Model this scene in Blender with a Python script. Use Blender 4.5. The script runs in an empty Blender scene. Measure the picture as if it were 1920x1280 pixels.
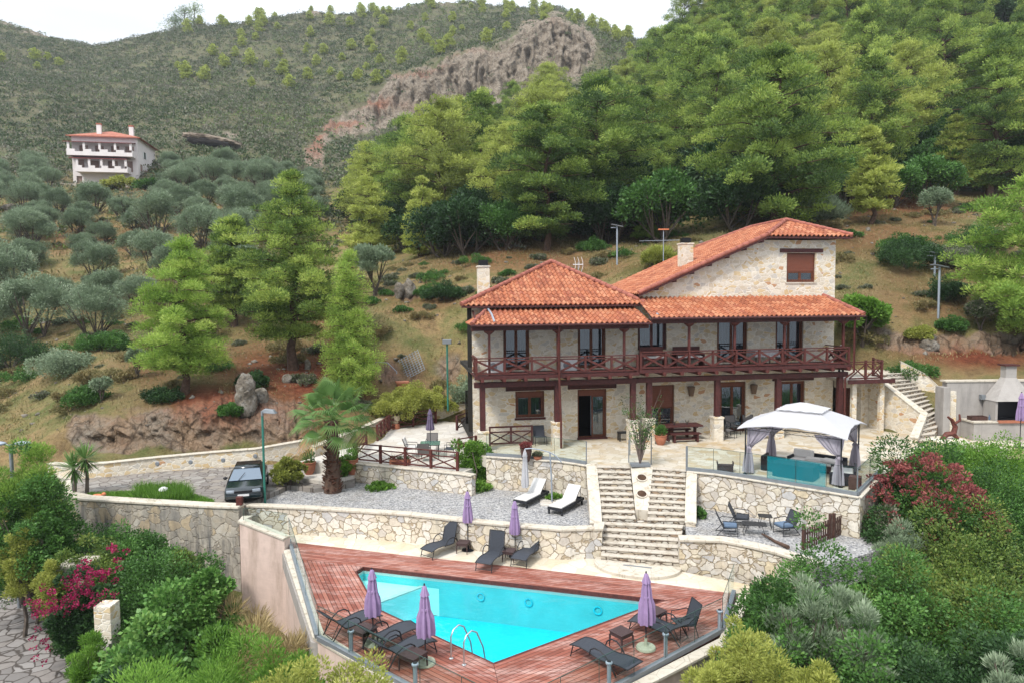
import bpy, math, random
import numpy as np
from mathutils import Vector, Matrix, noise as mnoise
rad=math.radians
# ------------------------------------------------------------------ camera, sky, sun, exposure
F=1280.0; PIT=rad(3.5); ROLL=0.0088; HC=7.3
scn=bpy.context.scene
COL=scn.collection
cam=bpy.data.cameras.new("camera"); cam.lens=24.0; cam.sensor_width=36.0; cam.sensor_fit='HORIZONTAL'
cam.clip_start=0.1; cam.clip_end=3000
camo=bpy.data.objects.new("camera",cam); COL.objects.link(camo)
_f=Vector((0,math.cos(PIT),-math.sin(PIT))); _up=Vector((0,math.sin(PIT),math.cos(PIT))); _x=Vector((1,0,0))
_r=_x*math.cos(ROLL)-_up*math.sin(ROLL); _u=_x*math.sin(ROLL)+_up*math.cos(ROLL)
_m=Matrix((( _r.x,_u.x,-_f.x,0),(_r.y,_u.y,-_f.y,0),(_r.z,_u.z,-_f.z,HC),(0,0,0,1)))
camo.matrix_world=_m; scn.camera=camo
SUN_EL=rad(52); SUN_AZ=rad(215)   # azimuth clockwise from +y (view direction)
wd=bpy.data.worlds.new("World"); scn.world=wd; wd.use_nodes=True
nt=wd.node_tree; nt.nodes.clear()
sky=nt.nodes.new('ShaderNodeTexSky'); sky.sky_type='NISHITA'; sky.sun_disc=False
sky.sun_elevation=SUN_EL; sky.sun_rotation=SUN_AZ; sky.air_density=1.0; sky.dust_density=2.0
tc=nt.nodes.new('ShaderNodeTexCoord'); mp=nt.nodes.new('ShaderNodeMapping'); mp.inputs['Scale'].default_value=(1,1,4)
ns=nt.nodes.new('ShaderNodeTexNoise'); ns.inputs['Scale'].default_value=2.6; ns.inputs['Detail'].default_value=5
cr=nt.nodes.new('ShaderNodeValToRGB'); cr.color_ramp.elements[0].position=.3; cr.color_ramp.elements[0].color=(.80,.80,.80,1)
cr.color_ramp.elements[1].position=.55; cr.color_ramp.elements[1].color=(.99,.99,.99,1)
sx=nt.nodes.new('ShaderNodeSeparateXYZ'); mr=nt.nodes.new('ShaderNodeMapRange'); mr.inputs[1].default_value=0; mr.inputs[2].default_value=.8; mr.inputs[3].default_value=.55; mr.inputs[4].default_value=1.52
L0_=nt.links.new; L0_(tc.outputs['Generated'],sx.inputs[0]); L0_(sx.outputs[2],mr.inputs[0])
mx=nt.nodes.new('ShaderNodeMix'); mx.data_type='RGBA'; mx.inputs[7].default_value=(9.2,9.75,10.5,1)
bg=nt.nodes.new('ShaderNodeBackground'); bg.inputs['Strength'].default_value=0.085
wo=nt.nodes.new('ShaderNodeOutputWorld')
L=nt.links.new
L(tc.outputs['Generated'],mp.inputs['Vector']); L(mp.outputs[0],ns.inputs['Vector']); L(ns.outputs['Fac'],cr.inputs[0])
L(cr.outputs[0],mx.inputs[0]); L(sky.outputs[0],mx.inputs[6]); vm=nt.nodes.new('ShaderNodeVectorMath'); vm.operation='SCALE'; L(mx.outputs[2],vm.inputs[0]); L(mr.outputs[0],vm.inputs['Scale']); L(vm.outputs[0],bg.inputs[0]); L(bg.outputs[0],wo.inputs[0])
sl=bpy.data.lights.new("sun",'SUN'); sl.energy=2.5; sl.angle=rad(10); sl.color=(1,.96,.9)
so=bpy.data.objects.new("sun",sl); COL.objects.link(so)
_sd=Vector((math.sin(SUN_AZ)*math.cos(SUN_EL),math.cos(SUN_AZ)*math.cos(SUN_EL),math.sin(SUN_EL)))
so.rotation_euler=_sd.to_track_quat('Z','Y').to_euler(); so.location=_sd*200
scn.view_settings.view_transform='Standard'; scn.view_settings.look='None'
scn.view_settings.exposure=0.68; scn.view_settings.gamma=1.0
scn.cycles.max_bounces=6; scn.cycles.transparent_max_bounces=12
scn.cycles.diffuse_bounces=3

# ------------------------------------------------------------------ pixel / world helpers
def ray(px,py):
    a=px-960.; b=640.-py; c,s=math.cos(ROLL),math.sin(ROLL)
    x=a*c+b*s; y=b*c-a*s
    dy=F*math.cos(PIT)+y*math.sin(PIT); dz=-F*math.sin(PIT)+y*math.cos(PIT)
    return (x/dy,1.0,dz/dy)
def G(px,py,z=0.0):
    d=ray(px,py); t=(z-HC)/d[2]; return Vector((d[0]*t,t,z))
def Dp(px,py,Y):
    d=ray(px,py); return Vector((d[0]*Y,Y,HC+d[2]*Y))
def proj(X,Y,Z):
    dz=Z-HC; fw=Y*math.cos(PIT)-dz*math.sin(PIT); up=Y*math.sin(PIT)+dz*math.cos(PIT)
    x=F*X/fw; y=F*up/fw; c,s=math.cos(ROLL),math.sin(ROLL)
    return 960+x*c-y*s, 640-(x*s+y*c)
TH=rad(9.5)
HO=Vector((-2.022,34.367,0))     # villa's left front corner
HU=Vector((math.cos(TH),math.sin(TH),0)); HV=Vector((-math.sin(TH),math.cos(TH),0))
def W(xl,yl,z=0): return HO+HU*xl+HV*yl+Vector((0,0,z))
def loc2(v): 
    d=Vector((v[0],v[1],0))-HO; return d.dot(HU),d.dot(HV)

# ------------------------------------------------------------------ object helpers
class MB:
    def __init__(s): s.v=[]; s.f=[]; s.t=[]
    def add(s,vs,fs,tint=0.5):
        b=len(s.v); s.v.extend([tuple(p) for p in vs]); s.f.extend([tuple(i+b for i in f) for f in fs]); s.t.extend([tint]*len(fs)); return s
    def box(s,x0,x1,y0,y1,z0,z1,tint=.5):
        return s.add([(x0,y0,z0),(x1,y0,z0),(x1,y1,z0),(x0,y1,z0),(x0,y0,z1),(x1,y0,z1),(x1,y1,z1),(x0,y1,z1)],
          [(0,3,2,1),(4,5,6,7),(0,1,5,4),(1,2,6,5),(2,3,7,6),(3,0,4,7)],tint)
    def obox(s,c,size,M=None,tint=.5):
        hx,hy,hz=[q/2 for q in size]; M=M or Matrix.Identity(3); c=Vector(c)
        vs=[c+M@Vector(p) for p in [(-hx,-hy,-hz),(hx,-hy,-hz),(hx,hy,-hz),(-hx,hy,-hz),(-hx,-hy,hz),(hx,-hy,hz),(hx,hy,hz),(-hx,hy,hz)]]
        return s.add(vs,[(0,3,2,1),(4,5,6,7),(0,1,5,4),(1,2,6,5),(2,3,7,6),(3,0,4,7)],tint)
    def beam(s,a,b,w,h,tint=.5,upv=(0,0,1)):
        a=Vector(a); b=Vector(b); d=(b-a); l=d.length
        if l<1e-6: return s
        d.normalize(); upv=Vector(upv)
        sd=d.cross(upv)
        if sd.length<1e-4: sd=d.cross(Vector((0,1,0)))
        sd.normalize(); u=sd.cross(d)
        M=Matrix((d,-sd,u)).transposed()
        return s.obox((a+b)/2,(l,w,h),M,tint)
    def tube(s,pts,r,n=8,caps=True,tint=.5):
        pts=[Vector(p) for p in pts]; m=len(pts)
        rs=r if isinstance(r,(list,tuple)) else [r]*m
        vs=[];fs=[]; up=Vector((0,0,1)); prev=None
        for i,p in enumerate(pts):
            if i==0: t=pts[1]-p
            elif i==m-1: t=p-pts[-2]
            else: t=(pts[i+1]-pts[i-1])
            t.normalize()
            if prev is None:
                a=t.cross(up)
                if a.length<.05: a=t.cross(Vector((0,1,0)))
            else: a=prev-t*prev.dot(t)
            if a.length<1e-5: a=t.orthogonal()
            a.normalize(); prev=a; b=t.cross(a)
            for k in range(n):
                q=2*math.pi*k/n; vs.append(p+(a*math.cos(q)+b*math.sin(q))*rs[i])
        for i in range(m-1):
            for k in range(n):
                k2=(k+1)%n; fs.append((i*n+k,i*n+k2,(i+1)*n+k2,(i+1)*n+k))
        if caps: fs.append(tuple(range(n-1,-1,-1))); fs.append(tuple((m-1)*n+k for k in range(n)))
        return s.add(vs,fs,tint)
    def lathe(s,prof,n=20,c=(0,0,0),mod=None,tint=.5,caps=True):
        vs=[];fs=[]; m=len(prof)
        for i,(r,z) in enumerate(prof):
            for k in range(n):
                q=2*math.pi*k/n; rr=r*(mod(q,z) if mod else 1)
                vs.append((c[0]+rr*math.cos(q),c[1]+rr*math.sin(q),c[2]+z))
        for i in range(m-1):
            for k in range(n):
                k2=(k+1)%n; fs.append((i*n+k,i*n+k2,(i+1)*n+k2,(i+1)*n+k))
        if caps: fs.append(tuple(range(n-1,-1,-1))); fs.append(tuple((m-1)*n+k for k in range(n)))
        return s.add(vs,fs,tint)
    def prism(s,poly,z0,z1,tint=.5):
        n=len(poly); A=sum(poly[i][0]*poly[(i+1)%n][1]-poly[(i+1)%n][0]*poly[i][1] for i in range(n))
        if A<0: poly=poly[::-1]
        zt=z1 if isinstance(z1,(list,tuple)) else [z1]*n
        if A<0 and isinstance(z1,(list,tuple)): zt=zt[::-1]
        vs=[(p[0],p[1],z0) for p in poly]+[(p[0],p[1],zt[i]) for i,p in enumerate(poly)]
        fs=[tuple(range(n-1,-1,-1)),tuple(range(n,2*n))]+[(i,(i+1)%n,n+(i+1)%n,n+i) for i in range(n)]
        return s.add(vs,fs,tint)
    def strip(s,pts,th,z0,z1,side=1,tint=.5):
        """wall along xy polyline; thickness towards the left side*; z0,z1 scalars or lists"""
        n=len(pts); P=[Vector((p[0],p[1])) for p in pts]
        z0=z0 if isinstance(z0,(list,tuple)) else [z0]*n; z1=z1 if isinstance(z1,(list,tuple)) else [z1]*n
        Q=[]
        for i in range(n):
            a=P[max(i-1,0)]; b=P[min(i+1,n-1)]; d=(b-a).normalized(); nn=Vector((-d.y,d.x))*side
            Q.append(P[i]+nn*th)
        vs=[]
        for i in range(n): vs+=[(P[i].x,P[i].y,z0[i]),(P[i].x,P[i].y,z1[i]),(Q[i].x,Q[i].y,z1[i]),(Q[i].x,Q[i].y,z0[i])]
        fs=[]
        for i in range(n-1):
            a=i*4;b=a+4
            fs+=[(a,b,b+1,a+1),(a+1,b+1,b+2,a+2),(a+2,b+2,b+3,a+3),(a+3,b+3,b,a)]
        fs+=[(0,1,2,3),((n-1)*4+3,(n-1)*4+2,(n-1)*4+1,(n-1)*4)]
        if side<0: fs=[f[::-1] for f in fs]
        return s.add(vs,fs,tint)
    def blob(s,c,r,seed=0,amp=.25,fr=1.2,sub=3,tint=.5,flatz=None):
        vs,fs=ico(sub); c=Vector(c); out=[]
        for p in vs:
            q=Vector((p[0]*r[0],p[1]*r[1],p[2]*r[2]))
            nz=mnoise.noise(Vector((q.x*fr+seed*7.3,q.y*fr,q.z*fr)))+.5*mnoise.noise(Vector((q.x*fr*2.3,q.y*fr*2.3+seed,q.z*fr*2.3)))+.25*mnoise.noise(Vector((q.x*fr*5,q.y*fr*5+seed,q.z*fr*5)))
            out.append(c+q*(1+amp*nz))
        return s.add(out,fs,tint)
    def build(s,name,mat,parent=None,smooth=False,bevel=0,loc=None,rotz=0):
        me=bpy.data.meshes.new(name); me.from_pydata(s.v,[],s.f); me.validate(verbose=False)
        if len(me.polygons)==len(s.t):
            at=me.attributes.new('tint','FLOAT','FACE'); at.data.foreach_set('value',s.t)
        me.materials.append(mat)
        if smooth:
            me.polygons.foreach_set('use_smooth',[True]*len(me.polygons))
            try: me.set_sharp_from_angle(angle=rad(45))
            except Exception: pass
        o=bpy.data.objects.new(name,me); COL.objects.link(o)
        if parent: o.parent=parent
        if loc is not None: o.location=loc; o.rotation_euler=(0,0,rotz)
        if bevel:
            b=o.modifiers.new('bevel','BEVEL'); b.width=bevel; b.segments=2; b.limit_method='ANGLE'; b.angle_limit=rad(40)
        return o
_ico={}
def ico(sub):
    if sub in _ico: return _ico[sub]
    import bmesh
    bm=bmesh.new(); bmesh.ops.create_icosphere(bm,subdivisions=sub,radius=1)
    bm.verts.index_update(); r=([tuple(v.co) for v in bm.verts],[tuple(v.index for v in f.verts) for f in bm.faces]); bm.free(); _ico[sub]=r; return r
def tag(o,label,cat,group=None,kind=None):
    if label: o['label']=label
    if cat: o['category']=cat
    if group: o['group']=group
    if kind: o['kind']=kind
    return o
def thing(name,label,cat,loc=(0,0,0),rotz=0,group=None,scale=1.0):
    o=bpy.data.objects.new(name,None); o.empty_display_size=.3; COL.objects.link(o)
    o.location=loc; o.rotation_euler=(0,0,rotz)
    if scale!=1.0: o.scale=(scale,)*3
    return tag(o,label,cat,group)
def kids(o): return [c for c in bpy.data.objects if c.parent==o]
def dup(root,loc,rotz=None,label=None,scale=None,group=None,_k={}):
    ks=_k.get(root.name)
    if ks is None:
        ks=[(c,kids(c)) for c in kids(root)]; _k[root.name]=ks
    r=root.copy(); COL.objects.link(r); r.location=loc
    if rotz is not None: r.rotation_euler=(0,0,rotz)
    if scale is not None: r.scale=(scale,)*3 if not isinstance(scale,tuple) else scale
    if label: r['label']=label
    if group: r['group']=group
    for ch,gs in ks:
        c=ch.copy(); COL.objects.link(c); c.parent=r
        for g in gs:
            d=g.copy(); COL.objects.link(d); d.parent=c
    return r

# ------------------------------------------------------------------ materials
def lin(r,g,b,k=1.0):
    f=lambda c:(c/255/12.92 if c/255<=.04045 else ((c/255+.055)/1.055)**2.4)*k
    return (f(r),f(g),f(b),1)
class NT:
    def __init__(s,name):
        s.m=bpy.data.materials.new(name); s.m.use_nodes=True; s.t=s.m.node_tree; s.t.nodes.clear()
        s.out=s.t.nodes.new('ShaderNodeOutputMaterial'); s.tc=s.t.nodes.new('ShaderNodeTexCoord')
    def n(s,typ,**kw):
        x=s.t.nodes.new(typ)
        for k,v in kw.items(): setattr(x,k,v)
        return x
    def put(s,sock,v):
        if isinstance(v,bpy.types.NodeSocket): s.t.links.new(v,sock)
        elif v is not None:
            try: sock.default_value=v
            except Exception: sock.default_value=(v,v,v,1) if sock.type=='RGBA' else (v,v,v)
    def co(s,scale=(1,1,1),rot=(0,0,0),loc=(0,0,0)):
        m=s.n('ShaderNodeMapping'); s.t.links.new(s.tc.outputs['Object'],m.inputs[0])
        m.inputs['Scale'].default_value=scale; m.inputs['Rotation'].default_value=rot; m.inputs['Location'].default_value=loc
        return m.outputs[0]
    def noise(s,vec,scale,detail=4,rough=.55):
        x=s.n('ShaderNodeTexNoise'); s.put(x.inputs['Vector'],vec); x.inputs['Scale'].default_value=scale
        x.inputs['Detail'].default_value=detail; x.inputs['Roughness'].default_value=rough; return x.outputs['Fac']
    def warp(s,vec,scale,amt):
        x=s.n('ShaderNodeTexNoise'); s.put(x.inputs['Vector'],vec); x.inputs['Scale'].default_value=scale; x.inputs['Detail'].default_value=3
        a=s.n('ShaderNodeVectorMath',operation='SUBTRACT'); s.put(a.inputs[0],x.outputs['Color']); a.inputs[1].default_value=(.5,.5,.5)
        b=s.n('ShaderNodeVectorMath',operation='SCALE'); s.put(b.inputs[0],a.outputs[0]); b.inputs['Scale'].default_value=amt
        c=s.n('ShaderNodeVectorMath',operation='ADD'); s.put(c.inputs[0],vec); s.put(c.inputs[1],b.outputs[0]); return c.outputs[0]
    def vor(s,vec,scale,feat='F1',rnd=1.0):
        x=s.n('ShaderNodeTexVoronoi',feature=feat); s.put(x.inputs['Vector'],vec); x.inputs['Scale'].default_value=scale
        x.inputs['Randomness'].default_value=rnd; return x
    def ramp(s,fac,stops,interp='LINEAR'):
        x=s.n('ShaderNodeValToRGB'); s.put(x.inputs[0],fac); e=x.color_ramp.elements; x.color_ramp.interpolation=interp
        while len(e)<len(stops): e.new(.5)
        for i,(p,c) in enumerate(stops):
            e[i].position=p; e[i].color=c if isinstance(c,tuple) else (c,c,c,1)
        return x.outputs[0]
    def mix(s,f,a,b,bt='MIX'):
        x=s.n('ShaderNodeMix',data_type='RGBA',blend_type=bt); s.put(x.inputs[0],f); s.put(x.inputs[6],a); s.put(x.inputs[7],b); return x.outputs[2]
    def math(s,op,a,b=None,c=None):
        x=s.n('ShaderNodeMath',operation=op); s.put(x.inputs[0],a)
        if b is not None: s.put(x.inputs[1],b)
        if c is not None: s.put(x.inputs[2],c)
        return x.outputs[0]
    def sep(s,v):
        x=s.n('ShaderNodeSeparateXYZ'); s.put(x.inputs[0],v); return x.outputs
    def attr(s,name): 
        x=s.n('ShaderNodeAttribute'); x.attribute_name=name; return x
    def bump(s,h,st=.5,dist=.02):
        x=s.n('ShaderNodeBump'); s.put(x.inputs['Height'],h); x.inputs['Strength'].default_value=st; x.inputs['Distance'].default_value=dist; return x.outputs[0]
    def pbr(s,col,rough=.8,normal=None,metal=0,spec=.3):
        x=s.n('ShaderNodeBsdfPrincipled'); s.put(x.inputs['Base Color'],col); s.put(x.inputs['Roughness'],rough)
        x.inputs['Metallic'].default_value=metal; x.inputs['Specular IOR Level'].default_value=spec
        if normal is not None: s.put(x.inputs['Normal'],normal)
        return x.outputs[0]
    def fin(s,sh): s.t.links.new(sh,s.out.inputs[0]); return s.m

def m_plain(name,col,rough=.6,metal=0,var=.12,scale=6,spec=.3,bump=0):
    k=NT(name); c=k.co(); n=k.noise(c,scale,5)
    dark=tuple(x*(1-var) for x in col[:3])+(1,); lt=tuple(min(1,x*(1+var)) for x in col[:3])+(1,)
    colr=k.ramp(n,[(.3,dark),(.7,lt)])
    return k.fin(k.pbr(colr,rough,k.bump(n,bump,.02) if bump else None,metal,spec))
def m_leaf(name,stops,trans=.3,rough=.55):
    k=NT(name); a=k.attr('tint'); 
    nz=k.noise(k.co(),.45,3); f=k.math('ADD',k.math('MULTIPLY',a.outputs['Fac'],.75),k.math('MULTIPLY',nz,.25))
    col=k.ramp(f,stops); p=k.pbr(col,rough,spec=.25)
    t=k.n('ShaderNodeBsdfTranslucent'); k.put(t.inputs[0],k.mix(.5,col,(.5,.62,.12,1),'MULTIPLY') if False else col)
    m=k.n('ShaderNodeMixShader'); m.inputs[0].default_value=trans; k.t.links.new(p,m.inputs[1]); k.t.links.new(t.outputs[0],m.inputs[2])
    return k.fin(m.outputs[0])
def m_stone(name,scale=2.4,zs=1.5,mortar=(212,203,186),cols=None,edge=.06,stain=0.0,kk=.62,warp=.12,bst=.6,och=.3):
    k=NT(name); c0=k.co(); c=k.warp(k.warp(k.co((1,1,zs)),1.7,warp*2),7,.09)
    v=k.vor(c,scale,rnd=.95); e=k.vor(c,scale,'DISTANCE_TO_EDGE',rnd=.95)
    r=k.sep(v.outputs['Color'])[0]
    cols=cols or [(0,(221,213,198)),(.28,(232,226,214)),(.5,(206,196,178)),(.62,(226,214,188)),(.75,(214,186,140)),(.84,(196,192,186)),(.92,(205,160,110)),(1,(228,222,210))]
    col=k.ramp(r,[(p,lin(*q,kk)) for p,q in cols],'CONSTANT')
    fn=k.noise(c0,7,6,.65); fl=k.noise(k.co((1,1,2.2)),18,4,.7); col=k.mix(.35,col,k.ramp(fl,[(.3,(.68,.66,.63,1)),(.6,(1,1,1,1))]),'MULTIPLY'); col=k.mix(.55,col,k.ramp(fn,[(.25,(.6,.58,.56,1)),(.6,(1,1,1,1)),(1,(1.0,.97,.92,1))]),'MULTIPLY')
    pt=k.noise(c0,1.3,4); col=k.mix(k.ramp(pt,[(.55,0.),(.75,och)]),col,lin(206,176,128,kk))
    en=k.math('ADD',e.outputs['Distance'],k.math('MULTIPLY',k.math('SUBTRACT',k.noise(c0,14,3),.5),.03))
    ef=k.ramp(en,[(edge*.35,0.),(edge,1.)])
    col=k.mix(ef,lin(*mortar,kk),col)
    if stain:
        s1=k.noise(k.co((1.6,1.6,.22)),1.6,6,.7); s2=k.noise(c0,.35,3)
        sf=k.math('MULTIPLY',k.ramp(s1,[(.48,0.),(.66,1.)]),k.ramp(s2,[(.42-(.14 if stain>.9 else 0),0.),(.6-(.12 if stain>.9 else 0),1.)]))
        col=k.mix(k.math('MULTIPLY',sf,stain),col,lin(112,112,112,.6))
    h=k.math('ADD',k.math('MULTIPLY',ef,1.),k.math('MULTIPLY',fn,.8))
    return k.fin(k.pbr(col,.9,k.bump(h,bst,.035),spec=.15))
M={}
M['facade']=m_stone('facade_stone',2.9,1.7,mortar=(232,225,212),edge=.07,kk=.84,bst=.5,cols=[(0,(224,213,194)),(.2,(236,227,210)),(.42,(216,203,182)),(.52,(232,218,192)),(.64,(224,202,164)),(.76,(212,206,196)),(.84,(216,190,148)),(.91,(230,222,206)),(.95,(202,160,124)),(.965,(228,220,204))])
M['wallstone']=m_stone('retaining_stone',2.7,1.3,mortar=(172,156,132),edge=.05,stain=.5,och=.28,kk=.88,warp=.26,bst=1.0,cols=[(0,(218,208,192)),(.22,(232,225,212)),(.42,(206,198,188)),(.55,(222,212,192)),(.7,(228,222,212)),(.88,(222,206,176)),(.93,(200,198,196)),(1,(230,226,216))])
M['bigstone']=m_stone('boundary_stone',2.0,1.1,mortar=(176,166,150),edge=.045,stain=.95,och=.3,kk=.72,warp=.3,bst=.8,cols=[(0,(190,182,168)),(.3,(206,198,184)),(.55,(176,170,160)),(.75,(204,186,158)),(.9,(214,208,196))])
M['stair']=m_stone('stair_stone',3.4,2.6,mortar=(120,104,92),edge=.10,kk=.62,warp=.1,bst=1.0,cols=[(0,(226,216,200)),(.3,(236,230,218)),(.55,(212,196,172)),(.7,(228,218,202)),(.85,(202,176,150)),(.95,(222,214,200))])
def m_paving(name,scale,kk,cols,mortar,ochre=.8,edge=.035,sand=(214,176,112)):
    k=NT(name); c=k.warp(k.co((1,1,0)),1.4,.35); c0=k.co()
    v=k.vor(c,scale); e=k.vor(c,scale,'DISTANCE_TO_EDGE'); r=k.sep(v.outputs['Color'])[0]
    col=k.ramp(r,[(p,lin(*q,kk)) for p,q in cols],'CONSTANT')
    n=k.noise(c0,.55,5,.6); col=k.mix(k.math('MULTIPLY',k.ramp(n,[(.5,0.),(.72,1.)]),ochre),col,lin(*sand,kk))
    fn=k.noise(c0,6,5,.6); col=k.mix(.5,col,k.ramp(fn,[(.2,(.7,.68,.66,1)),(.55,(1,1,1,1))]),'MULTIPLY')
    ef=k.ramp(e.outputs['Distance'],[(edge*.4,0.),(edge,1.)]); col=k.mix(ef,lin(*mortar,kk),col)
    return k.fin(k.pbr(col,.8,k.bump(k.math('ADD',ef,k.math('MULTIPLY',fn,.5)),.5,.015),spec=.2))
M['paving']=m_paving('terrace_paving',2.2,.6,[(0,(232,222,204)),(.3,(240,232,216)),(.55,(222,208,184)),(.75,(236,226,206)),(.9,(214,194,160))],(206,192,170),.75)
M['patio']=m_paving('patio_paving',1.4,.62,[(0,(240,230,210)),(.4,(246,238,222)),(.7,(236,222,196))],(228,214,190),.45,.03,(224,190,132))
M['whitepave']=m_paving('pale_paving',1.5,.66,[(0,(228,222,214)),(.4,(236,231,222)),(.7,(222,214,202))],(206,200,190),.12,.03)
M['cobble']=m_paving('road_paving',2.1,.42,[(0,(196,188,180)),(.3,(208,202,194)),(.55,(180,172,166)),(.8,(200,190,178))],(128,118,110),.2,.05,(176,160,140))
M['road']=m_paving('lower_road_paving',1.9,.44,[(0,(186,180,176)),(.3,(204,198,194)),(.55,(172,166,162)),(.8,(192,184,178))],(112,104,98),.15,.07,(150,140,130))
def m_coping(name,kk=.57,base=(236,226,208)):
    k=NT(name); c0=k.co(); n=k.noise(c0,3.5,6,.65); n2=k.noise(c0,22,3)
    col=k.ramp(n,[(.25,lin(176,158,132,kk)),(.46,lin(*base,kk)),(.7,lin(min(255,base[0]+8),base[1]+8,base[2]+10,kk)),(.85,lin(190,184,176,kk))])
    e=k.vor(k.co((1,1,0)),1.7,'DISTANCE_TO_EDGE'); col=k.mix(k.ramp(e.outputs['Distance'],[(.008,.55),(.02,0.)]),col,lin(176,164,146,kk))
    return k.fin(k.pbr(col,.85,k.bump(k.math('ADD',n,k.math('MULTIPLY',n2,.4)),.7,.02),spec=.2))
M['coping']=m_coping('coping_stone')
def m_render(name,base,kk,stn=(150,130,112)):
    k=NT(name); c0=k.co(); s=k.noise(k.co((1.3,1.3,.25)),1.2,6,.7); b=k.noise(c0,3,6,.6)
    col=k.ramp(b,[(.2,lin(*[x*.93 for x in base],kk)),(.6,lin(*base,kk))]); col=k.mix(k.ramp(s,[(.5,0.),(.75,.6)]),col,lin(*stn,kk))
    z=k.sep(c0)[2]; fr=k.math('FRACT',k.math('MULTIPLY',z,2.6)); ln=k.ramp(fr,[(0,.16),(.04,0.)]); col=k.mix(ln,col,lin(150,120,104,kk))
    return k.fin(k.pbr(col,.9,k.bump(b,.3,.02),spec=.15))
def m_cloth(name,col,tr):
    k=NT(name); n=k.noise(k.co(),3,4); c=k.mix(k.ramp(n,[(.3,0.),(.7,.12)]),col,tuple(x*.6 for x in col[:3])+(1,)); p=k.pbr(c,.95,k.bump(n,.2,.02),spec=.1); t=k.n('ShaderNodeBsdfTranslucent'); k.put(t.inputs[0],c); m=k.n('ShaderNodeMixShader'); m.inputs[0].default_value=tr; k.t.links.new(p,m.inputs[1]); k.t.links.new(t.outputs[0],m.inputs[2]); return k.fin(m.outputs[0])
M['tread']=m_coping('tread_stone',.56,(230,220,204))
M['pink']=m_render('pink_render',(232,208,196),.76)
M['plaster']=m_render('grey_plaster',(200,194,188),.6,(140,136,134))
M['white_house']=m_plain('house_render',lin(224,216,214,.92),.9,var=.06,scale=.6)
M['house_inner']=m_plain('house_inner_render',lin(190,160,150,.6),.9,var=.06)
def m_gravel():
    k=NT('gravel'); c=k.co(); v=k.vor(c,16); r=k.sep(v.outputs['Color'])[0]
    col=k.ramp(r,[(0,lin(120,122,126,.6)),(.25,lin(178,178,180,.6)),(.5,lin(214,212,210,.62)),(.75,lin(158,156,156,.6)),(1,lin(232,230,226,.62))])
    n=k.noise(c,1.2,4); col=k.mix(k.ramp(n,[(.5,0.),(.75,.35)]),col,lin(170,158,140,.5))
    return k.fin(k.pbr(col,.9,k.bump(v.outputs['Distance'],1.0,.04),spec=.15))
M['gravel']=m_gravel()
def m_deck(name,ang,w=.14):
    k=NT(name); c=k.co(rot=(0,0,-ang)); x=k.sep(c); u=k.math('DIVIDE',x[1],w); fl=k.math('FLOOR',u); fr=k.math('FRACT',u)
    seg=k.math('FLOOR',k.math('ADD',k.math('DIVIDE',x[0],2.4),k.math('MULTIPLY',fl,.37)))
    cv=k.n('ShaderNodeCombineXYZ'); k.put(cv.inputs[0],fl); k.put(cv.inputs[1],seg)
    wn=k.n('ShaderNodeTexWhiteNoise'); k.put(wn.inputs['Vector'],cv.outputs[0]); r=wn.outputs['Value']
    g=k.noise(k.co((1.2,11,1),(0,0,-ang)),3,5,.65)
    base=k.ramp(r,[(0,lin(134,76,62,.76)),(.35,lin(164,98,80,.78)),(.7,lin(148,84,70,.78)),(1,lin(178,116,98,.78))])
    pt=k.noise(k.co((.55,1.6,1),(0,0,-ang)),1.2,6,.75)
    wear=k.math('MULTIPLY',k.ramp(pt,[(.45,0.),(.62,1.)]),k.ramp(g,[(.35,0.),(.6,1.)]))
    col=k.mix(k.math('MULTIPLY',wear,.75),base,lin(214,182,172,.8))
    col=k.mix(.35,col,k.ramp(g,[(.3,(.55,.5,.5,1)),(.7,(1,1,1,1))]),'MULTIPLY')
    sp=k.noise(k.co((.9,2.2,1),(0,0,-ang),(3.1,1.7,0)),1.5,2); col=k.mix(k.ramp(sp,[(.755,0.),(.765,.8)]),col,lin(66,40,34,.5))
    gap=k.ramp(k.math('ABSOLUTE',k.math('SUBTRACT',fr,.5)),[(.43,0.),(.47,1.)]); col=k.mix(gap,col,lin(58,34,30,.5))
    return k.fin(k.pbr(col,.7,k.bump(k.math('SUBTRACT',1.,gap),.8,.012),spec=.3))
def m_wood(name,base,kk=.5,var=.35,rough=.6):
    k=NT(name); n=k.noise(k.co((7,7,7)),1.4,5,.6); n2=k.noise(k.co(),.8,3)
    col=k.ramp(n,[(.25,lin(*[x*(1-var) for x in base],kk)),(.6,lin(*base,kk)),(.85,lin(*[min(255,x*1.18) for x in base],kk))])
    col=k.mix(.3,col,k.ramp(n2,[(.3,(.75,.72,.7,1)),(.6,(1,1,1,1))]),'MULTIPLY')
    return k.fin(k.pbr(col,rough,k.bump(n,.25,.01),spec=.3))
M['dwood']=m_wood('dark_stained_wood',(98,52,50),.62)
M['rwood']=m_wood('red_stained_wood',(112,58,52),.62)
M['fwood']=m_wood('window_wood',(128,74,50),.62)
M['shut']=m_plain('shutter_brown',lin(134,78,58,.65),.5,var=.08)
M['picket']=m_wood('picket_wood',(94,66,58),.7)
def m_tile():
    k=NT('roof_tile'); a=k.attr('tint'); c=k.co()
    col=k.ramp(a.outputs['Fac'],[(0,lin(166,98,72,.6)),(.3,lin(194,118,84,.62)),(.55,lin(204,130,94,.62)),(.8,lin(214,150,114,.64)),(1,lin(180,104,78,.6))])
    n=k.noise(c,2.2,6,.7); col=k.mix(k.ramp(n,[(.5,0.),(.68,.4)]),col,lin(140,88,72,.6))
    n2=k.noise(c,5.,4,.7); col=k.mix(k.ramp(n2,[(.6,0.),(.72,.4)]),col,lin(190,140,104,.5))
    return k.fin(k.pbr(col,.75,k.bump(n2,.3,.01),spec=.25))
M['tile']=m_tile()
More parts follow.
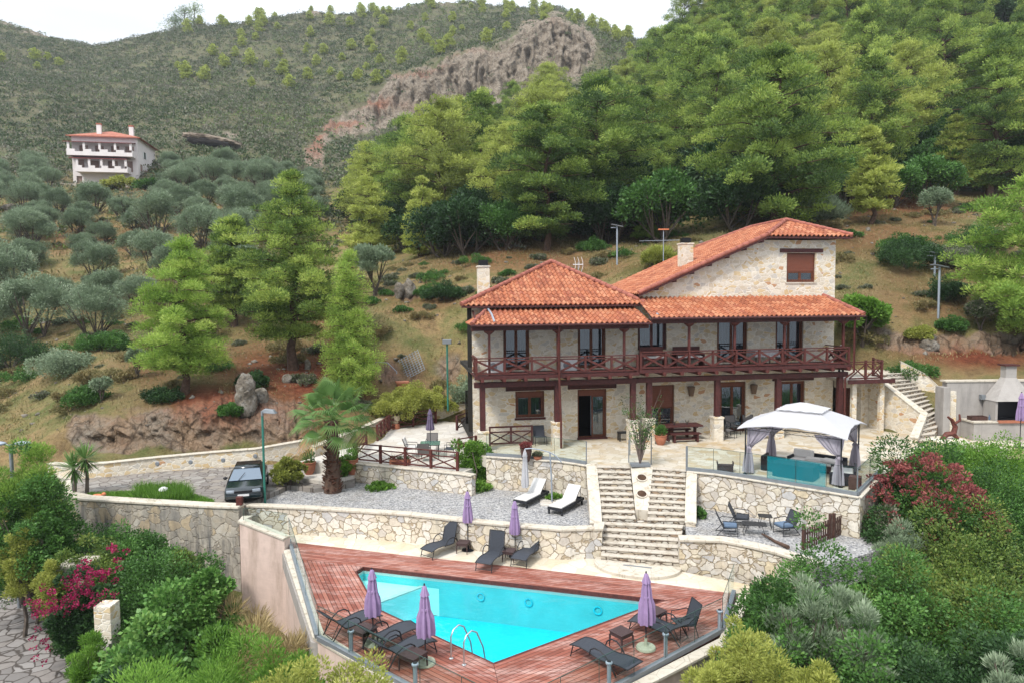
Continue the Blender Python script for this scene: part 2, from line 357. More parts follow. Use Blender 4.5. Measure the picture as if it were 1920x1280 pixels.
M['cap']=m_plain('ridge_tile',lin(182,112,96,.58),.85,var=.3,scale=5)
def m_glass(name,tint=(.9,.97,.95,1),refl=.06,haze=None,hz=0.0,rough=0.0):
    k=NT(name); t=k.n('ShaderNodeBsdfTransparent'); t.inputs[0].default_value=tint
    g=k.n('ShaderNodeBsdfGlossy'); g.inputs[0].default_value=(.9,.95,1,1); g.inputs['Roughness'].default_value=rough
    lw=k.n('ShaderNodeLayerWeight'); lw.inputs[0].default_value=.5; f=k.math('ADD',k.math('MULTIPLY',k.math('POWER',lw.outputs['Facing'],5.),.7),refl)
    m=k.n('ShaderNodeMixShader'); k.put(m.inputs[0],f); k.t.links.new(t.outputs[0],m.inputs[1]); k.t.links.new(g.outputs[0],m.inputs[2]); o=m.outputs[0]
    if haze:
        d=k.n('ShaderNodeBsdfDiffuse'); d.inputs[0].default_value=haze; m2=k.n('ShaderNodeMixShader'); m2.inputs[0].default_value=hz
        k.t.links.new(o,m2.inputs[1]); k.t.links.new(d.outputs[0],m2.inputs[2]); o=m2.outputs[0]
    return k.fin(o)
M['glass']=m_glass('clear_glass',(.93,.97,.96,1),.02)
M['reflglass']=m_glass('teal_reflection_glass',(.86,.98,.97,1),.02,lin(30,150,165,.9),.30)  # teal diffuse share paints a reflection into these panes
M['wglass']=m_glass('window_glass',(.42,.48,.52,1),.12)
M['edge']=m_plain('glass_edge',lin(60,84,78,.8),.3,var=0)
M['steel']=m_plain('brushed_steel',(.55,.57,.58,1),.35,.9,var=.06,scale=9)
M['grey_metal']=m_plain('grey_metal',lin(150,156,162,.65),.5,.3,var=.08)
M['galv']=m_plain('galvanised',lin(176,186,198,.7),.5,.3,var=.08)
M['green_metal']=m_plain('green_pole',lin(62,138,122,.6),.5,var=.1)
M['black_metal']=m_plain('black_frame',lin(44,46,50,.8),.45,var=.1)
M['mesh']=m_plain('black_textile',lin(62,66,74,.8),.7,var=.15,scale=30,bump=.3)
M['greymesh']=m_plain('grey_textile',lin(120,116,114,.8),.8,var=.12,scale=30)
M['dframe']=m_plain('dark_wicker',lin(40,42,48,.8),.6,var=.35,scale=40,bump=.6)
M['rattan']=m_plain('brown_rattan',lin(74,58,58,.8),.6,var=.35,scale=45,bump=.6)
M['cushw']=m_plain('white_cushion',lin(238,236,232,.62),.9,var=.04,scale=3,bump=.2)
M['cushg']=m_plain('grey_cushion',lin(222,218,214,.9),.95,var=.05,scale=4,bump=.2)
M['cushb']=m_plain('blue_grey_cushion',lin(102,122,146,.75),.95,var=.1,scale=5,bump=.2)
M['lilac']=m_plain('lilac_fabric',lin(168,142,184,.72),.95,var=.1,scale=5)
M['lilac_d']=m_plain('faded_violet_fabric',lin(116,104,130,.72),.95,var=.1,scale=5)
M['rootw']=m_wood('root_wood',(128,70,58),.62,.5)
M['concrete']=m_plain('concrete_base',lin(182,186,164,.65),.9,var=.15,scale=9,bump=.3)
M['terra']=m_plain('terracotta',lin(192,124,96,.65),.85,var=.15,scale=5)
M['cream']=m_plain('cream_pot',lin(214,200,172,.65),.8,var=.12)
M['brown']=m_plain('dark_brown_pot',lin(92,66,60,.65),.8,var=.2)
M['black']=m_plain('black_paint',lin(30,30,34,.8),.5,var=.1)
M['white']=m_plain('white_paint',lin(236,236,236,.75),.6,var=.04)
M['orange']=m_plain('orange_clay',lin(226,140,100,.7),.8,var=.15)
M['curtain']=m_plain('curtain',lin(206,214,222,.72),.95,var=.08,scale=4)
M['bark']=m_plain('bark',lin(112,88,74,.5),.95,var=.45,scale=6,bump=.8)
M['gbark']=m_plain('grey_bark',lin(120,108,98,.5),.95,var=.45,scale=6,bump=.8)
M['soil']=m_plain('soil',lin(96,72,54,.5),.95,var=.3)
M['drygrass']=m_plain('dry_yard',lin(214,190,140,.55),.95,var=.2,scale=1)
M['lawn']=m_plain('lawn_soil',lin(96,124,56,.5),.95,var=.3,scale=3)
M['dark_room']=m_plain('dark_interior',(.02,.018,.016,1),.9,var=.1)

M['canvas']=m_cloth('white_canvas',lin(238,238,242,.70),.35); M['drape']=m_cloth('grey_drape',lin(206,200,212,.8),.35)
# ------------------------------------------------------------------ numpy noise
def _h(ix,iy,iz,seed):
    n=(ix*374761393+iy*668265263+iz*2147483647+seed*974711)&0xFFFFFFFF
    n=((n^(n>>13))*1274126177)&0xFFFFFFFF
    return ((n^(n>>16))&0xFFFF)/65535.0
def vnoise(x,y,seed=0):
    x=np.asarray(x,float); y=np.asarray(y,float)
    ix=np.floor(x).astype(np.int64); iy=np.floor(y).astype(np.int64); fx=x-ix; fy=y-iy
    fx=fx*fx*(3-2*fx); fy=fy*fy*(3-2*fy); z=np.zeros_like(ix)
    a=_h(ix,iy,z,seed); b=_h(ix+1,iy,z,seed); c=_h(ix,iy+1,z,seed); d=_h(ix+1,iy+1,z,seed)
    return (a*(1-fx)+b*fx)*(1-fy)+(c*(1-fx)+d*fx)*fy
def fbm(x,y,sc,oct=4,seed=0):
    s=0;a=1;t=0
    for i in range(oct):
        s=s+a*vnoise(x*sc,y*sc,seed+i); t+=a; a*=.5; sc*=2.03
    return s/t-.5
# ------------------------------------------------------------------ terrain: one heightfield, control profiles along bearings
Z=lambda v:('z',v)
PROF={
 -500:[(3,Z(-9)),(24,Z(-5.2)),(30,Z(-5)),(33,Z(-4)),(36,Z(-2)),(44,Z(0)),(60,Z(5)),(76,Z(12)),(100,Z(20)),(136,Z(32)),(180,Z(54)),(230,Z(84)),(280,Z(118)),(330,Z(156)),(380,Z(150)),(600,Z(90))],
 0:[(3,Z(-9)),(20,Z(-5.2)),(29,Z(-5.1)),(32,Z(-4.6)),(35,Z(-1.4)),(36,Z(-.4)),(40,800),(48,720),(60,600),(76,480),(100,400),(136,330),(180,240),(230,160),(280,90),(330,30),(380,Z(140)),(600,Z(90))],
 200:[(3,Z(-9)),(22,Z(-5.2)),(29.3,Z(-5.0)),(30.4,Z(-1.7)),(34.6,Z(-1.5)),(35.0,Z(-.5)),(35.5,Z(-.45)),(36.2,790),(38.5,752),(41,718),(46,672),(52,640),(60,590),(76,490),(100,410),(125,362),(136,345),(180,260),(230,180),(280,132),(330,95),(380,Z(120)),(600,Z(80))],
 400:[(3,Z(-9)),(27.6,Z(-5.2)),(28.8,Z(-1.8)),(35.5,Z(-1.5)),(35.9,Z(-.45)),(36.3,Z(-.4)),(36.9,762),(38.2,750),(40.5,725),(46,680),(52,630),(60,560),(76,470),(100,390),(136,310),(180,235),(230,165),(280,100),(330,47),(380,Z(135)),(600,Z(80))],
 600:[(3,Z(-9)),(26.5,Z(-6.5)),(28.6,Z(-2.2)),(36.6,Z(-1.8)),(37.6,Z(-.6)),(38.6,785),(41,740),(44,700),(50,640),(56,580),(64,520),(76,480),(95,430),(120,380),(160,310),(200,240),(250,150),(300,80),(340,28),(390,Z(140)),(600,Z(80))],
 750:[(3,Z(-9)),(26.5,Z(-6.5)),(29,Z(-2.4)),(33.2,Z(-2)),(34.5,Z(-1)),(42.8,Z(-.9)),(44,752),(46,700),(47.5,655),(50,600),(58,530),(64,500),(80,462),(100,405),(130,345),(170,290),(200,250),(212,222),(222,158),(250,120),(300,60),(345,26),(390,Z(140)),(600,Z(80))],
 830:[(3,Z(-9)),(26,Z(-6.5)),(28,Z(-2.4)),(32.6,Z(-2)),(34,Z(-1)),(44.3,Z(-.9)),(45.3,758),(47,700),(48.5,655),(51,590),(58,530),(64,490),(80,445),(100,392),(130,330),(160,285),(190,240),(210,205),(222,125),(250,95),(300,45),(345,14),(390,Z(150)),(600,Z(80))],
 900:[(3,Z(-9)),(25.5,Z(-6.5)),(27.5,Z(-2.4)),(32,Z(-2)),(33.5,Z(-.8)),(44.5,Z(-.8)),(46.5,Z(3)),(51,566),(58,520),(62,487),(70,462),(90,408),(110,362),(140,300),(170,255),(190,228),(212,200),(224,112),(250,86),(300,38),(345,10),(390,Z(150)),(600,Z(80))],
 1050:[(3,Z(-9)),(24.5,Z(-6.5)),(26.5,Z(-2.4)),(31,Z(-2)),(32.5,Z(-.6)),(44,Z(-.6)),(46.5,Z(4)),(50,560),(58,500),(62,478),(75,425),(95,352),(120,290),(150,245),(200,190),(213,160),(224,45),(260,36),(300,30),(345,22),(390,Z(150)),(600,Z(80))],
 1120:[(3,Z(-9)),(24.5,Z(-6.5)),(26,Z(-2.6)),(28,Z(-2.4)),(31,Z(-.6)),(44,Z(-.6)),(46.5,Z(4)),(50,550),(58,495),(62,475),(75,430),(95,360),(120,310),(160,260),(200,160),(230,90),(260,62),(300,52),(345,46),(390,Z(140)),(600,Z(80))],
 1200:[(3,Z(-9)),(23.5,Z(-6.5)),(25.5,Z(-2.9)),(28,Z(-2.6)),(31,Z(-.6)),(44,Z(-.6)),(46.5,Z(4)),(52,498),(60,470),(75,425),(95,350),(120,280),(150,230),(200,140),(260,95),(345,74),(390,Z(120)),(600,Z(80))],
 1400:[(3,Z(-9)),(22,Z(-6.5)),(24,Z(-2.4)),(26,Z(-2)),(29.5,Z(-.6)),(44,Z(-.6)),(46.5,Z(5)),(52,475),(58,425),(64,395),(75,340),(95,240),(120,130),(150,30),(200,Z(105)),(345,Z(150)),(600,Z(100))],
 1520:[(3,Z(-9)),(20,Z(-6.5)),(22.5,Z(-2.6)),(25.3,Z(-2.2)),(28,Z(-.6)),(42,Z(-.6)),(44,Z(4)),(50,520),(58,430),(64,405),(75,345),(95,240),(120,120),(150,10),(200,Z(108)),(345,Z(150)),(600,Z(100))],
 1620:[(3,Z(-9)),(18,Z(-7)),(22.5,Z(-4)),(24.3,Z(-2.2)),(27,Z(-1)),(33,Z(-.5)),(39.5,Z(-.5)),(41,Z(2.6)),(42.3,640),(44,570),(50,505),(58,425),(64,405),(75,345),(95,240),(120,120),(150,10),(200,Z(108)),(345,Z(150)),(600,Z(100))],
 1720:[(3,Z(-9)),(18,Z(-7)),(23,Z(-4.6)),(27,Z(-2.6)),(31.3,Z(-1.2)),(35.6,Z(-.5)),(38.6,Z(2.6)),(40.5,668),(42.5,610),(44,570),(50,505),(58,425),(64,405),(75,345),(95,240),(120,120),(150,10),(200,Z(108)),(345,Z(150)),(600,Z(100))],
 1860:[(3,Z(-9)),(18,Z(-7.5)),(23,Z(-5)),(28,Z(-2.8)),(32.8,Z(-1)),(35.4,Z(-.4)),(36.0,Z(2.65)),(38.5,690),(40.5,650),(42,600),(48,520),(58,430),(64,402),(75,345),(95,240),(120,120),(150,10),(200,Z(108)),(345,Z(150)),(600,Z(100))],
 2500:[(3,Z(-9)),(18,Z(-7.5)),(24,Z(-5)),(30,Z(-2.8)),(34,Z(-1)),(37,Z(1)),(40,Z(3.4)),(48,Z(8)),(58,Z(13)),(75,Z(21)),(95,Z(33)),(120,Z(48)),(150,Z(68)),(200,Z(108)),(345,Z(150)),(600,Z(100))],
}
_cols=sorted(PROF); _dd=np.concatenate([np.arange(3,20,1.),np.arange(20,50,.3),np.arange(50,110,1.),np.arange(110,360,2.5),np.arange(360,620,20.)])
_tab=[]
for c in _cols:
    ds=[];zs=[]
    for d,v in PROF[c]:
        ds.append(d); zs.append(v[1] if isinstance(v,tuple) else HC+ray(c,v)[2]*d)
    _tab.append(np.interp(_dd,ds,zs))
_tab=np.array(_tab)
def _cubcol(a):
    i=np.clip(np.searchsorted(_cols,a)-1,0,len(_cols)-2); c=np.array(_cols,float); t=(a-c[i])/(c[i+1]-c[i]); t=np.clip(t,0,1)
    return i,t*t*(3-2*t)*.5+t*.5
def terr_base(X,Y):
    X=np.asarray(X,float);Y=np.maximum(np.asarray(Y,float),3.0); a=np.clip(960+1280*X/Y,-499,2499); i,t=_cubcol(a)
    j=np.interp(Y,_dd,np.arange(len(_dd))); j0=np.clip(np.floor(j).astype(int),0,len(_dd)-2); s=j-j0
    z0=_tab[i,j0]*(1-s)+_tab[i,j0+1]*s; z1=_tab[i+1,j0]*(1-s)+_tab[i+1,j0+1]*s
    return z0*(1-t)+z1*t
def colrow(X,Y):
    z=terr_base(X,Y); dz=z-HC; fw=Y*math.cos(PIT)-dz*math.sin(PIT); up=Y*math.sin(PIT)+dz*math.cos(PIT)
    return 960+F*X/fw, 640-F*up/fw-ROLL*F*X/fw
def blobs(px,py,L):
    m=np.zeros_like(px)
    for cx,cy,rx,ry,s in L: m=np.maximum(m,s*np.exp(-(((px-cx)/rx)**2+((py-cy)/ry)**2)**1.4))
    return m
ROCK=[(640,240,32,13,1),(680,228,46,24,1),(730,206,42,34,1),(785,182,52,48,1),(850,172,62,54,1),(920,170,66,58,1),(985,145,46,66,1),(1018,100,42,58,1),(1062,98,38,66,1),(1092,78,22,44,1),(592,288,17,36,.8),(600,262,22,16,.7),
  (300,805,80,42,1),(200,815,70,34,1),(400,795,80,48,1),(480,785,60,50,1),(545,785,45,46,1),(460,740,20,30,1),
  (430,262,38,10,.7),(30,46,30,8,.4),(110,60,60,18,.6),(390,35,30,12,.6),(765,545,28,14,.5),(1700,652,60,22,.75),(1880,642,80,20,1),(1780,645,60,20,.9),(740,700,50,40,.5),(830,690,50,40,.55),(1660,640,30,20,.6),(600,25,20,7,.6),(850,18,30,8,.5)]
REDS=[(560,705,150,75,1),(450,765,90,40,1),(380,755,70,34,1),(300,700,60,30,.5),(640,650,50,40,.8),(420,700,60,30,.7),(600,590,60,30,.6),(1840,672,150,24,1),(1700,400,130,26,.8),(590,265,14,40,.9),(610,240,30,14,.8),(700,200,60,9,.9),(640,235,36,8,.9),(850,120,90,7,.4),(1000,48,60,8,.5),(780,142,50,7,.5),(740,700,40,30,.6),(980,490,220,30,.6),(1650,450,160,40,.55),(820,560,110,30,.45),(1750,560,120,60,.4),(200,450,120,30,.5),(300,360,60,40,.4),(150,660,60,20,.2)]
GREN=[(60,640,80,60,.6),(260,630,90,20,.7),(700,60,300,60,.35),(420,130,260,60,.4),(1350,440,200,12,.9),(780,640,60,16,.6),(1700,460,100,20,.3),(130,430,80,40,.4)]
def masks(X,Y):
    px,py=colrow(X,Y); far=np.clip(Y/150,0.25,2.2)
    wx=px+fbm(X,Y,.12/far,4,3)*90/np.maximum(1,1); wy=py+fbm(X,Y,.12/far,4,9)*36
    r=blobs(wx,wy,ROCK); d=blobs(wx,wy,REDS); g=blobs(wx,wy,GREN)
    near=(Y<35.2); r=np.where(near,0,r); pass
    return r,d,g
def terr(X,Y,detail=True):
    X=np.asarray(X,float);Y=np.asarray(Y,float)
    z=terr_base(X,Y); k=np.clip((Y-36)/40,0,1)
    z=z+fbm(X,Y,.05,4,1)*3.0*k+fbm(X,Y,.25,3,5)*.5*np.clip((Y-34)/10,0,1)
    z=z+np.where(Y>120,fbm(X,Y,.018,4,21)*9*np.clip((Y-140)/80,0,1),0)
    r,_,_=masks(X,Y); r=r*np.clip((Y-35.3)/.8,0,1); s=np.clip(Y/60,.55,3.4)
    rn=1-2*np.abs(fbm(X,Y,.55/s,4,31)); rn2=1-2*np.abs(fbm(X*1.6,Y*.5,1.5/s,3,41))
    z=z+r*((rn-.8)*1.5+(rn2-.8)*.8)*s
    return z
def hitT(px,py,dmin=30,dmax=420):
    d=ray(px,py); Y=np.geomspace(dmin,dmax,700); z=terr(d[0]*Y,Y); zr=HC+d[2]*Y
    b=np.where(z>zr)[0]
    i=b[0] if len(b) else len(Y)-1
    return Vector((d[0]*Y[i],Y[i],float(z[i])))
def mesh_np(name,V,Fq,mat,tint=None,parent=None,smooth=False,extra=None):
    me=bpy.data.meshes.new(name); nv=len(V); nf=len(Fq); k=Fq.shape[1]
    me.vertices.add(nv); me.vertices.foreach_set('co',np.asarray(V,np.float32).ravel())
    me.loops.add(nf*k); me.loops.foreach_set('vertex_index',np.asarray(Fq,np.int32).ravel())
    me.polygons.add(nf); me.polygons.foreach_set('loop_start',np.arange(0,nf*k,k,dtype=np.int32))
    if smooth: me.polygons.foreach_set('use_smooth',np.ones(nf,bool))
    me.update(calc_edges=True)
    if tint is not None:
        at=me.attributes.new('tint','FLOAT','FACE'); at.data.foreach_set('value',np.asarray(tint,np.float32))
    if extra:
        for nm,val in extra.items():
            at=me.attributes.new(nm,'FLOAT','POINT'); at.data.foreach_set('value',np.asarray(val,np.float32))
    me.materials.append(mat); o=bpy.data.objects.new(name,me); COL.objects.link(o)
    if parent: o.parent=parent
    return o
def m_ground():
    k=NT('hillside_ground'); c=k.co(); r=k.attr('rock').outputs['Fac']; d=k.attr('red').outputs['Fac']; g=k.attr('lush').outputs['Fac']
    n1=k.noise(c,.35,6,.65); n2=k.noise(c,2.2,6,.7); n3=k.noise(c,.06,4,.6); n4=k.noise(c,9,4,.7)
    col=k.ramp(n1,[(.3,lin(136,114,86,.66)),(.42,lin(176,152,112,.7)),(.53,lin(154,146,100,.68)),(.62,lin(122,132,80,.64)),(.8,lin(156,126,94,.66))])
    col=k.mix(.55,col,k.ramp(n2,[(.3,(.55,.52,.46,1)),(.5,(.9,.88,.84,1)),(.7,(1.2,1.12,1,1))]),'MULTIPLY')
    gm=k.math('ADD',k.math('MULTIPLY',g,.8),k.ramp(n3,[(.43,0.),(.6,.5)]))
    col=k.mix(k.math('MULTIPLY',k.math('MINIMUM',gm,1.),k.ramp(n2,[(.35,.2),(.6,1.)])),col,k.ramp(n4,[(.3,lin(84,98,62,.5)),(.7,lin(134,138,92,.55))]))
    fa0=k.attr('far').outputs['Fac']; red=k.ramp(n2,[(.3,lin(104,56,42,.5)),(.55,lin(160,92,68,.5)),(.75,lin(186,128,96,.5))])
    col=k.mix(k.math('MULTIPLY',d,k.ramp(n1,[(.25,.7),(.5,1.)])),col,red)
    rk=k.ramp(k.noise(k.co((1,1,.8)),.55,8,.72),[(.28,lin(134,110,90,.56)),(.42,lin(186,158,130,.62)),(.6,lin(168,156,140,.62)),(.78,lin(204,192,174,.66))])
    rk=k.mix(k.ramp(k.noise(c,1.1,5),[(.55,0.),(.7,.6)]),rk,lin(176,130,96,.5))
    rk=k.mix(k.math('MULTIPLY',fa0,.85),rk,k.ramp(n2,[(.3,lin(132,120,106,.62)),(.65,lin(188,178,162,.68))])); rk=k.mix(k.math('MULTIPLY',d,k.ramp(n1,[(.35,.3),(.6,.9)])),rk,lin(184,116,88,.6))
    ce=k.vor(k.warp(k.co((1,1,.9)),.9,1.2),.42,'DISTANCE_TO_EDGE'); ck=k.ramp(ce.outputs['Distance'],[(.0,.75),(.05,.0)]); rk=k.mix(ck,rk,lin(96,80,68,.5)); ce2=k.vor(k.warp(k.co((1,1,.9)),2.2,.5),1.6,'DISTANCE_TO_EDGE'); rk=k.mix(k.ramp(ce2.outputs['Distance'],[(.0,.55),(.06,.0)]),rk,lin(104,88,74,.5))
    rk=k.mix(.5,rk,k.ramp(n2,[(.3,(.5,.48,.46,1)),(.6,(1,1,1,1))]),'MULTIPLY')
    fa=k.attr('far').outputs['Fac']; fc=k.ramp(k.noise(c,.12,6,.7),[(.3,lin(92,100,74,.6)),(.5,lin(122,120,98,.62)),(.62,lin(108,118,80,.6)),(.75,lin(140,132,116,.62))]); col=k.mix(k.math('MULTIPLY',fa,.92),col,fc)
    rf=k.ramp(k.math('ADD',r,k.math('MULTIPLY',k.math('SUBTRACT',n2,.5),.5)),[(.3,0.),(.5,1.)])
    col=k.mix(.5,col,k.ramp(n4,[(.35,(.7,.68,.64,1)),(.55,(1.1,1.08,1.04,1))]),'MULTIPLY'); rf=k.ramp(k.math('ADD',r,k.math('MULTIPLY',k.math('SUBTRACT',k.noise(c,.16,5,.7),.5),k.math('MULTIPLY',fa,1.3))),[(.3,0.),(.48,1.)]) if True else rf
    col=k.mix(rf,col,rk)
    return k.fin(k.pbr(col,.95,k.bump(k.math('ADD',n2,n4),1.0,.18),spec=.1))
M['ground']=m_ground()
def build_ground():
    ys=np.concatenate([np.arange(3,26,1.2),np.arange(26,34,.5),np.arange(34,35.3,.14),np.arange(35.3,35.9,.055),np.arange(35.9,37.1,.022),np.arange(37.1,38.2,.06),np.arange(38.2,52,.13),np.arange(52,110,.8),np.arange(110,190,1.6),np.geomspace(190,208,20),np.arange(208.6,226,.1),np.geomspace(227,240,16),np.arange(241,360,1.5),np.geomspace(362,600,14)])
    cs=np.concatenate([np.linspace(-500,-60,24),np.linspace(-50,2000,820),np.linspace(2030,2500,24)])
    A,Yg=np.meshgrid(cs,ys); Xg=(A-960)/1280*Yg; Zg=terr(Xg,Yg); r,d,g=masks(Xg,Yg)
    sc_=np.clip(Yg/60,.5,3.6); r3=r*np.clip((Yg-34.9)/.8,0,1)
    bn=1-2*np.abs(fbm(Xg/sc_+Zg/sc_*.35,Zg/sc_*1.15,.55,4,61)); bn2=fbm(Xg/sc_,Zg/sc_,1.9,4,67)
    rl=1-2*np.abs(fbm(Xg/sc_*1.6,Zg/sc_*.25,1.1,3,81)); fr_=np.clip((Yg-100)/60,0,1); off=r3*((bn-.75)*(1.6-.7*fr_)+bn2*(1.1-.3*fr_)+(rl-.7)*1.5*fr_)*sc_; Yo=Yg-np.where(Yg<34.95,0,np.minimum(off,(Yg-34.95)*.6)); Xo=Xg+r3*fbm(Xg/sc_,Zg/sc_,.9,3,71)*1.2*sc_*.5
    V=np.stack([Xo,Yo,Zg],-1).reshape(-1,3); n=len(cs); i,j=np.meshgrid(np.arange(len(ys)-1),np.arange(n-1),indexing='ij'); q=(i*n+j).ravel()
    Fq=np.stack([q,q+1,q+n+1,q+n],-1)
    o=mesh_np('ground',V,Fq,M['ground'],smooth=True,extra={'far':np.clip((Yg-118)/35,0,1).ravel(),'rock':r.ravel(),'red':d.ravel(),'lush':g.ravel()})
    tag(o,'dry hillside with red soil, rock faces and a quarried cliff','hillside',kind='structure')
build_ground()
# ------------------------------------------------------------------ foliage
def unit(a): return a/np.maximum(np.linalg.norm(a,axis=-1,keepdims=True),1e-9)
def cards(P,D,Ln,Wd,rng,N=None):
    n=len(P); D=unit(D); S=unit(np.cross(D,rng.normal(size=(n,3)) if N is None else N)); Ln=np.asarray(Ln).reshape(-1,1); Wd=np.asarray(Wd).reshape(-1,1)
    a=P; b=P+D*Ln*.5+S*Wd*.5; c=P+D*Ln; d=P+D*Ln*.5-S*Wd*.5
    V=np.stack([a,b,c,d],1).reshape(-1,3); Fq=np.arange(n*4).reshape(-1,4); return V,Fq
class Fol:
    def __init__(s,seed): s.r=np.random.default_rng(seed); s.P=[];s.D=[];s.L=[];s.W=[];s.T=[];s.N=[]
    def clump(s,c,r,n,flat=.5,up=.5,ln=.3,wd=.1,tint=.5,tv=.15,shell=.55,lower=-.35,nb=None):
        g=s.r; d=unit(g.normal(size=(int(n*1.6)+4,3))); d=d[d[:,2]>lower*(1+g.random(len(d)))][:n]; n=len(d)
        rr=shell+(1-shell)*g.random((n,1)); rad_=np.array([r,r,r*flat]) if np.isscalar(r) else np.array(r)
        s.P.append(np.array(c)+d*rr*rad_); s.D.append(unit(d*np.array([1,1,max(flat,.6)]))+np.array([0,0,up])+g.normal(size=(n,3))*.35)
        s.N.append(unit(d+np.array([0,0,.25])+(0 if nb is None else nb))+g.normal(size=(n,3))*.27); s.L.append(ln*(.7+.6*g.random(n))); s.W.append(wd*(.7+.6*g.random(n))); s.T.append(np.clip(tint+g.normal(size=n)*tv,0,1)); return s
    def arrays(s):
        P=np.concatenate(s.P);D=np.concatenate(s.D);Ln=np.concatenate(s.L);Wd=np.concatenate(s.W);T=np.concatenate(s.T)
        N=np.concatenate(s.N) if s.N and sum(len(q) for q in s.N)==len(P) else None; V,Fq=cards(P,D,Ln,Wd,s.r,N); return V,Fq,T
    def build(s,name,mat,parent=None):
        V,Fq,T=s.arrays(); return mesh_np(name,V,Fq,mat,T,parent)
LF={}
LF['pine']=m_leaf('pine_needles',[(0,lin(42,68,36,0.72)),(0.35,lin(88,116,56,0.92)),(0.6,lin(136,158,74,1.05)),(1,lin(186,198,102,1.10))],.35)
LF['ypine']=m_leaf('pale_pine_needles',[(0,lin(88,102,52,0.80)),(0.38,lin(146,158,78,0.97)),(0.7,lin(178,188,96,1.05)),(1,lin(208,212,122,1.08))],.38)
LF['gpine']=m_leaf('bright_pine_needles',[(0,lin(64,96,42,0.82)),(0.38,lin(114,148,62,0.96)),(0.67,lin(148,174,80,1.03)),(1,lin(182,198,104,1.06))],.38)
LF['dark']=m_leaf('dark_evergreen_leaves',[(0,lin(28,48,28,0.70)),(.4,lin(50,80,44,0.77)),(.75,lin(76,110,60,0.79)),(1,lin(110,136,82,0.79))],.22)
LF['mastic']=m_leaf('glossy_shrub_leaves',[(0,lin(40,68,34,0.74)),(0.35,lin(66,102,48,0.82)),(0.7,lin(96,140,66,0.88)),(1,lin(140,172,92,0.90))],.28,.45)
LF['olive']=m_leaf('olive_leaves',[(0,lin(84,102,76,0.74)),(0.4,lin(122,142,110,0.80)),(0.75,lin(158,174,144,0.86)),(1,lin(196,206,180,0.90))],.2)
LF['yellow']=m_leaf('yellow_green_leaves',[(0,lin(110,122,56,0.76)),(0.4,lin(156,164,78,0.82)),(0.75,lin(190,194,102,0.86)),(1,lin(216,214,140,0.90))],.38)
LF['green']=m_leaf('fresh_green_leaves',[(0,lin(60,96,34,0.77)),(.4,lin(98,140,52,0.84)),(.75,lin(136,176,76,0.90)),(1,lin(176,204,110,0.92))],.38)
LF['dry']=m_leaf('dry_grass_blades',[(0,lin(120,100,70,0.70)),(.4,lin(164,144,100,0.79)),(.75,lin(196,176,128,0.84)),(1,lin(140,146,84,0.77))],.25)
LF['scrub']=m_leaf('scrub_leaves',[(0,lin(38,58,36,0.70)),(0.22,lin(64,88,50,0.76)),(0.42,lin(96,112,74,0.78)),(0.6,lin(140,134,122,0.78)),(0.78,lin(96,124,64,0.80)),(1,lin(150,164,90,0.84))],.2)
LF['red']=m_leaf('red_seed_heads',[(0,lin(108,56,58,0.70)),(0.5,lin(150,78,78,0.76)),(1,lin(190,120,108,0.80))],.25)
LF['magenta']=m_leaf('magenta_bracts',[(0,lin(130,20,70,0.60)),(0.5,lin(178,34,92,0.66)),(1,lin(206,72,122,0.70))],.3)
LF['palm']=m_leaf('palm_leaf',[(0,lin(66,98,50,0.74)),(.5,lin(104,140,74,0.82)),(1,lin(156,182,110,0.87))],.3,.4)
LF['twig']=m_plain('bare_twigs',lin(134,118,112,.55),.9,var=.3)
LF['cover']=m_leaf('herb_cover',[(0,lin(112,114,72,0.62)),(0.3,lin(134,132,84,0.66)),(0.6,lin(166,150,104,0.68)),(1,lin(190,168,126,0.70))],.2)

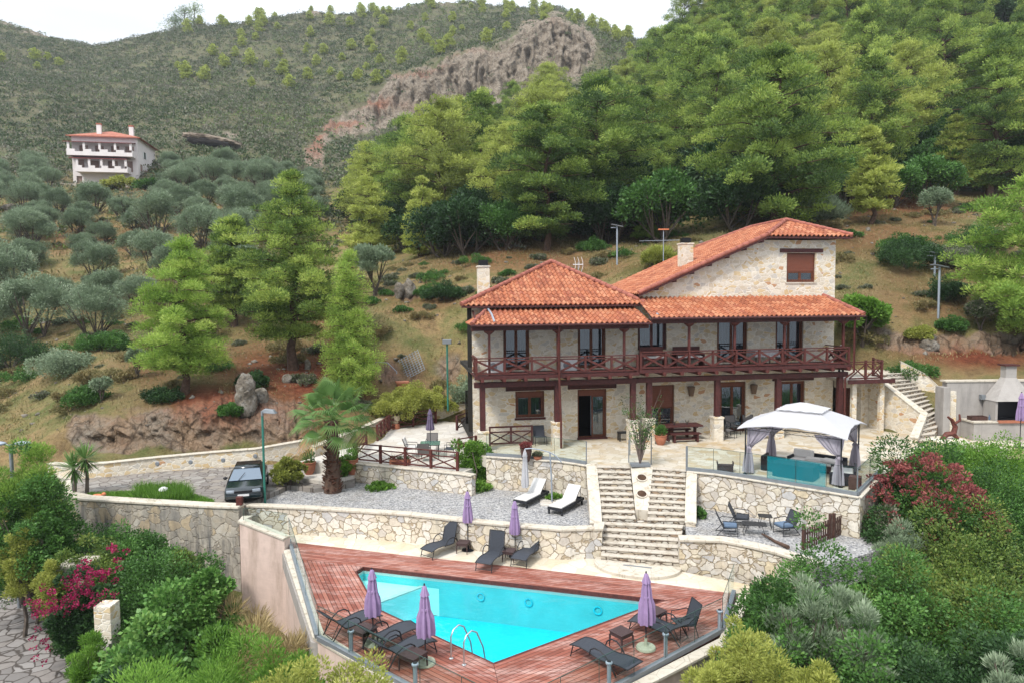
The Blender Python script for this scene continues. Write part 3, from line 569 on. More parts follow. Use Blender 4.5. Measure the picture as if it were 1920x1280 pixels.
def pine_mesh(seed,H,R,z0f=.15,conic=.6,clr=.85,nq=24000,ln=.32,wd=.075,flat=.42,lean=.02,tiers=None,tmean=.5,droop=.06,gap=.55):
    """returns (trunk MB, Fol). profile: conic 1 = cone, 0 = rounded crown"""
    rng=np.random.default_rng(seed); mb=MB(); f=Fol(seed+50)
    lx,ly=rng.normal(size=2)*lean*H; tp=[]
    for i in range(9):
        t=i/8; tp.append((lx*t*t+rng.normal()*.02*H*(t>0)*(t<1),ly*t*t+rng.normal()*.02*H*(t>0)*(t<1),H*.96*t))
    r0=.018*H+.06; mb.tube(tp,[r0*(1-.85*(i/8))*(1.35 if i==0 else 1) for i in range(9)],8)
    def tz(z):
        t=z/(H*.96)*8; i=min(int(t),7); s=t-i; a=tp[i];b=tp[i+1]; return np.array([a[0]+(b[0]-a[0])*s,a[1]+(b[1]-a[1])*s,z])
    nt_=tiers or max(9,int(H/ .72)); C=[]
    for i in range(nt_):
        t=(i+rng.random()*.6)/nt_; z=H*(z0f+(1-z0f)*t)*.97
        pc=(1-t)**.8; pr=math.sin(math.pi*min(1,(t*.86+.16)))**.6; prof=conic*pc+(1-conic)*pr
        if t<.12: prof*=.75
        nb=int(rng.integers(4,7)); ph=rng.random()*6.28
        for b in range(nb):
            az=ph+6.283*b/nb+rng.normal()*.25; Lb=R*prof*(.72+.45*rng.random())+.15
            o=tz(min(z,H*.95)); up=(.25-.1*(1-t))*Lb; dirv=np.array([math.cos(az),math.sin(az),0])
            p1=o+dirv*Lb*.5+np.array([0,0,up*.6]); p2=o+dirv*Lb+np.array([0,0,up*.8-droop*Lb])
            if Lb>.5: mb.tube([o,p1,p2],[r0*.32*(1-.6*t),r0*.2*(1-.6*t),.015],5,caps=False)
            m=max(2,int(Lb/(clr*gap))); bt=tmean+rng.normal()*.12
            for q in range(m):
                s=(q+.6)/m
                if s<.28 and Lb>1.5: continue
                base=o+(p1-o)*min(1,s*2) if s<.5 else p1+(p2-p1)*(s-.5)*2
                rr=clr*(.62+.55*rng.random())*(.65+.5*math.sin(math.pi*min(1,s*.8+.1)))*(.55+.45*(1-t)**.5)
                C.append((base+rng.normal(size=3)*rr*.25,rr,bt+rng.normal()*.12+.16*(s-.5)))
    top=tz(H*.94)
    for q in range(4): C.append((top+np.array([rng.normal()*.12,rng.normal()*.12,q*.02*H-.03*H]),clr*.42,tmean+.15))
    tot=sum(c[1]**2 for c in C)
    for c,r,t in C:
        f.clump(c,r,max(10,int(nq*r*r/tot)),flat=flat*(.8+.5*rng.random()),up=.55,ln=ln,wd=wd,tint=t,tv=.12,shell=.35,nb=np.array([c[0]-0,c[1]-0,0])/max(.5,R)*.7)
    return mb,f
def make_pine(name,label,cat,seed,H,R,mat,loc=(0,0,0),group=None,**kw):
    mb,f=pine_mesh(seed,H,R,**kw); t=thing(name,label,cat,loc,0,group)
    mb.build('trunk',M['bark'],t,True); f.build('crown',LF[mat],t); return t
def round_mesh(seed,H,R,trunk=.3,n=26,nq=9000,ln=.18,wd=.06,up=.35,cl=.38,asp=.75,tmean=.5,multi=3,tv=.13):
    rng=np.random.default_rng(seed); mb=MB(); f=Fol(seed+9); hb=H*trunk; cz=hb+(H-hb)*.5; rz=(H-hb)*.5
    for k in range(multi):
        az=6.28*k/multi+rng.random(); e=np.array([math.cos(az)*R*.45,math.sin(az)*R*.45,cz+rz*.2])
        mb.tube([(0,0,-.25),(e[0]*.15,e[1]*.15,hb*.5),(e[0]*.55,e[1]*.55,hb*1.1),tuple(e)],[.035*H,.028*H,.018*H,.008*H],6)
        for q in range(4):
            a2=az+rng.normal()*.9; e2=(math.cos(a2)*R*.8,math.sin(a2)*R*.8,cz+rz*rng.uniform(-.3,.7))
            mb.tube([(e[0]*.55,e[1]*.55,hb*1.1),((e[0]*.6+e2[0])/2,(e[1]*.6+e2[1])/2,(hb*1.1+e2[2])/2+.1),e2],[.014*H,.009*H,.004*H],5,caps=False)
    tot=n; 
    for i in range(n):
        d=unit(rng.normal(size=(1,3)))[0]; 
        if d[2]<-.45: d[2]*=-.6
        rr=R*cl*(.65+.6*rng.random()); s=(.55+.3*rng.random())
        c=np.array([d[0]*R*s,d[1]*R*s,cz+d[2]*rz*s])
        f.clump(c,(rr,rr,rr*asp),nq//tot,up=up,ln=ln,wd=wd,tint=tmean+rng.normal()*.1,tv=tv,shell=.4,lower=-.7)
    return mb,f
def make_round(name,label,cat,seed,H,R,mat,loc=(0,0,0),group=None,bark='gbark',**kw):
    mb,f=round_mesh(seed,H,R,**kw); t=thing(name,label,cat,loc,0,group)
    mb.build('trunk',M[bark],t,True); f.build('crown',LF[mat],t); return t
def shrub_mesh(seed,R,H,n=16,nq=4000,ln=.14,wd=.07,tmean=.5,up=.4,tv=.14,tw=True,lift=.0):
    rng=np.random.default_rng(seed); f=Fol(seed+3); mb=MB(); C=[]; n=int(n*1.5)
    for i in range(n):
        az=rng.random()*6.283; top=i<n*.6; s=math.sqrt(rng.random())*.85 if top else .55+.35*rng.random(); rr=R*(.2+.2*rng.random()); ed=1+.18*math.sin(az*3+seed)+.1*math.sin(az*5+seed*2)
        zt=H*(1-.62*s*s)*(.74+.3*rng.random()); z=max(rr*.4,zt-rr*.6) if top else H*(.12+.5*rng.random())
        z*=.75+.5*rng.random() if top else 1
        C.append((math.cos(az)*R*s*ed,math.sin(az)*R*s*ed,z,rr))
    C.append((0,0,H*.45,R*.5)); tot=sum(c[3]**2 for c in C)
    for x,y,z,rr in C: f.clump((x,y,z+lift),(rr,rr,rr*.85),max(20,int(nq*rr*rr/tot)),up=up,ln=ln,wd=wd,tint=tmean+rng.normal()*.12,tv=tv,shell=.5,lower=-.5)
    for k in range(7):
        az=rng.random()*6.28; e=(math.cos(az)*R*.6,math.sin(az)*R*.6,H*.75+lift)
        mb.tube([(0,0,-.2),(e[0]*.4,e[1]*.4,e[2]*.5),e],[.02*H+.015,.012*H+.01,.006],5,caps=False)
    zz=np.percentile(np.concatenate(f.P)[:,2],99)+ln*.6; xx=np.percentile(np.abs(np.concatenate(f.P)[:,0]),98)
    f.P=[p*np.array([min(1,R/xx),min(1,R/xx),H/zz]) for p in f.P]
    return mb,f
def make_shrub(name,label,cat,seed,R,H,mat,loc=(0,0,0),group=None,**kw):
    mb,f=shrub_mesh(seed,R,H,**kw); t=thing(name,label,cat,loc,0,group)
    mb.build('stems',M['gbark'],t,True); f.build('foliage',LF[mat],t); return t
# ------------------------------------------------------------------ villa
def wall_holes(mb,x0,x1,z0,z1,holes,y=0.0,th=.45,depth=.22):
    xs=sorted(set([x0,x1]+[h[0] for h in holes]+[h[1] for h in holes])); zs=sorted(set([z0,z1]+[h[2] for h in holes]+[h[3] for h in holes]))
    inh=lambda x,z:any(h[0]<x<h[1] and h[2]<z<h[3] for h in holes)
    for i in range(len(xs)-1):
        for j in range(len(zs)-1):
            a,b,c,d=xs[i],xs[i+1],zs[j],zs[j+1]
            if inh((a+b)/2,(c+d)/2): continue
            mb.add([(a,y,c),(b,y,c),(b,y,d),(a,y,d)],[(0,1,2,3)])
    for a,b,c,d in holes:
        q=y+depth
        mb.add([(a,y,c),(a,q,c),(a,q,d),(a,y,d)],[(0,3,2,1)]); mb.add([(b,y,c),(b,q,c),(b,q,d),(b,y,d)],[(0,1,2,3)])
        mb.add([(a,y,c),(b,y,c),(b,q,c),(a,q,c)],[(0,3,2,1)]); mb.add([(a,y,d),(b,y,d),(b,q,d),(a,q,d)],[(0,1,2,3)])
def tileface(mb,P0,U,V,vlen,left,right,rng,cw=.26,ch=.38,amp=.075):
    P0=Vector(P0);U=Vector(U).normalized();V=Vector(V).normalized();N=U.cross(V)
    rows=max(1,int(round(vlen/ch))); ch=vlen/rows; smp=6
    umin=min(left(0),left(vlen)); umax=max(right(0),right(vlen)); nc=int(math.ceil((umax-umin)/cw))
    for r in range(rows):
        v0=r*ch; v1=v0+ch; prevrow=None; base=len(mb.v)
        us=[umin+cw*k/smp for k in range(nc*smp+1)]
        for vi,(v,ex) in enumerate(((v0-.03,.035),(v1,.0))):
            vc=min(max(v,0),vlen); l,rr=left(vc),right(vc)
            for k,u in enumerate(us):
                uc=min(max(u,l),rr); ph=((uc-umin)/cw)%1.0; h=amp*math.sin(math.pi*ph*1.0)**.8*1.0 if ph<.62 else -0.0
                h=amp*(math.sin(math.pi*ph/.62) if ph<.62 else -.35*math.sin(math.pi*(ph-.62)/.38))
                p=P0+U*uc+V*v+N*(h+ex); mb.v.append(tuple(p))
        n=len(us); tv=[rng.random() for _ in range(nc+1)]
        for k in range(n-1):
            a=base+k; 
            um=(us[k]+us[k+1])/2; vm=(v0+v1)/2
            if us[k+1]<min(left(v0),left(v1))-.001 or us[k]>max(right(v0),right(v1))+.001: continue
            mb.f.append((a,a+1,a+n+1,a+n)); mb.t.append(tv[k//smp])
            # riser at the foot
            b=len(mb.v); pa=Vector(mb.v[a]);pb=Vector(mb.v[a+1]); mb.v.append(tuple(pa-N*.05)); mb.v.append(tuple(pb-N*.05)); mb.f.append((b,b+1,a+1,a)); mb.t.append(tv[k//smp]*.7)
def capline(mb,a,b,r=.13,seg=.36):
    a=Vector(a);b=Vector(b);l=(b-a).length;n=max(1,int(l/seg));d=(b-a)/n
    for i in range(n): mb.tube([a+d*i,a+d*(i+1.06)],[r*1.05,r*.86],8,tint=random.random())
def xrail(mb,p0,p1,h,panels,zb=.08,post=.07,bar=.06,mid=True,posts=True):
    p0=Vector(p0);p1=Vector(p1);d=(p1-p0)/panels; z=Vector((0,0,1))
    mb.beam(p0+z*h,p1+z*h,.11,.05); mb.beam(p0+z*(zb),p1+z*zb,.05,.07); mb.beam(p0+z*(h-.12),p1+z*(h-.12),.05,.05)
    for i in range(panels):
        a=p0+d*i;b=a+d
        mb.beam(a+z*zb,b+z*(h-.12),.035,bar); off=d.normalized().cross(z)*.037
        mb.beam(a+off+z*(h-.12),b+off+z*zb,.035,bar)
        if posts and i>0: mb.beam(a+z*(zb+.036),a+z*(h-.026),post,post)
def window(parent,a,b,c,d,y=.14,kind='door',leaves=2,shutter=0.0,lintel=None,open_left=False,fw=.09,curt=True,mat='fwood'):
    """a framed opening: frame part with leaf, glass and curtain below it"""
    f=MB(); f.box(a,a+fw,y-.05,y+.07,c,d); f.box(b-fw,b,y-.05,y+.07,c,d); f.box(a+fw,b-fw,y-.05,y+.07,d-fw,d); f.box(a+fw,b-fw,y-.05,y+.07,c,c+fw*.8)
    zt=d-fw
    if shutter: zt=d-fw-(d-c)*shutter
    w=(b-a-2*fw)/leaves; g=MB(); cu=MB()
    for i in range(leaves):
        x0=a+fw+w*i; x1=x0+w
        if open_left and i==0: continue
        s=.075; f.box(x0+.003,x0+s,y-.02,y+.04,c+fw*.8,zt); f.box(x1-s,x1-.003,y-.02,y+.04,c+fw*.8,zt); f.box(x0+s,x1-s,y-.02,y+.04,c+fw*.8,c+fw*.8+s); f.box(x0+s,x1-s,y-.02,y+.04,zt-s,zt-.002)
        g.box(x0+s,x1-s,y+.005,y+.013,c+fw*.8+s,zt-s)
        if curt:
            n=14; 
            for k in range(n):
                q0=x0+(x1-x0)*k/n;q1=x0+(x1-x0)*(k+1)/n; o0=.03*math.sin(k*2.1);o1=.03*math.sin((k+1)*2.1)
                cu.add([(q0,y+.16+o0,c+.1),(q1,y+.16+o1,c+.1),(q1,y+.16+o1,zt),(q0,y+.16+o0,zt)],[(0,1,2,3)])
    fo=f.build('window' if kind=='window' else 'door',M[mat],parent,bevel=.006)
    if g.v: g.build('pane',M['wglass'],fo)
    if cu.v: cu.build('curtain',M['curtain'],fo)
    if shutter:
        s=MB(); n=int((d-fw-zt)/.06)
        for k in range(n): s.box(a+fw,b-fw,y-.035-.008*(k%2),y+.03,zt+(d-fw-zt)*k/n,zt+(d-fw-zt)*(k+1)/n)
        s.build('shutter',M['shut'],fo)
    if lintel: MB().box(a-lintel,b+lintel,-.07,.1,d+.03,d+.24).build('lintel',M['dwood'],parent,bevel=.015)
    return fo
def build_villa():
    R_=random.Random(5)
    t=thing('stone_villa','large stone villa with terracotta roofs and a long timber balcony above the terrace','house',HO,TH)
    gh=[(2.2,3.72,1.25,2.62),(5.48,7.05,.06,2.62),(9.24,10.8,.1,2.72),(13.4,14.9,.06,2.78),(16.95,18.4,.7,2.72)]
    uh=[(1.6,2.95,3.72,5.92),(5.5,7.0,3.72,5.92),(8.75,10.35,4.6,6.2),(13.2,14.95,3.84,6.15),(16.6,18.25,3.84,6.15)]
    w=MB()
    wall_holes(w,0,8.6,-.4,6.98,[h for h in gh+uh if h[1]<8.6])
    wall_holes(w,8.6,20.1,-.4,7.35,[h for h in gh+uh if h[0]>8.6])
    zr=lambda x: 7.42+(x-8.8)*.425 if x<15.75 else 10.37
    hx=(17.2,18.9,8.1,9.68)
    xs=[8.8,15.75,17.2,18.9,20.1]
    for a,b in zip(xs[:-1],xs[1:]):
        if a==17.2:
            w.add([(a,0,7.35),(b,0,7.35),(b,0,hx[2]),(a,0,hx[2])],[(0,1,2,3)]); w.add([(a,0,hx[3]),(b,0,hx[3]),(b,0,zr(b)),(a,0,zr(a))],[(0,1,2,3)])
        else: w.add([(a,0,7.35),(b,0,7.35),(b,0,zr(b)),(a,0,zr(min(a,15.75)))],[(0,1,2,3)])
    q=.22
    w.add([(17.2,0,8.1),(17.2,q,8.1),(17.2,q,9.68),(17.2,0,9.68)],[(0,3,2,1)]); w.add([(18.9,0,8.1),(18.9,q,8.1),(18.9,q,9.68),(18.9,0,9.68)],[(0,1,2,3)]); w.add([(17.2,0,8.1),(18.9,0,8.1),(18.9,q,8.1),(17.2,q,8.1)],[(0,3,2,1)])
    Yb=8.0
    w.add([(0,0,-.4),(1.0,Yb,-.4),(1.0,Yb,6.98),(0,0,6.98)],[(0,3,2,1)]); w.add([(20.1,0,-.4),(20.1,Yb,-.4),(20.1,Yb,10.37),(20.1,0,10.37)],[(0,1,2,3)])
    w.add([(1.0,Yb,-.4),(20.1,Yb,-.4),(20.1,Yb,6.98),(1.0,Yb,6.98)],[(0,3,2,1)]); w.add([(8.8,Yb,6.98),(20.1,Yb,6.98),(20.1,Yb,10.37),(15.75,Yb,10.37),(8.8,Yb,7.42)],[(4,3,2,1,0)])
    w.build('wall',M['facade'],t)
    # dark rooms and floors
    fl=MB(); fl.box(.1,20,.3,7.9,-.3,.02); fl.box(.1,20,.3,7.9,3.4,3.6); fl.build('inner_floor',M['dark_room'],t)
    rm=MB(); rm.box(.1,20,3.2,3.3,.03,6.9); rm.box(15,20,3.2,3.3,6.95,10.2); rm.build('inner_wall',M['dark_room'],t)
    # openings
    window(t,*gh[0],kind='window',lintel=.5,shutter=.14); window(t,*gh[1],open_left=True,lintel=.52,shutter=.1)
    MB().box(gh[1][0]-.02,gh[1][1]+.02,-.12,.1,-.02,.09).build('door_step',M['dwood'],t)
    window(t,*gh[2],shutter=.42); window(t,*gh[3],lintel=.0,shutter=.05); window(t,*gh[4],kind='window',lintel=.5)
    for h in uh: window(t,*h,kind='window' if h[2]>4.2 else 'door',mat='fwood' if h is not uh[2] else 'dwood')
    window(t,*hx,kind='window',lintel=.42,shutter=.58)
    MB().box(17.12,18.98,-.05,.12,8.02,8.098).build('sill',M['coping'],t)
    MB().box(16.9,18.45,-.05,.12,.62,.698).build('sill',M['dwood'],t); MB().box(2.15,3.77,-.05,.12,1.14,1.248).build('sill',M['dwood'],t)
    # ---- roofs
    ax,ay,az=5.1,4.3,9.42; ze=7.02; x0,x1,y0,y1=-.55,8.95,-.5,8.6
    m=MB()
    xb0=x0+1.05; CS=[(x0,y0,ze),(x1,y0,ze),(x1,y1,ze),(xb0,y1,ze)]
    for i in range(4):
        A=Vector(CS[i]);B=Vector(CS[(i+1)%4]);C3=Vector((ax,ay,az)); U_=(B-A).normalized(); tf=(C3-A).dot(U_); Vv=C3-(A+U_*tf); Lh=(B-A).length
        tileface(m,A,U_,Vv,Vv.length,(lambda v,tf=tf,l=Vv.length:tf*v/l),(lambda v,tf=tf,l=Vv.length,Lh=Lh:Lh-(Lh-tf)*v/l),R_)
    ro=m.build('roof',M['tile'],t,True)
    c=MB()
    for e in CS: capline(c,(e[0],e[1],ze+.07),(ax,ay,az+.07))
    c.build('ridge_caps',M['cap'],ro,True)
    u=MB(); u.add([(x0,y0,ze-.03),(x1,y0,ze-.03),(x1,y1,ze-.03),(xb0,y1,ze-.03),(ax,ay,az-.05)],[(0,1,4),(1,2,4),(2,3,4),(3,0,4),(3,2,1,0)]); u.box(x0,x1,y0-.02,y0+.02,ze-.12,ze-.03)
    for k in range(18): u.box(x0+.3+k*.53,x0+.38+k*.53,y0-.03,0,ze-.13,ze-.03)
    u.build('soffit',M['dwood'],ro)
    # canopies
    def canopy(xa,xb,z0,z1,ya,la,lb,name='canopy'):
        m=MB(); vl=math.hypot(-ya,z1-z0); tileface(m,(xa,ya,z0),(1,0,0),(0,-ya,z1-z0),vl,lambda v:la*v/vl,lambda v:(xb-xa)-lb*v/vl,R_)
        if la: 
            v2=math.hypot(la,z1-z0); tileface(m,(xa,0,z0),(0,-1,0),(la,0,z1-z0),v2,lambda v:0,lambda v:-ya*(1-v/v2),R_)
        if lb:
            v2=math.hypot(lb,z1-z0); tileface(m,(xb,ya,z0),(0,1,0),(-lb,0,z1-z0),v2,lambda v:-ya*v/v2,lambda v:-ya,R_)
        o=m.build(name,M['tile'],t,True)
        u=MB(); u.add([(xa,ya,z0-.04),(xb,ya,z0-.04),(xb-lb,0,z1-.05),(xa+la,0,z1-.05)],[(0,1,2,3),(3,2,1,0)])
        u.box(xa,xb,ya+.3,ya+.44,z0-.3,z0-.07)
        for k in range(int((xb-xa)/.55)): u.beam((xa+.3+k*.55,ya+.02,z0-.08),(xa+.3+k*.55,-.02,z1-.12),.07,.09)
        u.build('rafters',M['dwood'],o)
        gt=MB(); gt.tube([(xa-.03,ya-.07,z0-.04),(xb+.03,ya-.07,z0-.06)],.055,8); gt.build('gutter',M['dwood'],o,True)
        c=MB()
        if la: capline(c,(xa,ya,z0+.05),(xa+la,0,z1+.05),.1)
        if lb: capline(c,(xb,ya,z0+.05),(xb-lb,0,z1+.05),.12)
        if c.v: c.build('ridge_caps',M['cap'],o,True)
    canopy(-.25,8.58,6.12,6.86,-2.35,1.1,0); canopy(8.62,20.15,6.34,7.34,-2.38,0,.75)
    # right roof
    m=MB(); xl,xr,zl=8.62,18.3,7.53; sl=.425; zt=zl+(xr-xl)*sl; ya,yb=-.5,8.3; xh=15.75; r=2.45
    vl=math.hypot(xr-xl,zt-zl); kk=lambda v: max(0,(v/vl*(xr-xl)-(xh-xl))/(xr-xh))
    tileface(m,(xl,yb,zl),(0,-1,0),(xr-xl,0,zt-zl),vl,lambda v:r*kk(v),lambda v:(yb-ya)-r*kk(v),R_)
    zh=zl+(xh-xl)*sl; xe=20.75
    v2=math.hypot(r,zt-zh); Wd=xe-xh
    tileface(m,(xh,ya,zh),(1,0,0),(0,r,zt-zh),v2,lambda v:(xr-xh)*v/v2,lambda v:Wd-(xe-xr)*v/v2,R_)
    v3=math.hypot(xe-xr,zt-zh); tileface(m,(xe,ya,zh),(0,1,0),(xr-xe,0,zt-zh),v3,lambda v:r*v/v3,lambda v:(yb-ya)-r*v/v3,R_)
    tileface(m,(xe,yb,zh),(-1,0,0),(0,-r,zt-zh),v2,lambda v:(xe-xr)*v/v2,lambda v:Wd-(xr-xh)*v/v2,R_)
    ro=m.build('roof',M['tile'],t,True); c=MB(); g=.07
    for p,q2 in (((xh,ya,zh+g),(xr,ya+r,zt+g)),((xe,ya,zh+g),(xr,ya+r,zt+g)),((xh,yb,zh+g),(xr,yb-r,zt+g)),((xe,yb,zh+g),(xr,yb-r,zt+g)),((xr,ya+r,zt+g),(xr,yb-r,zt+g)),((xl,ya+.05,zl+g-.02),(xh,ya+.05,zh+g-.02))): capline(c,p,q2,.12)
    c.build('ridge_caps',M['cap'],ro,True)
    u=MB(); u.add([(xl,ya,zl-.04),(xh,ya,zh-.04),(xe,ya,zh-.04),(xe,yb,zh-.04),(xh,yb,zh-.04),(xl,yb,zl-.04)],[(5,4,1,0),(4,3,2,1)])
    u.beam((xl,ya+.02,zl-.09),(xh,ya+.02,zh-.09),.05,.13); u.beam((xh,ya+.02,zh-.09),(xe,ya+.02,zh-.09),.05,.1)
    for k in range(7): 
        x=9.6+k*.98; u.box(x,x+.12,ya+.05,0,zl+(x-xl)*sl-.24,zl+(x-xl)*sl-.1)
    for k in range(9): x=16.1+k*.55; u.box(x,x+.08,ya+.03,0,zh-.14,zh-.05)
    u.build('soffit',M['dwood'],ro)
    # chimneys
    for (a,b,y,zb,zt2) in ((.5,1.1,1.2,7.2,9.0),(12.05,12.72,2.0,8.6,10.3)):
        cm=MB(); cm.box(a,b,y,y+.6,zb,zt2); cm.box(a-.04,b+.04,y-.04,y+.64,zt2,zt2+.07)
        o=cm.build('chimney',M['facade'],t); cp=MB(); mx_=(a+b)/2
        for k in range(4): cp.box(mx_-.24,mx_+.24,y+.06,y+.54,zt2+.09+k*.07,zt2+.14+k*.07)
        cp.box(mx_-.2,mx_+.2,y+.1,y+.5,zt2+.07,zt2+.36); cp.build('cowl',M['black'],o)
    # ---- balcony
    def bal(xa,xb,zf,ya,joist,rnd,xs,hr):
        d=MB(); 
        n=int(-ya/.14)
        for k in range(n): d.box(xa,xb,ya+(-ya)*k/n,ya+(-ya)*(k+1)/n-.012,zf-.05,zf)
        d.box(xa-.02,xb+.02,ya-.05,ya-.005,zf-.14,zf+.03)
        o=d.build('balcony_deck',M['dwood'],t)
        j=MB(); x=xa+.35
        while x<xb-.1:
            if rnd: j.tube([(x,ya-.12,zf-.2),(x,-.02,zf-.2)],.1,10)
            else: j.box(x-.08,x+.08,ya-.1,-.02,zf-.26,zf-.055)
            x+=joist
        j.build('joists',M['rwood'],t)
        rl=MB(); xrail(rl,(xa+.1,ya+.05,zf),(xb-.05,ya+.05,zf),hr,xs,zb=.12,bar=.1,post=.1)
        for x in (xa+.08,xb-.06): rl.box(x-.05,x+.05,ya,ya+.1,zf+.001,zf+hr+.03)
        rl.build('railing',M['rwood'],t)
        return o
    bal(-.1,8.05,3.66,-2.1,1.05,False,6,.86); bal(8.08,19.6,3.76,-2.12,.92,True,9,.9)
    s=MB(); xrail(s,(0,-2.0,3.66),(0,-.1,3.66),.86,2,zb=.12,bar=.1); s.build('railing',M['rwood'],t)
    s=MB(); xrail(s,(19.55,-1.95,3.76),(19.55,-.1,3.76),.9,2,zb=.12,bar=.1); s.build('railing',M['rwood'],t)
    b=MB(); b.box(-.1,8.1,-1.78,-1.52,3.08,3.34); b.box(8.12,19.75,-1.78,-1.52,3.1,3.36); b.build('beam',M['dwood'],t,bevel=.02)
    for x,pb,ps in ((.3,.95,False),(4.0,1.25,True),(7.9,1.2,True),(8.75,1.25,True),(12.42,1.2,True),(15.8,1.15,True),(19.35,.1,False)):
        MB().box(x-.13,x+.13,-1.78,-1.52,pb+.04,3.1).build('post',M['dwood'],t,bevel=.015)
        if ps or pb>.5:
            p=MB(); p.box(x-.25,x+.25,-1.9,-1.4,-.02,pb-.06); p.box(x-.28,x+.28,-1.93,-1.37,pb-.06,pb+.04); p.build('pillar',M['facade'],t,bevel=.012)
    for x,zf,zt3 in ((.62,3.66,5.9),(3.98,3.66,5.9),(7.35,3.66,5.9),(10.75,3.76,6.12),(13.2,3.76,6.12),(15.95,3.76,6.12),(19.3,3.76,6.12)):
        p=MB(); p.box(x-.055,x+.055,-1.98,-1.87,zf,zt3); p.lathe([(.06,-.16),(.16,-.08),(.26,0),(.26,.05)],10,(x,-1.93,zt3-.12)); p.build('post',M['rwood'],t)
    dp=MB(); dp.tube([(19.75,-2.42,6.25),(19.72,-2.25,6.05),(19.72,-2.25,3.4),(19.45,-1.95,3.05),(19.45,-1.95,.1)],.055,8); dp.build('downpipe',M['rwood'],t,True); dp=MB(); dp.tube([(3.98,-2.38,6.05),(3.98,-2.25,5.9),(3.98,-2.25,3.3),(4.1,-2.05,1.4),(4.1,-2.05,.05)],.055,8); dp.build('downpipe',M['rwood'],t,True)
    dq=MB(); dq.tube([(.75,-.1,6.95),(.85,-1.2,6.6),(.85,-2.2,6.25)],.05,6); dq.build('rain_pipe',M['galv'],t,True); dq=MB(); dq.tube([(8.75,-.2,7.0),(9.0,-2.2,6.5)],.05,6); dq.build('rain_pipe',M['galv'],t,True)
    # wall lamps, hanging lamps
    for x in (12.0-.3,15.3): MB().lathe([(.0,0),(.12,.0),(.2,.5),(.14,.52),(.0,.52)],12,(x,-.12,2.1)).build('wall_lamp',m_rat,t)
    # outside air-conditioning unit on the right wall
    a=MB(); a.box(20.14,20.5,.6,1.45,6.9,7.5); o=a.build('air_conditioner',M['white'],t,bevel=.02); gr=MB(); gr.box(20.2,20.45,.585,.597,6.97,7.4); gr.build('grille',M['black'],o)
    return t
m_rat=m_plain('basket_shade',lin(140,116,96,.6),.8,var=.3,scale=30)
villa=build_villa()
# things standing on the balcony
def table_cloth(name,label,loc,rz,w,d,h):
    t=thing(name,label,'table',loc,rz); m=MB(); m.box(-w/2,w/2,-d/2,d/2,h-.03,h)
    n=40; pts=[]
    for k in range(n):
        q=6.283*k/n; x=math.cos(q);y=math.sin(q); s=1/max(abs(x),abs(y)); pts.append((x*s*w/2*1.02,y*s*d/2*1.02))
    vs=[(p[0],p[1],h+.005) for p in pts]+[(p[0]*(1.05+.05*math.sin(k*2.2)),p[1]*(1.05+.05*math.sin(k*2.2)),h-.32) for k,p in enumerate(pts)]
    m2=MB(); m2.add(vs,[tuple(range(n))]+[(k,(k+1)%n,n+(k+1)%n,n+k)[::-1] for k in range(n)]); m.build('tabletop',M['dwood'],t)
    m2.build('cloth',M['canvas'],t)
    for sx in (-1,1):
        for sy in (-1,1): MB().beam((sx*(w/2-.06),sy*(d/2-.06),0),(sx*(w/2-.06),sy*(d/2-.06),h-.03),.05,.05).build('leg',M['dwood'],t)
    return t
table_cloth('balcony_table','wooden table with a white cloth on the balcony between the two right glass doors',W(15.45,-.75,3.765),TH,1.3,.8,.75)
def bench(name,label,loc,rz,w,mat='dwood'):
    t=thing(name,label,'bench',loc,rz); MB().box(-w/2,w/2,-.3,.3,.36,.45).build('seat',M[mat],t,bevel=.01); MB().box(-w/2,w/2,.24,.3,.45,1.0).build('backrest',M[mat],t,bevel=.01)
    for s in (-1,1):
        MB().box(s*w/2-.04,s*w/2+.04,-.3,.3,0,.7).build('side_panel',M[mat],t)
    c=MB(); c.box(-w/2+.06,w/2-.06,-.28,.22,.452,.54); c.build('cushion',M['cushg'],t,bevel=.03); return t
bench('balcony_bench','brown wooden bench with pale cushions under the balcony window',W(11.3,-.6,3.765),TH,1.5)
bench('balcony_settle','dark wooden settle against the balcony wall below the small barred window',W(9.4,-.5,3.765),TH,1.3,'rwood')
ac=MB(); ac.box(-.42,.42,-.16,.16,0,.58); a_=ac.build('air_conditioner',M['white'],None,bevel=.02,loc=W(4.9,-.35,3.665),rotz=TH); tag(a_,'white outdoor air conditioner on the left balcony beside the second glass door','air conditioner')
fn_=MB(); fn_.lathe([(.2,-.01),(.2,.0),(.05,.01)],18); q=fn_.build('fan_grille',M['grey_metal'],a_); q.rotation_euler=(rad(90),0,0); q.location=(-.1,-.17,.3)
ac=MB(); ac.box(-.4,.4,-.15,.15,0,.56); a_=ac.build('air_conditioner',M['white'],None,bevel=.02,loc=W(1.1,-.35,3.665),rotz=TH); tag(a_,'white outdoor air conditioner at the left end of the balcony','air conditioner')
fn_=MB(); fn_.lathe([(.2,-.01),(.2,.0),(.05,.01)],18); q=fn_.build('fan_grille',M['grey_metal'],a_); q.rotation_euler=(rad(90),0,0); q.location=(-.1,-.16,.3)
# ------------------------------------------------------------------ terraces, walls, stairs
def xy(v): return (v[0],v[1])
def trif(o):
    import bmesh
    bm=bmesh.new(); bm.from_mesh(o.data); bmesh.ops.triangulate(bm,faces=[f for f in bm.faces if len(f.verts)>4],ngon_method='BEAUTY'); bm.to_mesh(o.data); bm.free()
def SL(name,label,poly,z0,z1,mat,cat='paving'):
    o=MB().prism([xy(p) for p in poly],z0,z1).build(name,M[mat]); trif(o); return tag(o,label,cat,kind='structure')
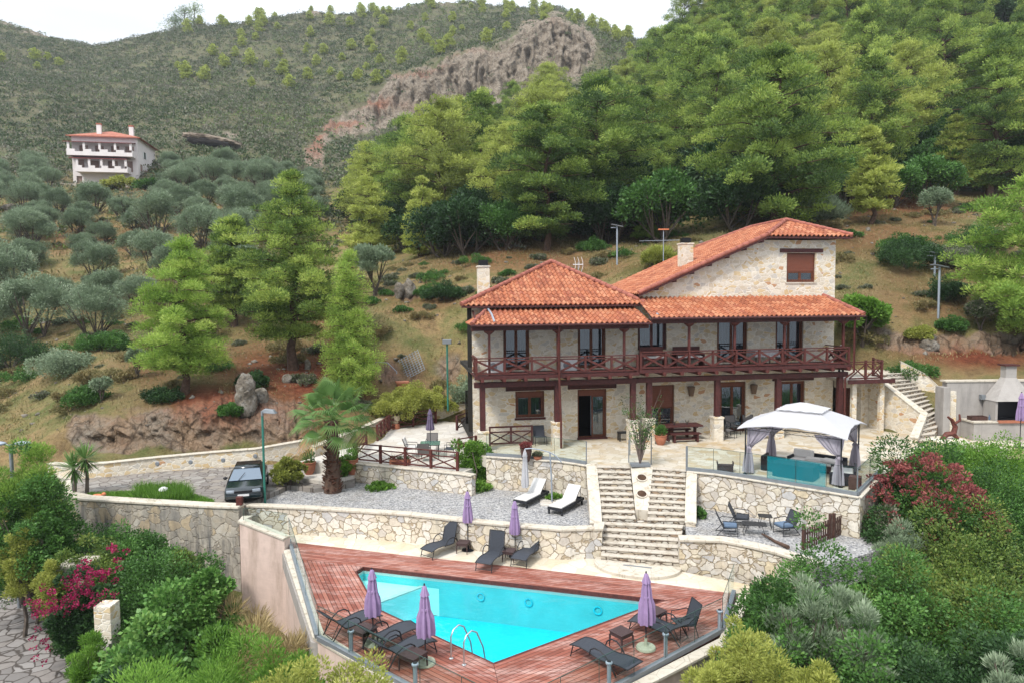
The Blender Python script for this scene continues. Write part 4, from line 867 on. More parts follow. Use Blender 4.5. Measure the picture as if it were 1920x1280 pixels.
# key points on the edges
T=[G(912,856),G(982,860.5),G(1048,865),G(1080,869.5),G(1100,873),G(1117,872)]
TR=[G(1288,884),G(1340,889),G(1400,898),G(1480,911),G(1545,921.5),G(1611,932.5)]
TE=[G(1656,887),G(1730,838),G(1790,838),Vector((29,31.6,0))]
tg=G(1178,872);pg0=G(1180,874);pg1=G(1220,876);rg=G(1284,881)
SL('terrace','pale crazy-paved terrace in front of the villa',T+[G(1178,871.5),G(1220,874),G(1284,879)]+TR+TE+[Vector((29,36,0)),W(24.0,2.8),W(20.15,2.8),W(20.15,.05),W(-.2,.05),G(896,850)],-.5,0,'paving')
LT=[G(663,868,-.6),G(760,878,-.6),G(860,888,-.6),G(905,870,-.6)]
SL('left_terrace','pale lower terrace with a wooden railing left of the villa',LT+[W(.3,-.2),W(1.3,8.6),Vector((-4.5,44.4,0)),Vector((-7.3,43.5,0)),G(740,792,-.6),G(700,830,-.6),G(640,842,-.6),Vector((-10.6,33.4,0))],-1.9,-.6,'whitepave')
SL('entrance_step','pale stone landing beside the palm',[G(568,898,-1.2),G(612,905,-1.2),G(664,893,-1.2),G(700,835,-.9),G(640,842,-1.2),G(590,868,-1.2)],-1.9,-1.14,'whitepave')
# gravel beds
fw=[G(451,949,-1.42),G(588,955,-1.42),G(760,966,-1.42),G(935,985,-1.42),G(1052,995,-1.42),G(1113,993,-1.42)]   # top front edge of the front wall
wl=[G(1128,972,-1.5),G(1117,930,-.8)]
SL('gravel_bed','grey gravel bed around the palm',fw+[G(1122,985,-1.5),T[4]+Vector((.1,.2,0)),T[3]+Vector((0,.25,0)),T[2]+Vector((0,.25,0)),T[0]+Vector((0,.25,0)),LT[2]+Vector((0,.25,0)),LT[0]+Vector((0,.25,0)),G(668,905,-1.5),G(608,905,-1.5),G(590,913,-1.5),G(545,909,-1.5),G(470,943,-1.5)],-2.4,-1.5,'gravel','gravel')
rb=[G(1288,1008,-1.42),G(1354,1016,-1.42),G(1410,1027,-1.42),G(1459,1039,-1.42),G(1530,1062,-1.42)]
SL('gravel_corner','grey gravel corner below the terrace wall on the right',rb+[Vector((14,24,0)),G(1614,980,-1.5),Vector((12.7,24.8,0)),TR[3]+Vector((0,.2,0)),TR[0]+Vector((0,.2,0)),G(1284,975,-1.5)],-2.4,-1.5,'gravel','gravel')
# patio + deck + pool
DE=[G(541,1014.5,-2.5),G(760,1040,-2.5),G(1000,1065.5,-2.5),G(1180,1086,-2.5),G(1376,1111.5,-2.5)]
P_FL=G(597,1198,-2.5); P_TIP=Vector((-.1,14.6,0)); P_FR=G(1352,1184,-2.5); P_R=DE[-1]
pool=[G(681,1062,-2.5),G(1246,1124,-2.5),G(925,1243,-2.5),G(706,1140,-2.5),G(667,1071,-2.5)]
tag(MB().prism([xy(p) for p in (DE[0]+Vector((-.6,.5,0)),DE[0]+Vector((.05,0,0)),P_FL+Vector((.1,0,0)),P_FL+Vector((-.25,.1,0)))],-3.2,-2.63).build('edge_strip',M['plaster']),'plain grey strip between the pool deck and the pink wall','paving',kind='structure')
SL('patio','pale stone patio between the pool deck and the wall',[G(534,1000,-2.5),Vector((-8.5,28.9,0)),G(1112,1040,-2.5),G(1200,1040,-2.5),G(1275,1070,-2.5),G(1450,1104,-2.5),P_R]+DE[:-1][::-1],-3.2,-2.504,'patio')
def deckseg(poly,ang,i):
    o=MB().prism([xy(p) for p in poly],-2.62,-2.5).build('deck_boards',m_deck('deck_boards_%d'%i,ang),dk); trif(o); return o
dk=thing('pool_deck','weathered red timber deck surrounding the swimming pool','deck',(0,0,0))
ang=lambda a,b: math.atan2(b[1]-a[1],b[0]-a[0])
A1,A2,A3,A4,A5=pool
aL=G(575,1062,-2.5)
# strips mitred at the pool corners
far_in=[A1,A2]; e1=G(660,1056,-2.5); left_b=DE[0]
mL=G(560,1047,-2.5)
deckseg([DE[0],DE[1],DE[2],DE[3],P_R,A2,A1,G(660,1058,-2.5),mL],ang(DE[0],DE[4]),1)
deckseg([mL+Vector((0,-.012,0)),G(660,1058,-2.5)+Vector((0,-.012,0)),A1+Vector((0,-.012,0)),A5,A4,G(596,1150,-2.5)],ang(DE[0],G(596,1150,-2.5)),2)
deckseg([G(596,1150,-2.5)+Vector((.0,-.012,0)),A4+Vector((0,-.012,0)),A3,P_TIP,P_FL],ang(P_FL,P_TIP),3)
deckseg([A3+Vector((.012,0,0)),A2+Vector((0,-.012,0)),P_R+Vector((0,-.012,0)),P_FR,P_TIP+Vector((.012,0,0))],ang(A3,A2),4)
cb=MB(); pp=[Vector((p[0],p[1])) for p in pool]
for i in range(5):
    a=pp[i];b=pp[(i+1)%5]; cb.beam((a.x,a.y,-2.56),(b.x,b.y,-2.56),.06,.13)
cb.build('pool_edging',M['rwood'],dk)
gt=MB(); gt.beam(DE[1]+Vector((0,.05,-2.5+2.508)),DE[2]+Vector((0,.05,.008)),.0,.0) if False else None
# pool basin
def m_pool(name,base,kk):
    k=NT(name); c=k.co(); n=k.noise(k.warp(c,1.2,.6),1.1,4); col=k.ramp(n,[(.3,lin(*[x*.93 for x in base],kk)),(.7,lin(*base,kk))]); return k.fin(k.pbr(col,.6,spec=.2))
M['pool']=m_pool('pool_liner',(34,202,222),.98); M['ledge']=m_pool('pale_pool_liner',(214,250,246),.98); M['poolw']=m_pool('pool_side_liner',(104,206,212),.95)
pb=thing('swimming_pool','five sided swimming pool with turquoise liner, shallow ledge and corner steps','pool',(0,0,0))
pxy=[xy(p) for p in pool][::-1]  # make ccw check
zb=-4.0; ws=MB(); n=5
for i in range(n):
    a=pool[i];b=pool[(i+1)%n]; ws.add([(a.x,a.y,-2.57),(b.x,b.y,-2.57),(b.x,b.y,zb),(a.x,a.y,zb)],[(0,1,2,3)])
ws.build('side_wall',M['poolw'],pb)
MB().add([(p[0],p[1],zb) for p in pxy],[tuple(range(5))]).build('floor',M['pool'],pb)
wt=MB()
for i in range(n):
    a=pool[i];b=pool[(i+1)%n]; cx_=sum(p.x for p in pool)/5; cy_=sum(p.y for p in pool)/5; m_=lambda p,s:(p.x+(cx_-p.x)*s,p.y+(cy_-p.y)*s)
    a2=m_(a,.0015);b2=m_(b,.0015); wt.add([(a2[0],a2[1],-2.6),(b2[0],b2[1],-2.6),(b2[0],b2[1],-2.74),(a2[0],a2[1],-2.74)],[(0,1,2,3)])
wt.build('waterline_tiles',M['cushw'],pb)
# shallow ledge (front edge from the left side to the far side)
la=G(720,1112,-2.95); lb=G(820,1096,-2.95); lc=G(822,1082,-2.65)
inn=lambda p,q,s: Vector((p.x+(q.x-p.x)*s,p.y+(q.y-p.y)*s,0))
cx=sum(p.x for p in pool)/5; cy=sum(p.y for p in pool)/5
sh=lambda p: Vector((p.x+(cx-p.x)*.004,p.y+(cy-p.y)*.004,0))
e_top=inn(A1,A2,.275); e_bot=inn(A5,A4,.62); Cc=G(815,1091,-2.95)
LG=[sh(A5),sh(e_bot),Vector((Cc.x,Cc.y,0)),sh(e_top),sh(A1)]
MB().prism([xy(p) for p in LG],zb+.01,-3.0).build('ledge',M['ledge'],pb)
MB().prism([(LG[1].x+.02,LG[1].y+.02),(LG[2].x-.02,LG[2].y+.01),(LG[2].x-.04,LG[2].y+.2),(LG[1].x+.0,LG[1].y+.25)],-2.99,-2.955).build('ledge_rim',M['cushw'],pb)
for k in range(2):
    q0=sh(e_top)+Vector((.02+.01*k,-.01,0)); q1=sh(inn(A1,A2,.275+.035*(3-k)))
    MB().prism([xy(q0),xy(q1),(Cc.x+.03+.012*k,Cc.y-.02)],zb+.012,-3.8+k*.26).build('step',M['poolw'],pb)
for s in (.42,.58,.80,.93):
    q=inn(A1,A2,s); d=(A2-A1).normalized(); nn=Vector((d.y,-d.x,0))
    l=MB(); l.lathe([(.10,0),(.15,.0),(.155,.02),(.12,.03),(.10,.01)],18,caps=False); o=l.build('pool_light',M['pool'],pb); o.location=(q.x+nn.x*.02,q.y+nn.y*.02,-3.1); o.rotation_euler=(rad(90),0,math.atan2(d.y,d.x))
sk=inn(A1,A2,.62)
def m_water():
    k=NT('pool_water'); t=k.n('ShaderNodeBsdfTransparent'); t.inputs[0].default_value=(.72,.99,.99,1)
    g=k.n('ShaderNodeBsdfGlossy'); g.inputs['Roughness'].default_value=.02; g.inputs[0].default_value=(1,1,1,1)
    n=k.noise(k.warp(k.co(),.8,.8),1.6,4); b=k.bump(n,.5,.05); k.put(g.inputs['Normal'],b)
    fr=k.n('ShaderNodeFresnel'); fr.inputs[0].default_value=1.33; k.put(fr.inputs['Normal'],b)
    m=k.n('ShaderNodeMixShader'); k.put(m.inputs[0],fr.outputs[0]); k.t.links.new(t.outputs[0],m.inputs[1]); k.t.links.new(g.outputs[0],m.inputs[2]); return k.fin(m.outputs[0])
o=MB().add([(p[0],p[1],-2.66) for p in pxy],[tuple(range(5))]).build('pool_water',m_water()); tag(o,'calm turquoise water of the swimming pool','water',kind='structure')
# pool ladder
lp=thing('pool_ladder','stainless steel pool ladder with two curved handrails','ladder',(0,0,0))
dE=(A3-A4).normalized(); nI=Vector((-dE.y,dE.x,0)); 
for px,py in ((846,1234),(870,1246)):
    b=G(px,py,-2.5); p=[b,b+Vector((0,0,.62)),b+nI*.1+Vector((0,0,.78)),b+nI*.3+Vector((0,0,.84)),b+nI*.5+Vector((0,0,.72)),b+nI*.75+Vector((0,0,.2)),b+nI*.82+Vector((0,0,-.15)),b+nI*.84+Vector((0,0,-1.1))]
    MB().tube(p,.022,10).lathe([(.06,0),(.06,.02),(.03,.03)],12,tuple(b)).build('handrail',M['steel'],lp,True)
b0=G(846,1234,-2.5)+nI*.84;b1=G(870,1246,-2.5)+nI*.84
for k in range(3): MB().beam(b0+Vector((0,0,-.3-.28*k)),b1+Vector((0,0,-.3-.28*k)),.08,.03).build('tread',M['steel'],lp)
# retaining walls
def wallthing(name,label,pts,z0,z1,th,mat='wallstone',side=1,cop=.12,copw=.06,cat='retaining wall',copmat='coping',sub=0):
    t=thing(name,label,cat,(0,0,0)); P0_=[Vector((p[0],p[1],0)) for p in pts]; P=[]
    for i in range(len(P0_)):
        d=(P0_[min(i+1,len(P0_)-1)]-P0_[max(i-1,0)]).normalized(); P.append(P0_[i]-Vector((-d.y,d.x,0))*side*.035)
    MB().strip(P,th,z0,z1,side).build('stonework',M[mat],t)
    if cop:
        n=len(P); z1l=z1 if isinstance(z1,list) else [z1]*n; Q=[]
        for i in range(n):
            a=P[max(i-1,0)];b=P[min(i+1,n-1)];d=(b-a).normalized();nn=Vector((-d.y,d.x,0))*side; Q.append(P[i]-nn*copw)
        MB().strip(Q,th+2*copw,[z+.003 for z in z1l],[z+cop for z in z1l],side).build('coping',M[copmat],t,bevel=.02)
    return t
wallthing('terrace_wall','irregular stone wall below the glass balustrade left of the central steps',T[:-1]+[T[-1]],-1.7,-.02,.35,side=1,cop=.07)
wallthing('terrace_wall','tall irregular stone wall under the gazebo terrace',TR,-1.7,-.02,.35,side=1,cop=.07)
wallthing('terrace_side_wall','stone wall falling towards the shrubs at the right end of the terrace',[TR[-1]]+TE[:2],[-5,-4,-2],-.02,.3,side=1,cop=.07)
wallthing('left_terrace_wall','grey-streaked stone wall under the wooden railing',LT[:3]+[G(885,892,-.6)],-1.7,-.62,.3,side=1,cop=.07)
wallthing('gravel_bed_wall','long pale stone wall behind the upper sun loungers',fw,-2.9,-1.42,.3,side=1,cop=.1,copw=.05)
wallthing('gravel_corner_wall','pale stone wall right of the wide lower steps',[G(1274,1014,-1.42)]+rb[1:],-2.9,-1.42,.4,side=1,cop=.1)
wallthing('kerb_wall','low pale kerb between the driveway and the gravel bed',[G(449,947,-1.4),G(541,907,-1.4),G(589,913,-1.4),G(608,905,-1.4),G(664,905,-1.4)],-1.9,-1.42,.25,side=-1,cop=.06)
# left boundary wall
bw=[G(112,905,-1.2),G(112,927,-1.2),G(156,937,-1.2),G(273,944,-1.2),G(391,951,-1.2),G(448,953,-1.2)]
wallthing('boundary_wall','long streaked stone wall holding up the driveway above the overgrown slope',bw,[-4,-5.5,-5.6,-6,-6.5,-7],-1.2,.45,'bigstone',side=1,cop=.1)
# pink rendered wall of the pool terrace
a=G(449,978,-1.6); b=G(533,1012,-2.1)
pw=thing('pool_terrace_wall','pink rendered retaining wall stepping down along the left side of the pool deck','retaining wall',(0,0,0))
wp=[a,b]; MB().strip([a+Vector((-.1,.6,0)),a,b],.35,-8.5,[-1.6,-1.62,-2.1],1).build('upper_wall',M['pink'],pw)
MB().strip([b,G(588,1196,-2.56),Vector((-.1,14.25,0)),G(1356,1196,-2.56)+Vector((.1,-.2,0)),P_R+Vector((.5,-.1,0))],.3,-8.5,-2.56,1).build('lower_wall',M['pink'],pw)
MB().strip([b+Vector((-.05,0,0)),G(586,1198,-2.56),Vector((-.1,14.15,0)),G(1358,1198,-2.56)+Vector((.1,-.3,0)),P_R+Vector((.55,-.1,0))],.36,-2.555,-2.49,1).build('ledge',M['coping'],pw)
MB().strip([a+Vector((-.12,.6,0)),a+Vector((-.05,-.03,0)),b+Vector((-.02,-.05,0))],.42,[-1.597,-1.617,-2.097],[-1.53,-1.55,-2.03],1).build('coping',M['coping'],pw)
# driveway and its far wall
fwall=[G(92,893,-1.3),G(135,897,-1.3),G(200,893,-1.3),G(300,883,-1.3),G(400,876,-1.3),G(480,872,-1.3),G(560,861,-1.3),G(640,846,-1.3)]
SL('driveway','stone-paved driveway in front of the rock bank',[Vector((-22.5,31.5,0)),G(110,928,-1.3),G(156,937,-1.3),G(273,944,-1.3),G(391,951,-1.3),G(449,951,-1.3),G(541,909,-1.3),G(589,915,-1.3),G(664,905,-1.3),G(680,850,-1.3)]+fwall[::-1]+[Vector((-24,34,0))],-1.9,-1.3,'cobble')
ww=wallthing('driveway_wall','low pale stone wall with round lights along the back of the driveway',fwall,-1.7,[-.66,-.66,-.64,-.6,-.52,-.45,-.34,-.24],.3,'whitewall' if 'whitewall' in M else 'facade',side=1,cop=.06)
for px,py in ((240,873),(297,873),(359,870),(420,866),(480,858),(520,850)):
    q=G(px,py+14,-1.3); o=MB().lathe([(.0,-.05),(.09,-.05),(.12,0),(.09,.04),(0,.04)],12).build('wall_light',M['grey_metal'],ww); o.location=(q.x,q.y-.06,-.78+.0); o.rotation_euler=(rad(90),0,0)
wallthing('bank_wall','low stone wall at the foot of the bank behind the left terrace',[G(590,856,-.7),G(700,806,-.4),Vector((-7.2,43.6,0)),Vector((-4.4,44.7,0)),Vector((-2.6,45.2,0))],-1,[-.2,.0,.25,.35,.4],.3,'facade',side=1,cop=.06)
# lower road
SL('lower_road','crazy-paved lower road in the bottom left corner',[G(-60,1060,-5.0),G(0,1076,-5.0),G(34,1128,-5.0),G(100,1150,-5.0),G(150,1190,-5.0),G(200,1250,-5.0),G(230,1330,-5.0),G(-250,1330,-5.0),G(-250,1060,-5.0)],-5.6,-4.98,'road')
SL('verge','bare brown earth verge beside the lower road',[G(-60,1000,-5.0),G(60,1010,-5.0),G(180,1120,-5.0),G(180,1180,-5.0),G(100,1150,-5.0),G(34,1128,-5.0),G(0,1076,-5.0),G(-60,1060,-5.0)],-5.6,-4.95,'soil')
# central steps
TR_=[None]
def steps(mb,L0,R0,L1,R1,z0,z1,n,base,nose=.03):
    tr=TR_[0]
    """L0,R0 bottom front corners; L1,R1 top back corners"""
    for i in range(n):
        l0=L0+(L1-L0)*(i/n); r0=R0+(R1-R0)*(i/n); l1=L1; r1=R1
        if i<n-1: l1=L0+(L1-L0)*((i+1)/n)+(L1-L0)*.002; r1=R0+(R1-R0)*((i+1)/n)
        h=z0+(z1-z0)*(i+1)/n; mb.prism([xy(l0),xy(r0),xy(r1),xy(l1)],base,h)
        dn=(l0-l1).normalized()*nose; tr.prism([xy(l0+dn),xy(r0+dn),xy(r1),xy(l1)],h+.002,h+.05,tint=random.random())
cs=thing('central_steps','wide stone steps that split into two flights around a planted pier','steps',(0,0,0))
zl=-1.5
TR_[0]=MB(); m=MB(); steps(m,G(1127,1049,-2.4),G(1273,1062,-2.4),G(1127,979,zl),G(1281,985,zl),-2.4,zl,6,-3); m.build('lower_flight',M['stair'],cs); TR_[0].build('treads',M['tread'],cs,bevel=.012)
TR_[0]=MB(); m=MB(); steps(m,G(1127,978,zl),G(1192,980,zl),G(1118,873,0),G(1180,874,0),zl,0,10,-2.6); m.build('left_flight',M['stair'],cs); TR_[0].build('treads',M['tread'],cs,bevel=.012)
TR_[0]=MB(); m=MB(); steps(m,G(1214,982,zl),G(1284,984,zl),G(1219,876,0),G(1286,881,0),zl,0,10,-2.6); m.build('right_flight',M['stair'],cs); TR_[0].build('treads',M['tread'],cs,bevel=.012)
MB().prism([xy(G(1127,979,zl)),xy(G(1284,985,zl)),xy(G(1284,960,zl)),xy(G(1127,955,zl))],-2.6,zl-.004).build('landing',M['stair'],cs)
hp=[]
c0=G(1115,1048,-2.4); c1=G(1278,1066,-2.4); mid=(c0+c1)/2; hx_=(c1-c0)/2; dn=Vector((hx_.y,-hx_.x,0)).normalized()
for k in range(17):
    q=math.pi*k/16; p=mid-hx_*math.cos(q)+dn*math.sin(q)*1.15; hp.append(xy(p))
MB().prism(hp+[xy(c1-dn*.3),xy(c0-dn*.3)],-3,-2.385).build('landing',M['coping'],cs,bevel=.02)
dr=MB(); dr.beam(mid+dn*.25-hx_*.3+Vector((0,0,.021)),mid+dn*.25+hx_*.35+Vector((0,0,.021)),.09,.006); dr.build('drain_grate',M['grey_metal'],cs)
# pier between the flights
pr=thing('planter_pier','sloping white stone pier between the two flights with two round planting holes','pier',(0,0,0))
pa,pb_=G(1180,873,0),G(1221,875,0); pc,pd=G(1191,960,-1.25),G(1216,962,-1.25)
m=MB(); hbk=.12
m.add([(pa.x,pa.y+.25,-2.6),(pb_.x,pb_.y+.25,-2.6),(pd.x,pd.y,-2.6),(pc.x,pc.y,-2.6),(pa.x,pa.y+.25,.1),(pb_.x,pb_.y+.25,.1),(pb_.x,pb_.y-.35,.08),(pa.x,pa.y-.35,.08),(pd.x,pd.y,-1.12),(pc.x,pc.y,-1.12)],
  [(4,7,6,5)[::-1],(7,9,8,6),(9,3,2,8),(0,4,5,1)[::-1],(0,3,9,7,4),(1,5,6,8,2)])
m.build('body',M['coping'],pr)
ta=Vector(((pa.x+pb_.x)/2,(pa.y+pb_.y)/2-.35,.08)); tb_=Vector(((pc.x+pd.x)/2,(pc.y+pd.y)/2,-1.12)); dd_=(tb_-ta); nrm=Vector((1,0,0)).cross(dd_).normalized()
if nrm.z<0: nrm=-nrm
Mh=nrm.to_track_quat('Z','Y').to_matrix()
for s in (.28,.66):
    q=ta+dd_*s+nrm*.03
    r=MB(); r.add([q+Mh@Vector((.19*math.cos(k*.3927),.19*math.sin(k*.3927),.004)) for k in range(16)],[tuple(range(16))]); r.build('hole',M['soil'],pr)
    r=MB(); vs=[];fs=[]
    for k in range(16):
        for rr_,hh in ((.19,.0),(.19,.03),(.235,.03),(.24,.0)): vs.append(q+Mh@Vector((rr_*math.cos(k*.3927),rr_*math.sin(k*.3927),hh)))
    for k in range(16):
        k2=(k+1)%16
        for j in range(3): fs.append((k*4+j,k2*4+j,k2*4+j+1,k*4+j+1))
    r.add(vs,fs); r.build('hole_rim',M['coping'],pr)
# stair side cheeks
def cheek(name,label,pts,z0,z1,th,side=1): 
    return wallthing(name,label,pts,z0,z1,th,'wallstone',side,.08,.03,'wall')
cheek('stair_cheek','curving pale wall along the left of the upper steps',[G(1117,872,0),G(1119,905,-.45),G(1124,950,-1.1),G(1126,984,-1.45)],-2.9,[0,-.35,-1.05,-1.42],.42,side=-1)
cheek('stair_cheek','straight pale wall along the right of the upper steps',[G(1287,986,-1.5),G(1288,930,-.7),G(1290,884,0)],-2.9,[-1.4,-.65,-.02],.38,side=-1)
wallthing('stair_end_wall','short stone return wall left of the wide lower steps',[G(1113,1046,-2.5)+Vector((-.02,0,0)),G(1127,1046,-2.5),G(1130,985,-1.5)],-2.9,[-1.42,-1.42,-1.42],.3,side=1,cop=.1,cat='wall')
# glass balustrades
def glassrail(name,label,pts,h,z,panels,mat=('glass',),base=True,posts=True,cat='glass balustrade',reflset=()):
    t=thing(name,label,cat,(0,0,0)); P=[Vector((p[0],p[1],z)) for p in pts]
    Ls=[(P[i+1]-P[i]).length for i in range(len(P)-1)]; tot=sum(Ls)
    def at(s):
        s=s*tot
        for i,l in enumerate(Ls):
            if s<=l+1e-6: return P[i]+(P[i+1]-P[i])*(s/l)
            s-=l
        return P[-1]
    for k in range(panels):
        a=at(k/panels);b=at((k+1)/panels); d=(b-a).normalized(); a2=a+d*.012;b2=b-d*.012
        m=MB(); m.beam(a2+Vector((0,0,.08+h/2)),b2+Vector((0,0,.08+h/2)),.014,h); g=m.build('glass_panel',M['reflglass' if k in reflset else 'glass'],t)
        e=MB(); e.beam(a2+Vector((0,0,.086+h)),b2+Vector((0,0,.086+h)),.016,.012)
        e.beam(a2+Vector((0,0,.08)),a2+Vector((0,0,.08+h)),.016,.01); e.build('glass_edge',M['edge'],g)
    if base:
        m=MB()
        for i in range(len(P)-1): m.beam(P[i]+Vector((0,0,.075)),P[i+1]+Vector((0,0,.075)),.13,.14)
        m.build('base_rail',M['grey_metal'],t)
    if posts:
        for s in posts:
            a=at(s); m=MB(); m.tube([a,a+Vector((0,0,h+.1))],.025,8); m.build('post',M['grey_metal'],t)
    return t
off=lambda L,dy=.12: [p+Vector((0,dy,0)) for p in L]
glassrail('glass_balustrade','frameless glass balustrade on the terrace edge above the white loungers',off(T[:5]),.95,0.03,3,posts=[1.0])
glassrail('glass_balustrade','glass balustrade in front of the gazebo sofas',off(TR),.95,0.03,6,posts=[0,.006],reflset=(3,4))
glassrail('glass_balustrade','glass balustrade turning back along the right side of the gazebo',[TR[-1]+Vector((0,.15,0)),TE[0]+Vector((-.05,.1,0))],.95,0.03,2,posts=[0])
for s,(p,q) in enumerate(((1181,873),(1219,875))):
    pass
glassrail('glass_guard','narrow glass guard with steel posts on the left of the planted pier',[G(1179,869),G(1181,852)],.95,0.02,1,base=False,posts=[0,1])
glassrail('glass_guard','narrow glass guard with steel posts on the right of the planted pier',[G(1221,871),G(1221,853)],.95,0.02,1,base=False,posts=[0,1])
glassrail('glass_balustrade','sloping glass balustrade on top of the pink wall',[a+Vector((.1,.15,0)),b+Vector((.12,.1,0))],.9,-2.05,1,posts=False,base=False)
glassrail('pool_fence','frameless glass fence along the left edge of the pool deck',[DE[0]+Vector((.05,-.05,0)),P_FL+Vector((-.05,.05,0))],.95,-2.52,3,posts=False)
glassrail('pool_fence','frameless glass fence along the lower left edge of the pool deck',[P_FL,P_TIP+Vector((-.05,-.05,0))],.95,-2.52,5,posts=False)
glassrail('pool_fence','frameless glass fence along the lower right edge of the pool deck',[P_TIP+Vector((.15,0,0)),P_FR],.95,-2.52,6,posts=False)
glassrail('pool_fence','short frameless glass fence at the right end of the pool deck',[P_FR+Vector((.05,.05,0)),P_R],.95,-2.52,2,posts=False)
def bollard(px,py,label):
    b=G(px,py,-2.5); t=thing('bollard_light',label,'bollard light',b); MB().tube([(0,0,0),(0,0,.62)],.055,12).build('post',M['galv'],t,True)
    m=MB(); m.lathe([(.055,.62),(.09,.64),(.09,.68),(.05,.70),(0,.7)],16); m.build('cap',M['galv'],t,True); MB().lathe([(.0,.702),(.055,.702),(.055,.71),(0,.712)],14).build('lens',M['black'],t)
bollard(659,1226,'short grey bollard light beside the side table at the left corner of the pool deck'); bollard(779,1292,'short grey bollard light in front of the lower left side table')
bollard(1142,1289,'short grey bollard light nearest the bottom edge, in front of the low lounger'); bollard(1248,1232,'short grey bollard light between two panes right of the concrete umbrella base'); bollard(1349,1186,'short grey bollard light at the right corner of the deck')
# right staircase
wl_=1
st=thing('garden_staircase','stone garden staircase climbing beside the villa between two stone walls','staircase',(0,0,0))
L0=G(1717,833,0);R0=G(1748,833,0);L1=G(1640,702,2.95);R1=G(1688,700,2.95); Rm=G(1768,772,.9); Lm=G(1738,790,.8)
TR_[0]=MB(); m=MB(); steps(m,L0,R0,Lm,Rm,0,.85,5,-1); steps(m,Lm,Rm,L1,R1,.85,2.95,12,-1); m.build('flight',M['stair'],st); TR_[0].build('treads',M['tread'],st,bevel=.012)
MB().prism([xy(L1),xy(R1),xy(R1+Vector((0.4,2.2,0))),xy(W(20.2,3.5)),xy(W(20.2,-.4))],2.3,2.94).build('landing',M['coping'],st)
lw=[G(1722,834,0)+Vector((-.1,-.1,0)),G(1735,815,0),Vector((20.05,35.2,0)),W(22.15,.0)+Vector((0,-.5,0)),W(21.95,-.2)]
lw=[G(1722,832,0),G(1738,812,0)+Vector((-.2,0,0)),G(1660,800,0)+Vector((.35,1.2,0)),W(22.0,-.15)]
MB().strip([L0+Vector((-.32,-.05,0)),Lm+Vector((-.32,0,0)),L1+Vector((-.32,0,0))],.3,-.5,[.35,1.2,3.05],-1).build('left_wall',M['facade'],st)
MB().strip([L1+Vector((-.32,0,0)),W(21.6,-.35)],.3,-.5,[3.05,2.76],-1).build('left_wall',M['facade'],st)
MB().strip([L0+Vector((-.36,-.08,0)),Lm+Vector((-.36,0,0)),L1+Vector((-.36,0,0))],.38,[.353,1.203,3.053],[.42,1.27,3.12],-1).build('coping',M['coping'],st)
MB().strip([Rm+Vector((.02,0,0)),(Rm+R1)/2+Vector((.25,0,0)),R1+Vector((.03,0,0))],.3,-.3,[2.0,2.9,3.6],-1).build('right_wall',M['facade'],st)
MB().strip([Rm+Vector((-.01,0,0)),(Rm+R1)/2+Vector((.22,0,0)),R1+Vector((0,0,0))],.36,[2.003,2.903,3.603],[2.07,2.97,3.67],-1).build('coping',M['coping'],st)
MB().strip([Rm+Vector((.02,0,0)),Vector((22.7,35.2,0))],.3,-.3,[2.0,2.4],1).build('right_wall',M['facade'],st)
# niche in the wall below the steps
nz=MB(); c_=(L0+Lm)/2
# lattice gate under the bridge deck
gt=thing('lattice_gate','dark brown lattice gate between the villa and the garden staircase','gate',W(20.42,-.05,0),TH)
MB().box(0,.1,0,.12,0,2.7).box(1.35,1.45,0,.12,0,2.7).box(.1,1.35,0,.12,2.6,2.7).build('frame',M['dwood'],gt)
m=MB()
for k in range(10): m.box(.12+k*.13,.14+k*.13,.03,.05,.05,2.6)
for k in range(19): m.box(.1,1.35,.052,.07,.12+k*.135,.14+k*.135)
m.build('lattice',M['fwood'],gt); MB().box(.1,1.35,.3,.34,0,2.6).build('door_leaf',M['rwood'],gt)
MB().box(.0,.2,-.01,.0,0,0.0)
MB().box(0,4.2,0,.3,-.5,2.9).build('back_wall',M['facade'],st,loc=W(20.12,2.75),rotz=TH)
bd=thing('bridge_deck','small timber landing with a criss-cross railing beside the right end of the balcony','deck',W(20.15,-1.9,0),TH)
MB().box(-.5,2.2,0,2.6,2.78,2.92).build('deck',M['whitepave'],bd); MB().box(-.5,2.25,-.05,0,2.72,2.94).build('fascia',M['dwood'],bd)
m=MB(); xrail(m,(-.4,.05,2.92),(1.5,.05,2.92),.95,2); xrail(m,(1.55,.05,2.92),(2.1,1.5,2.92),.95,1)
for x,y in ((1.5,.05),(2.1,1.5),(.55,.05)): m.box(x-.05,x+.05,y-.05,y+.05,2.92,3.95)
m.build('railing',M['rwood'],bd)
MB().box(.0,.25,.3,.5,-.3,2.77).box(1.65,1.9,.3,.5,-.3,2.77).box(.0,1.9,.3,.5,2.7,2.775).build('support',M['facade'],bd)
# barbecue kitchen
bq=thing('outdoor_kitchen','whitewashed barbecue kitchen with a brick-edged grill, sloping hood and counter','outdoor kitchen',(0,0,0))
bx=(1780-960)/1280*35.2
MB().box(bx,bx+9,35.2,35.6,-.4,2.85).build('back_wall',M['plaster'],bq); MB().box(bx-.1,bx+9,35.15,35.65,2.85,2.93).build('wall_coping',M['coping'],bq)
MB().box(bx-.35,bx,34.9,35.6,-.4,2.6).build('side_pier',M['plaster'],bq)
kx=(1828-960)/1280*34.3
MB().box(kx,kx+5.5,34.1,35.15,-.2,.9).build('counter',M['plaster'],bq,bevel=.02); MB().box(kx-.05,kx+1.2,34.05,35.15,.9,.97).build('worktop',M['coping'],bq)
MB().box(kx+1.2,kx+3.2,34.0,34.15,.9,1.02).build('brick_edge',M['terra'],bq)
g0=kx+1.25
MB().box(g0-.12,g0,34.2,35.1,.97,2.0).build('grill_side',M['plaster'],bq); MB().box(g0+1.7,g0+1.82,34.2,35.1,.97,2.0).build('grill_side',M['plaster'],bq)
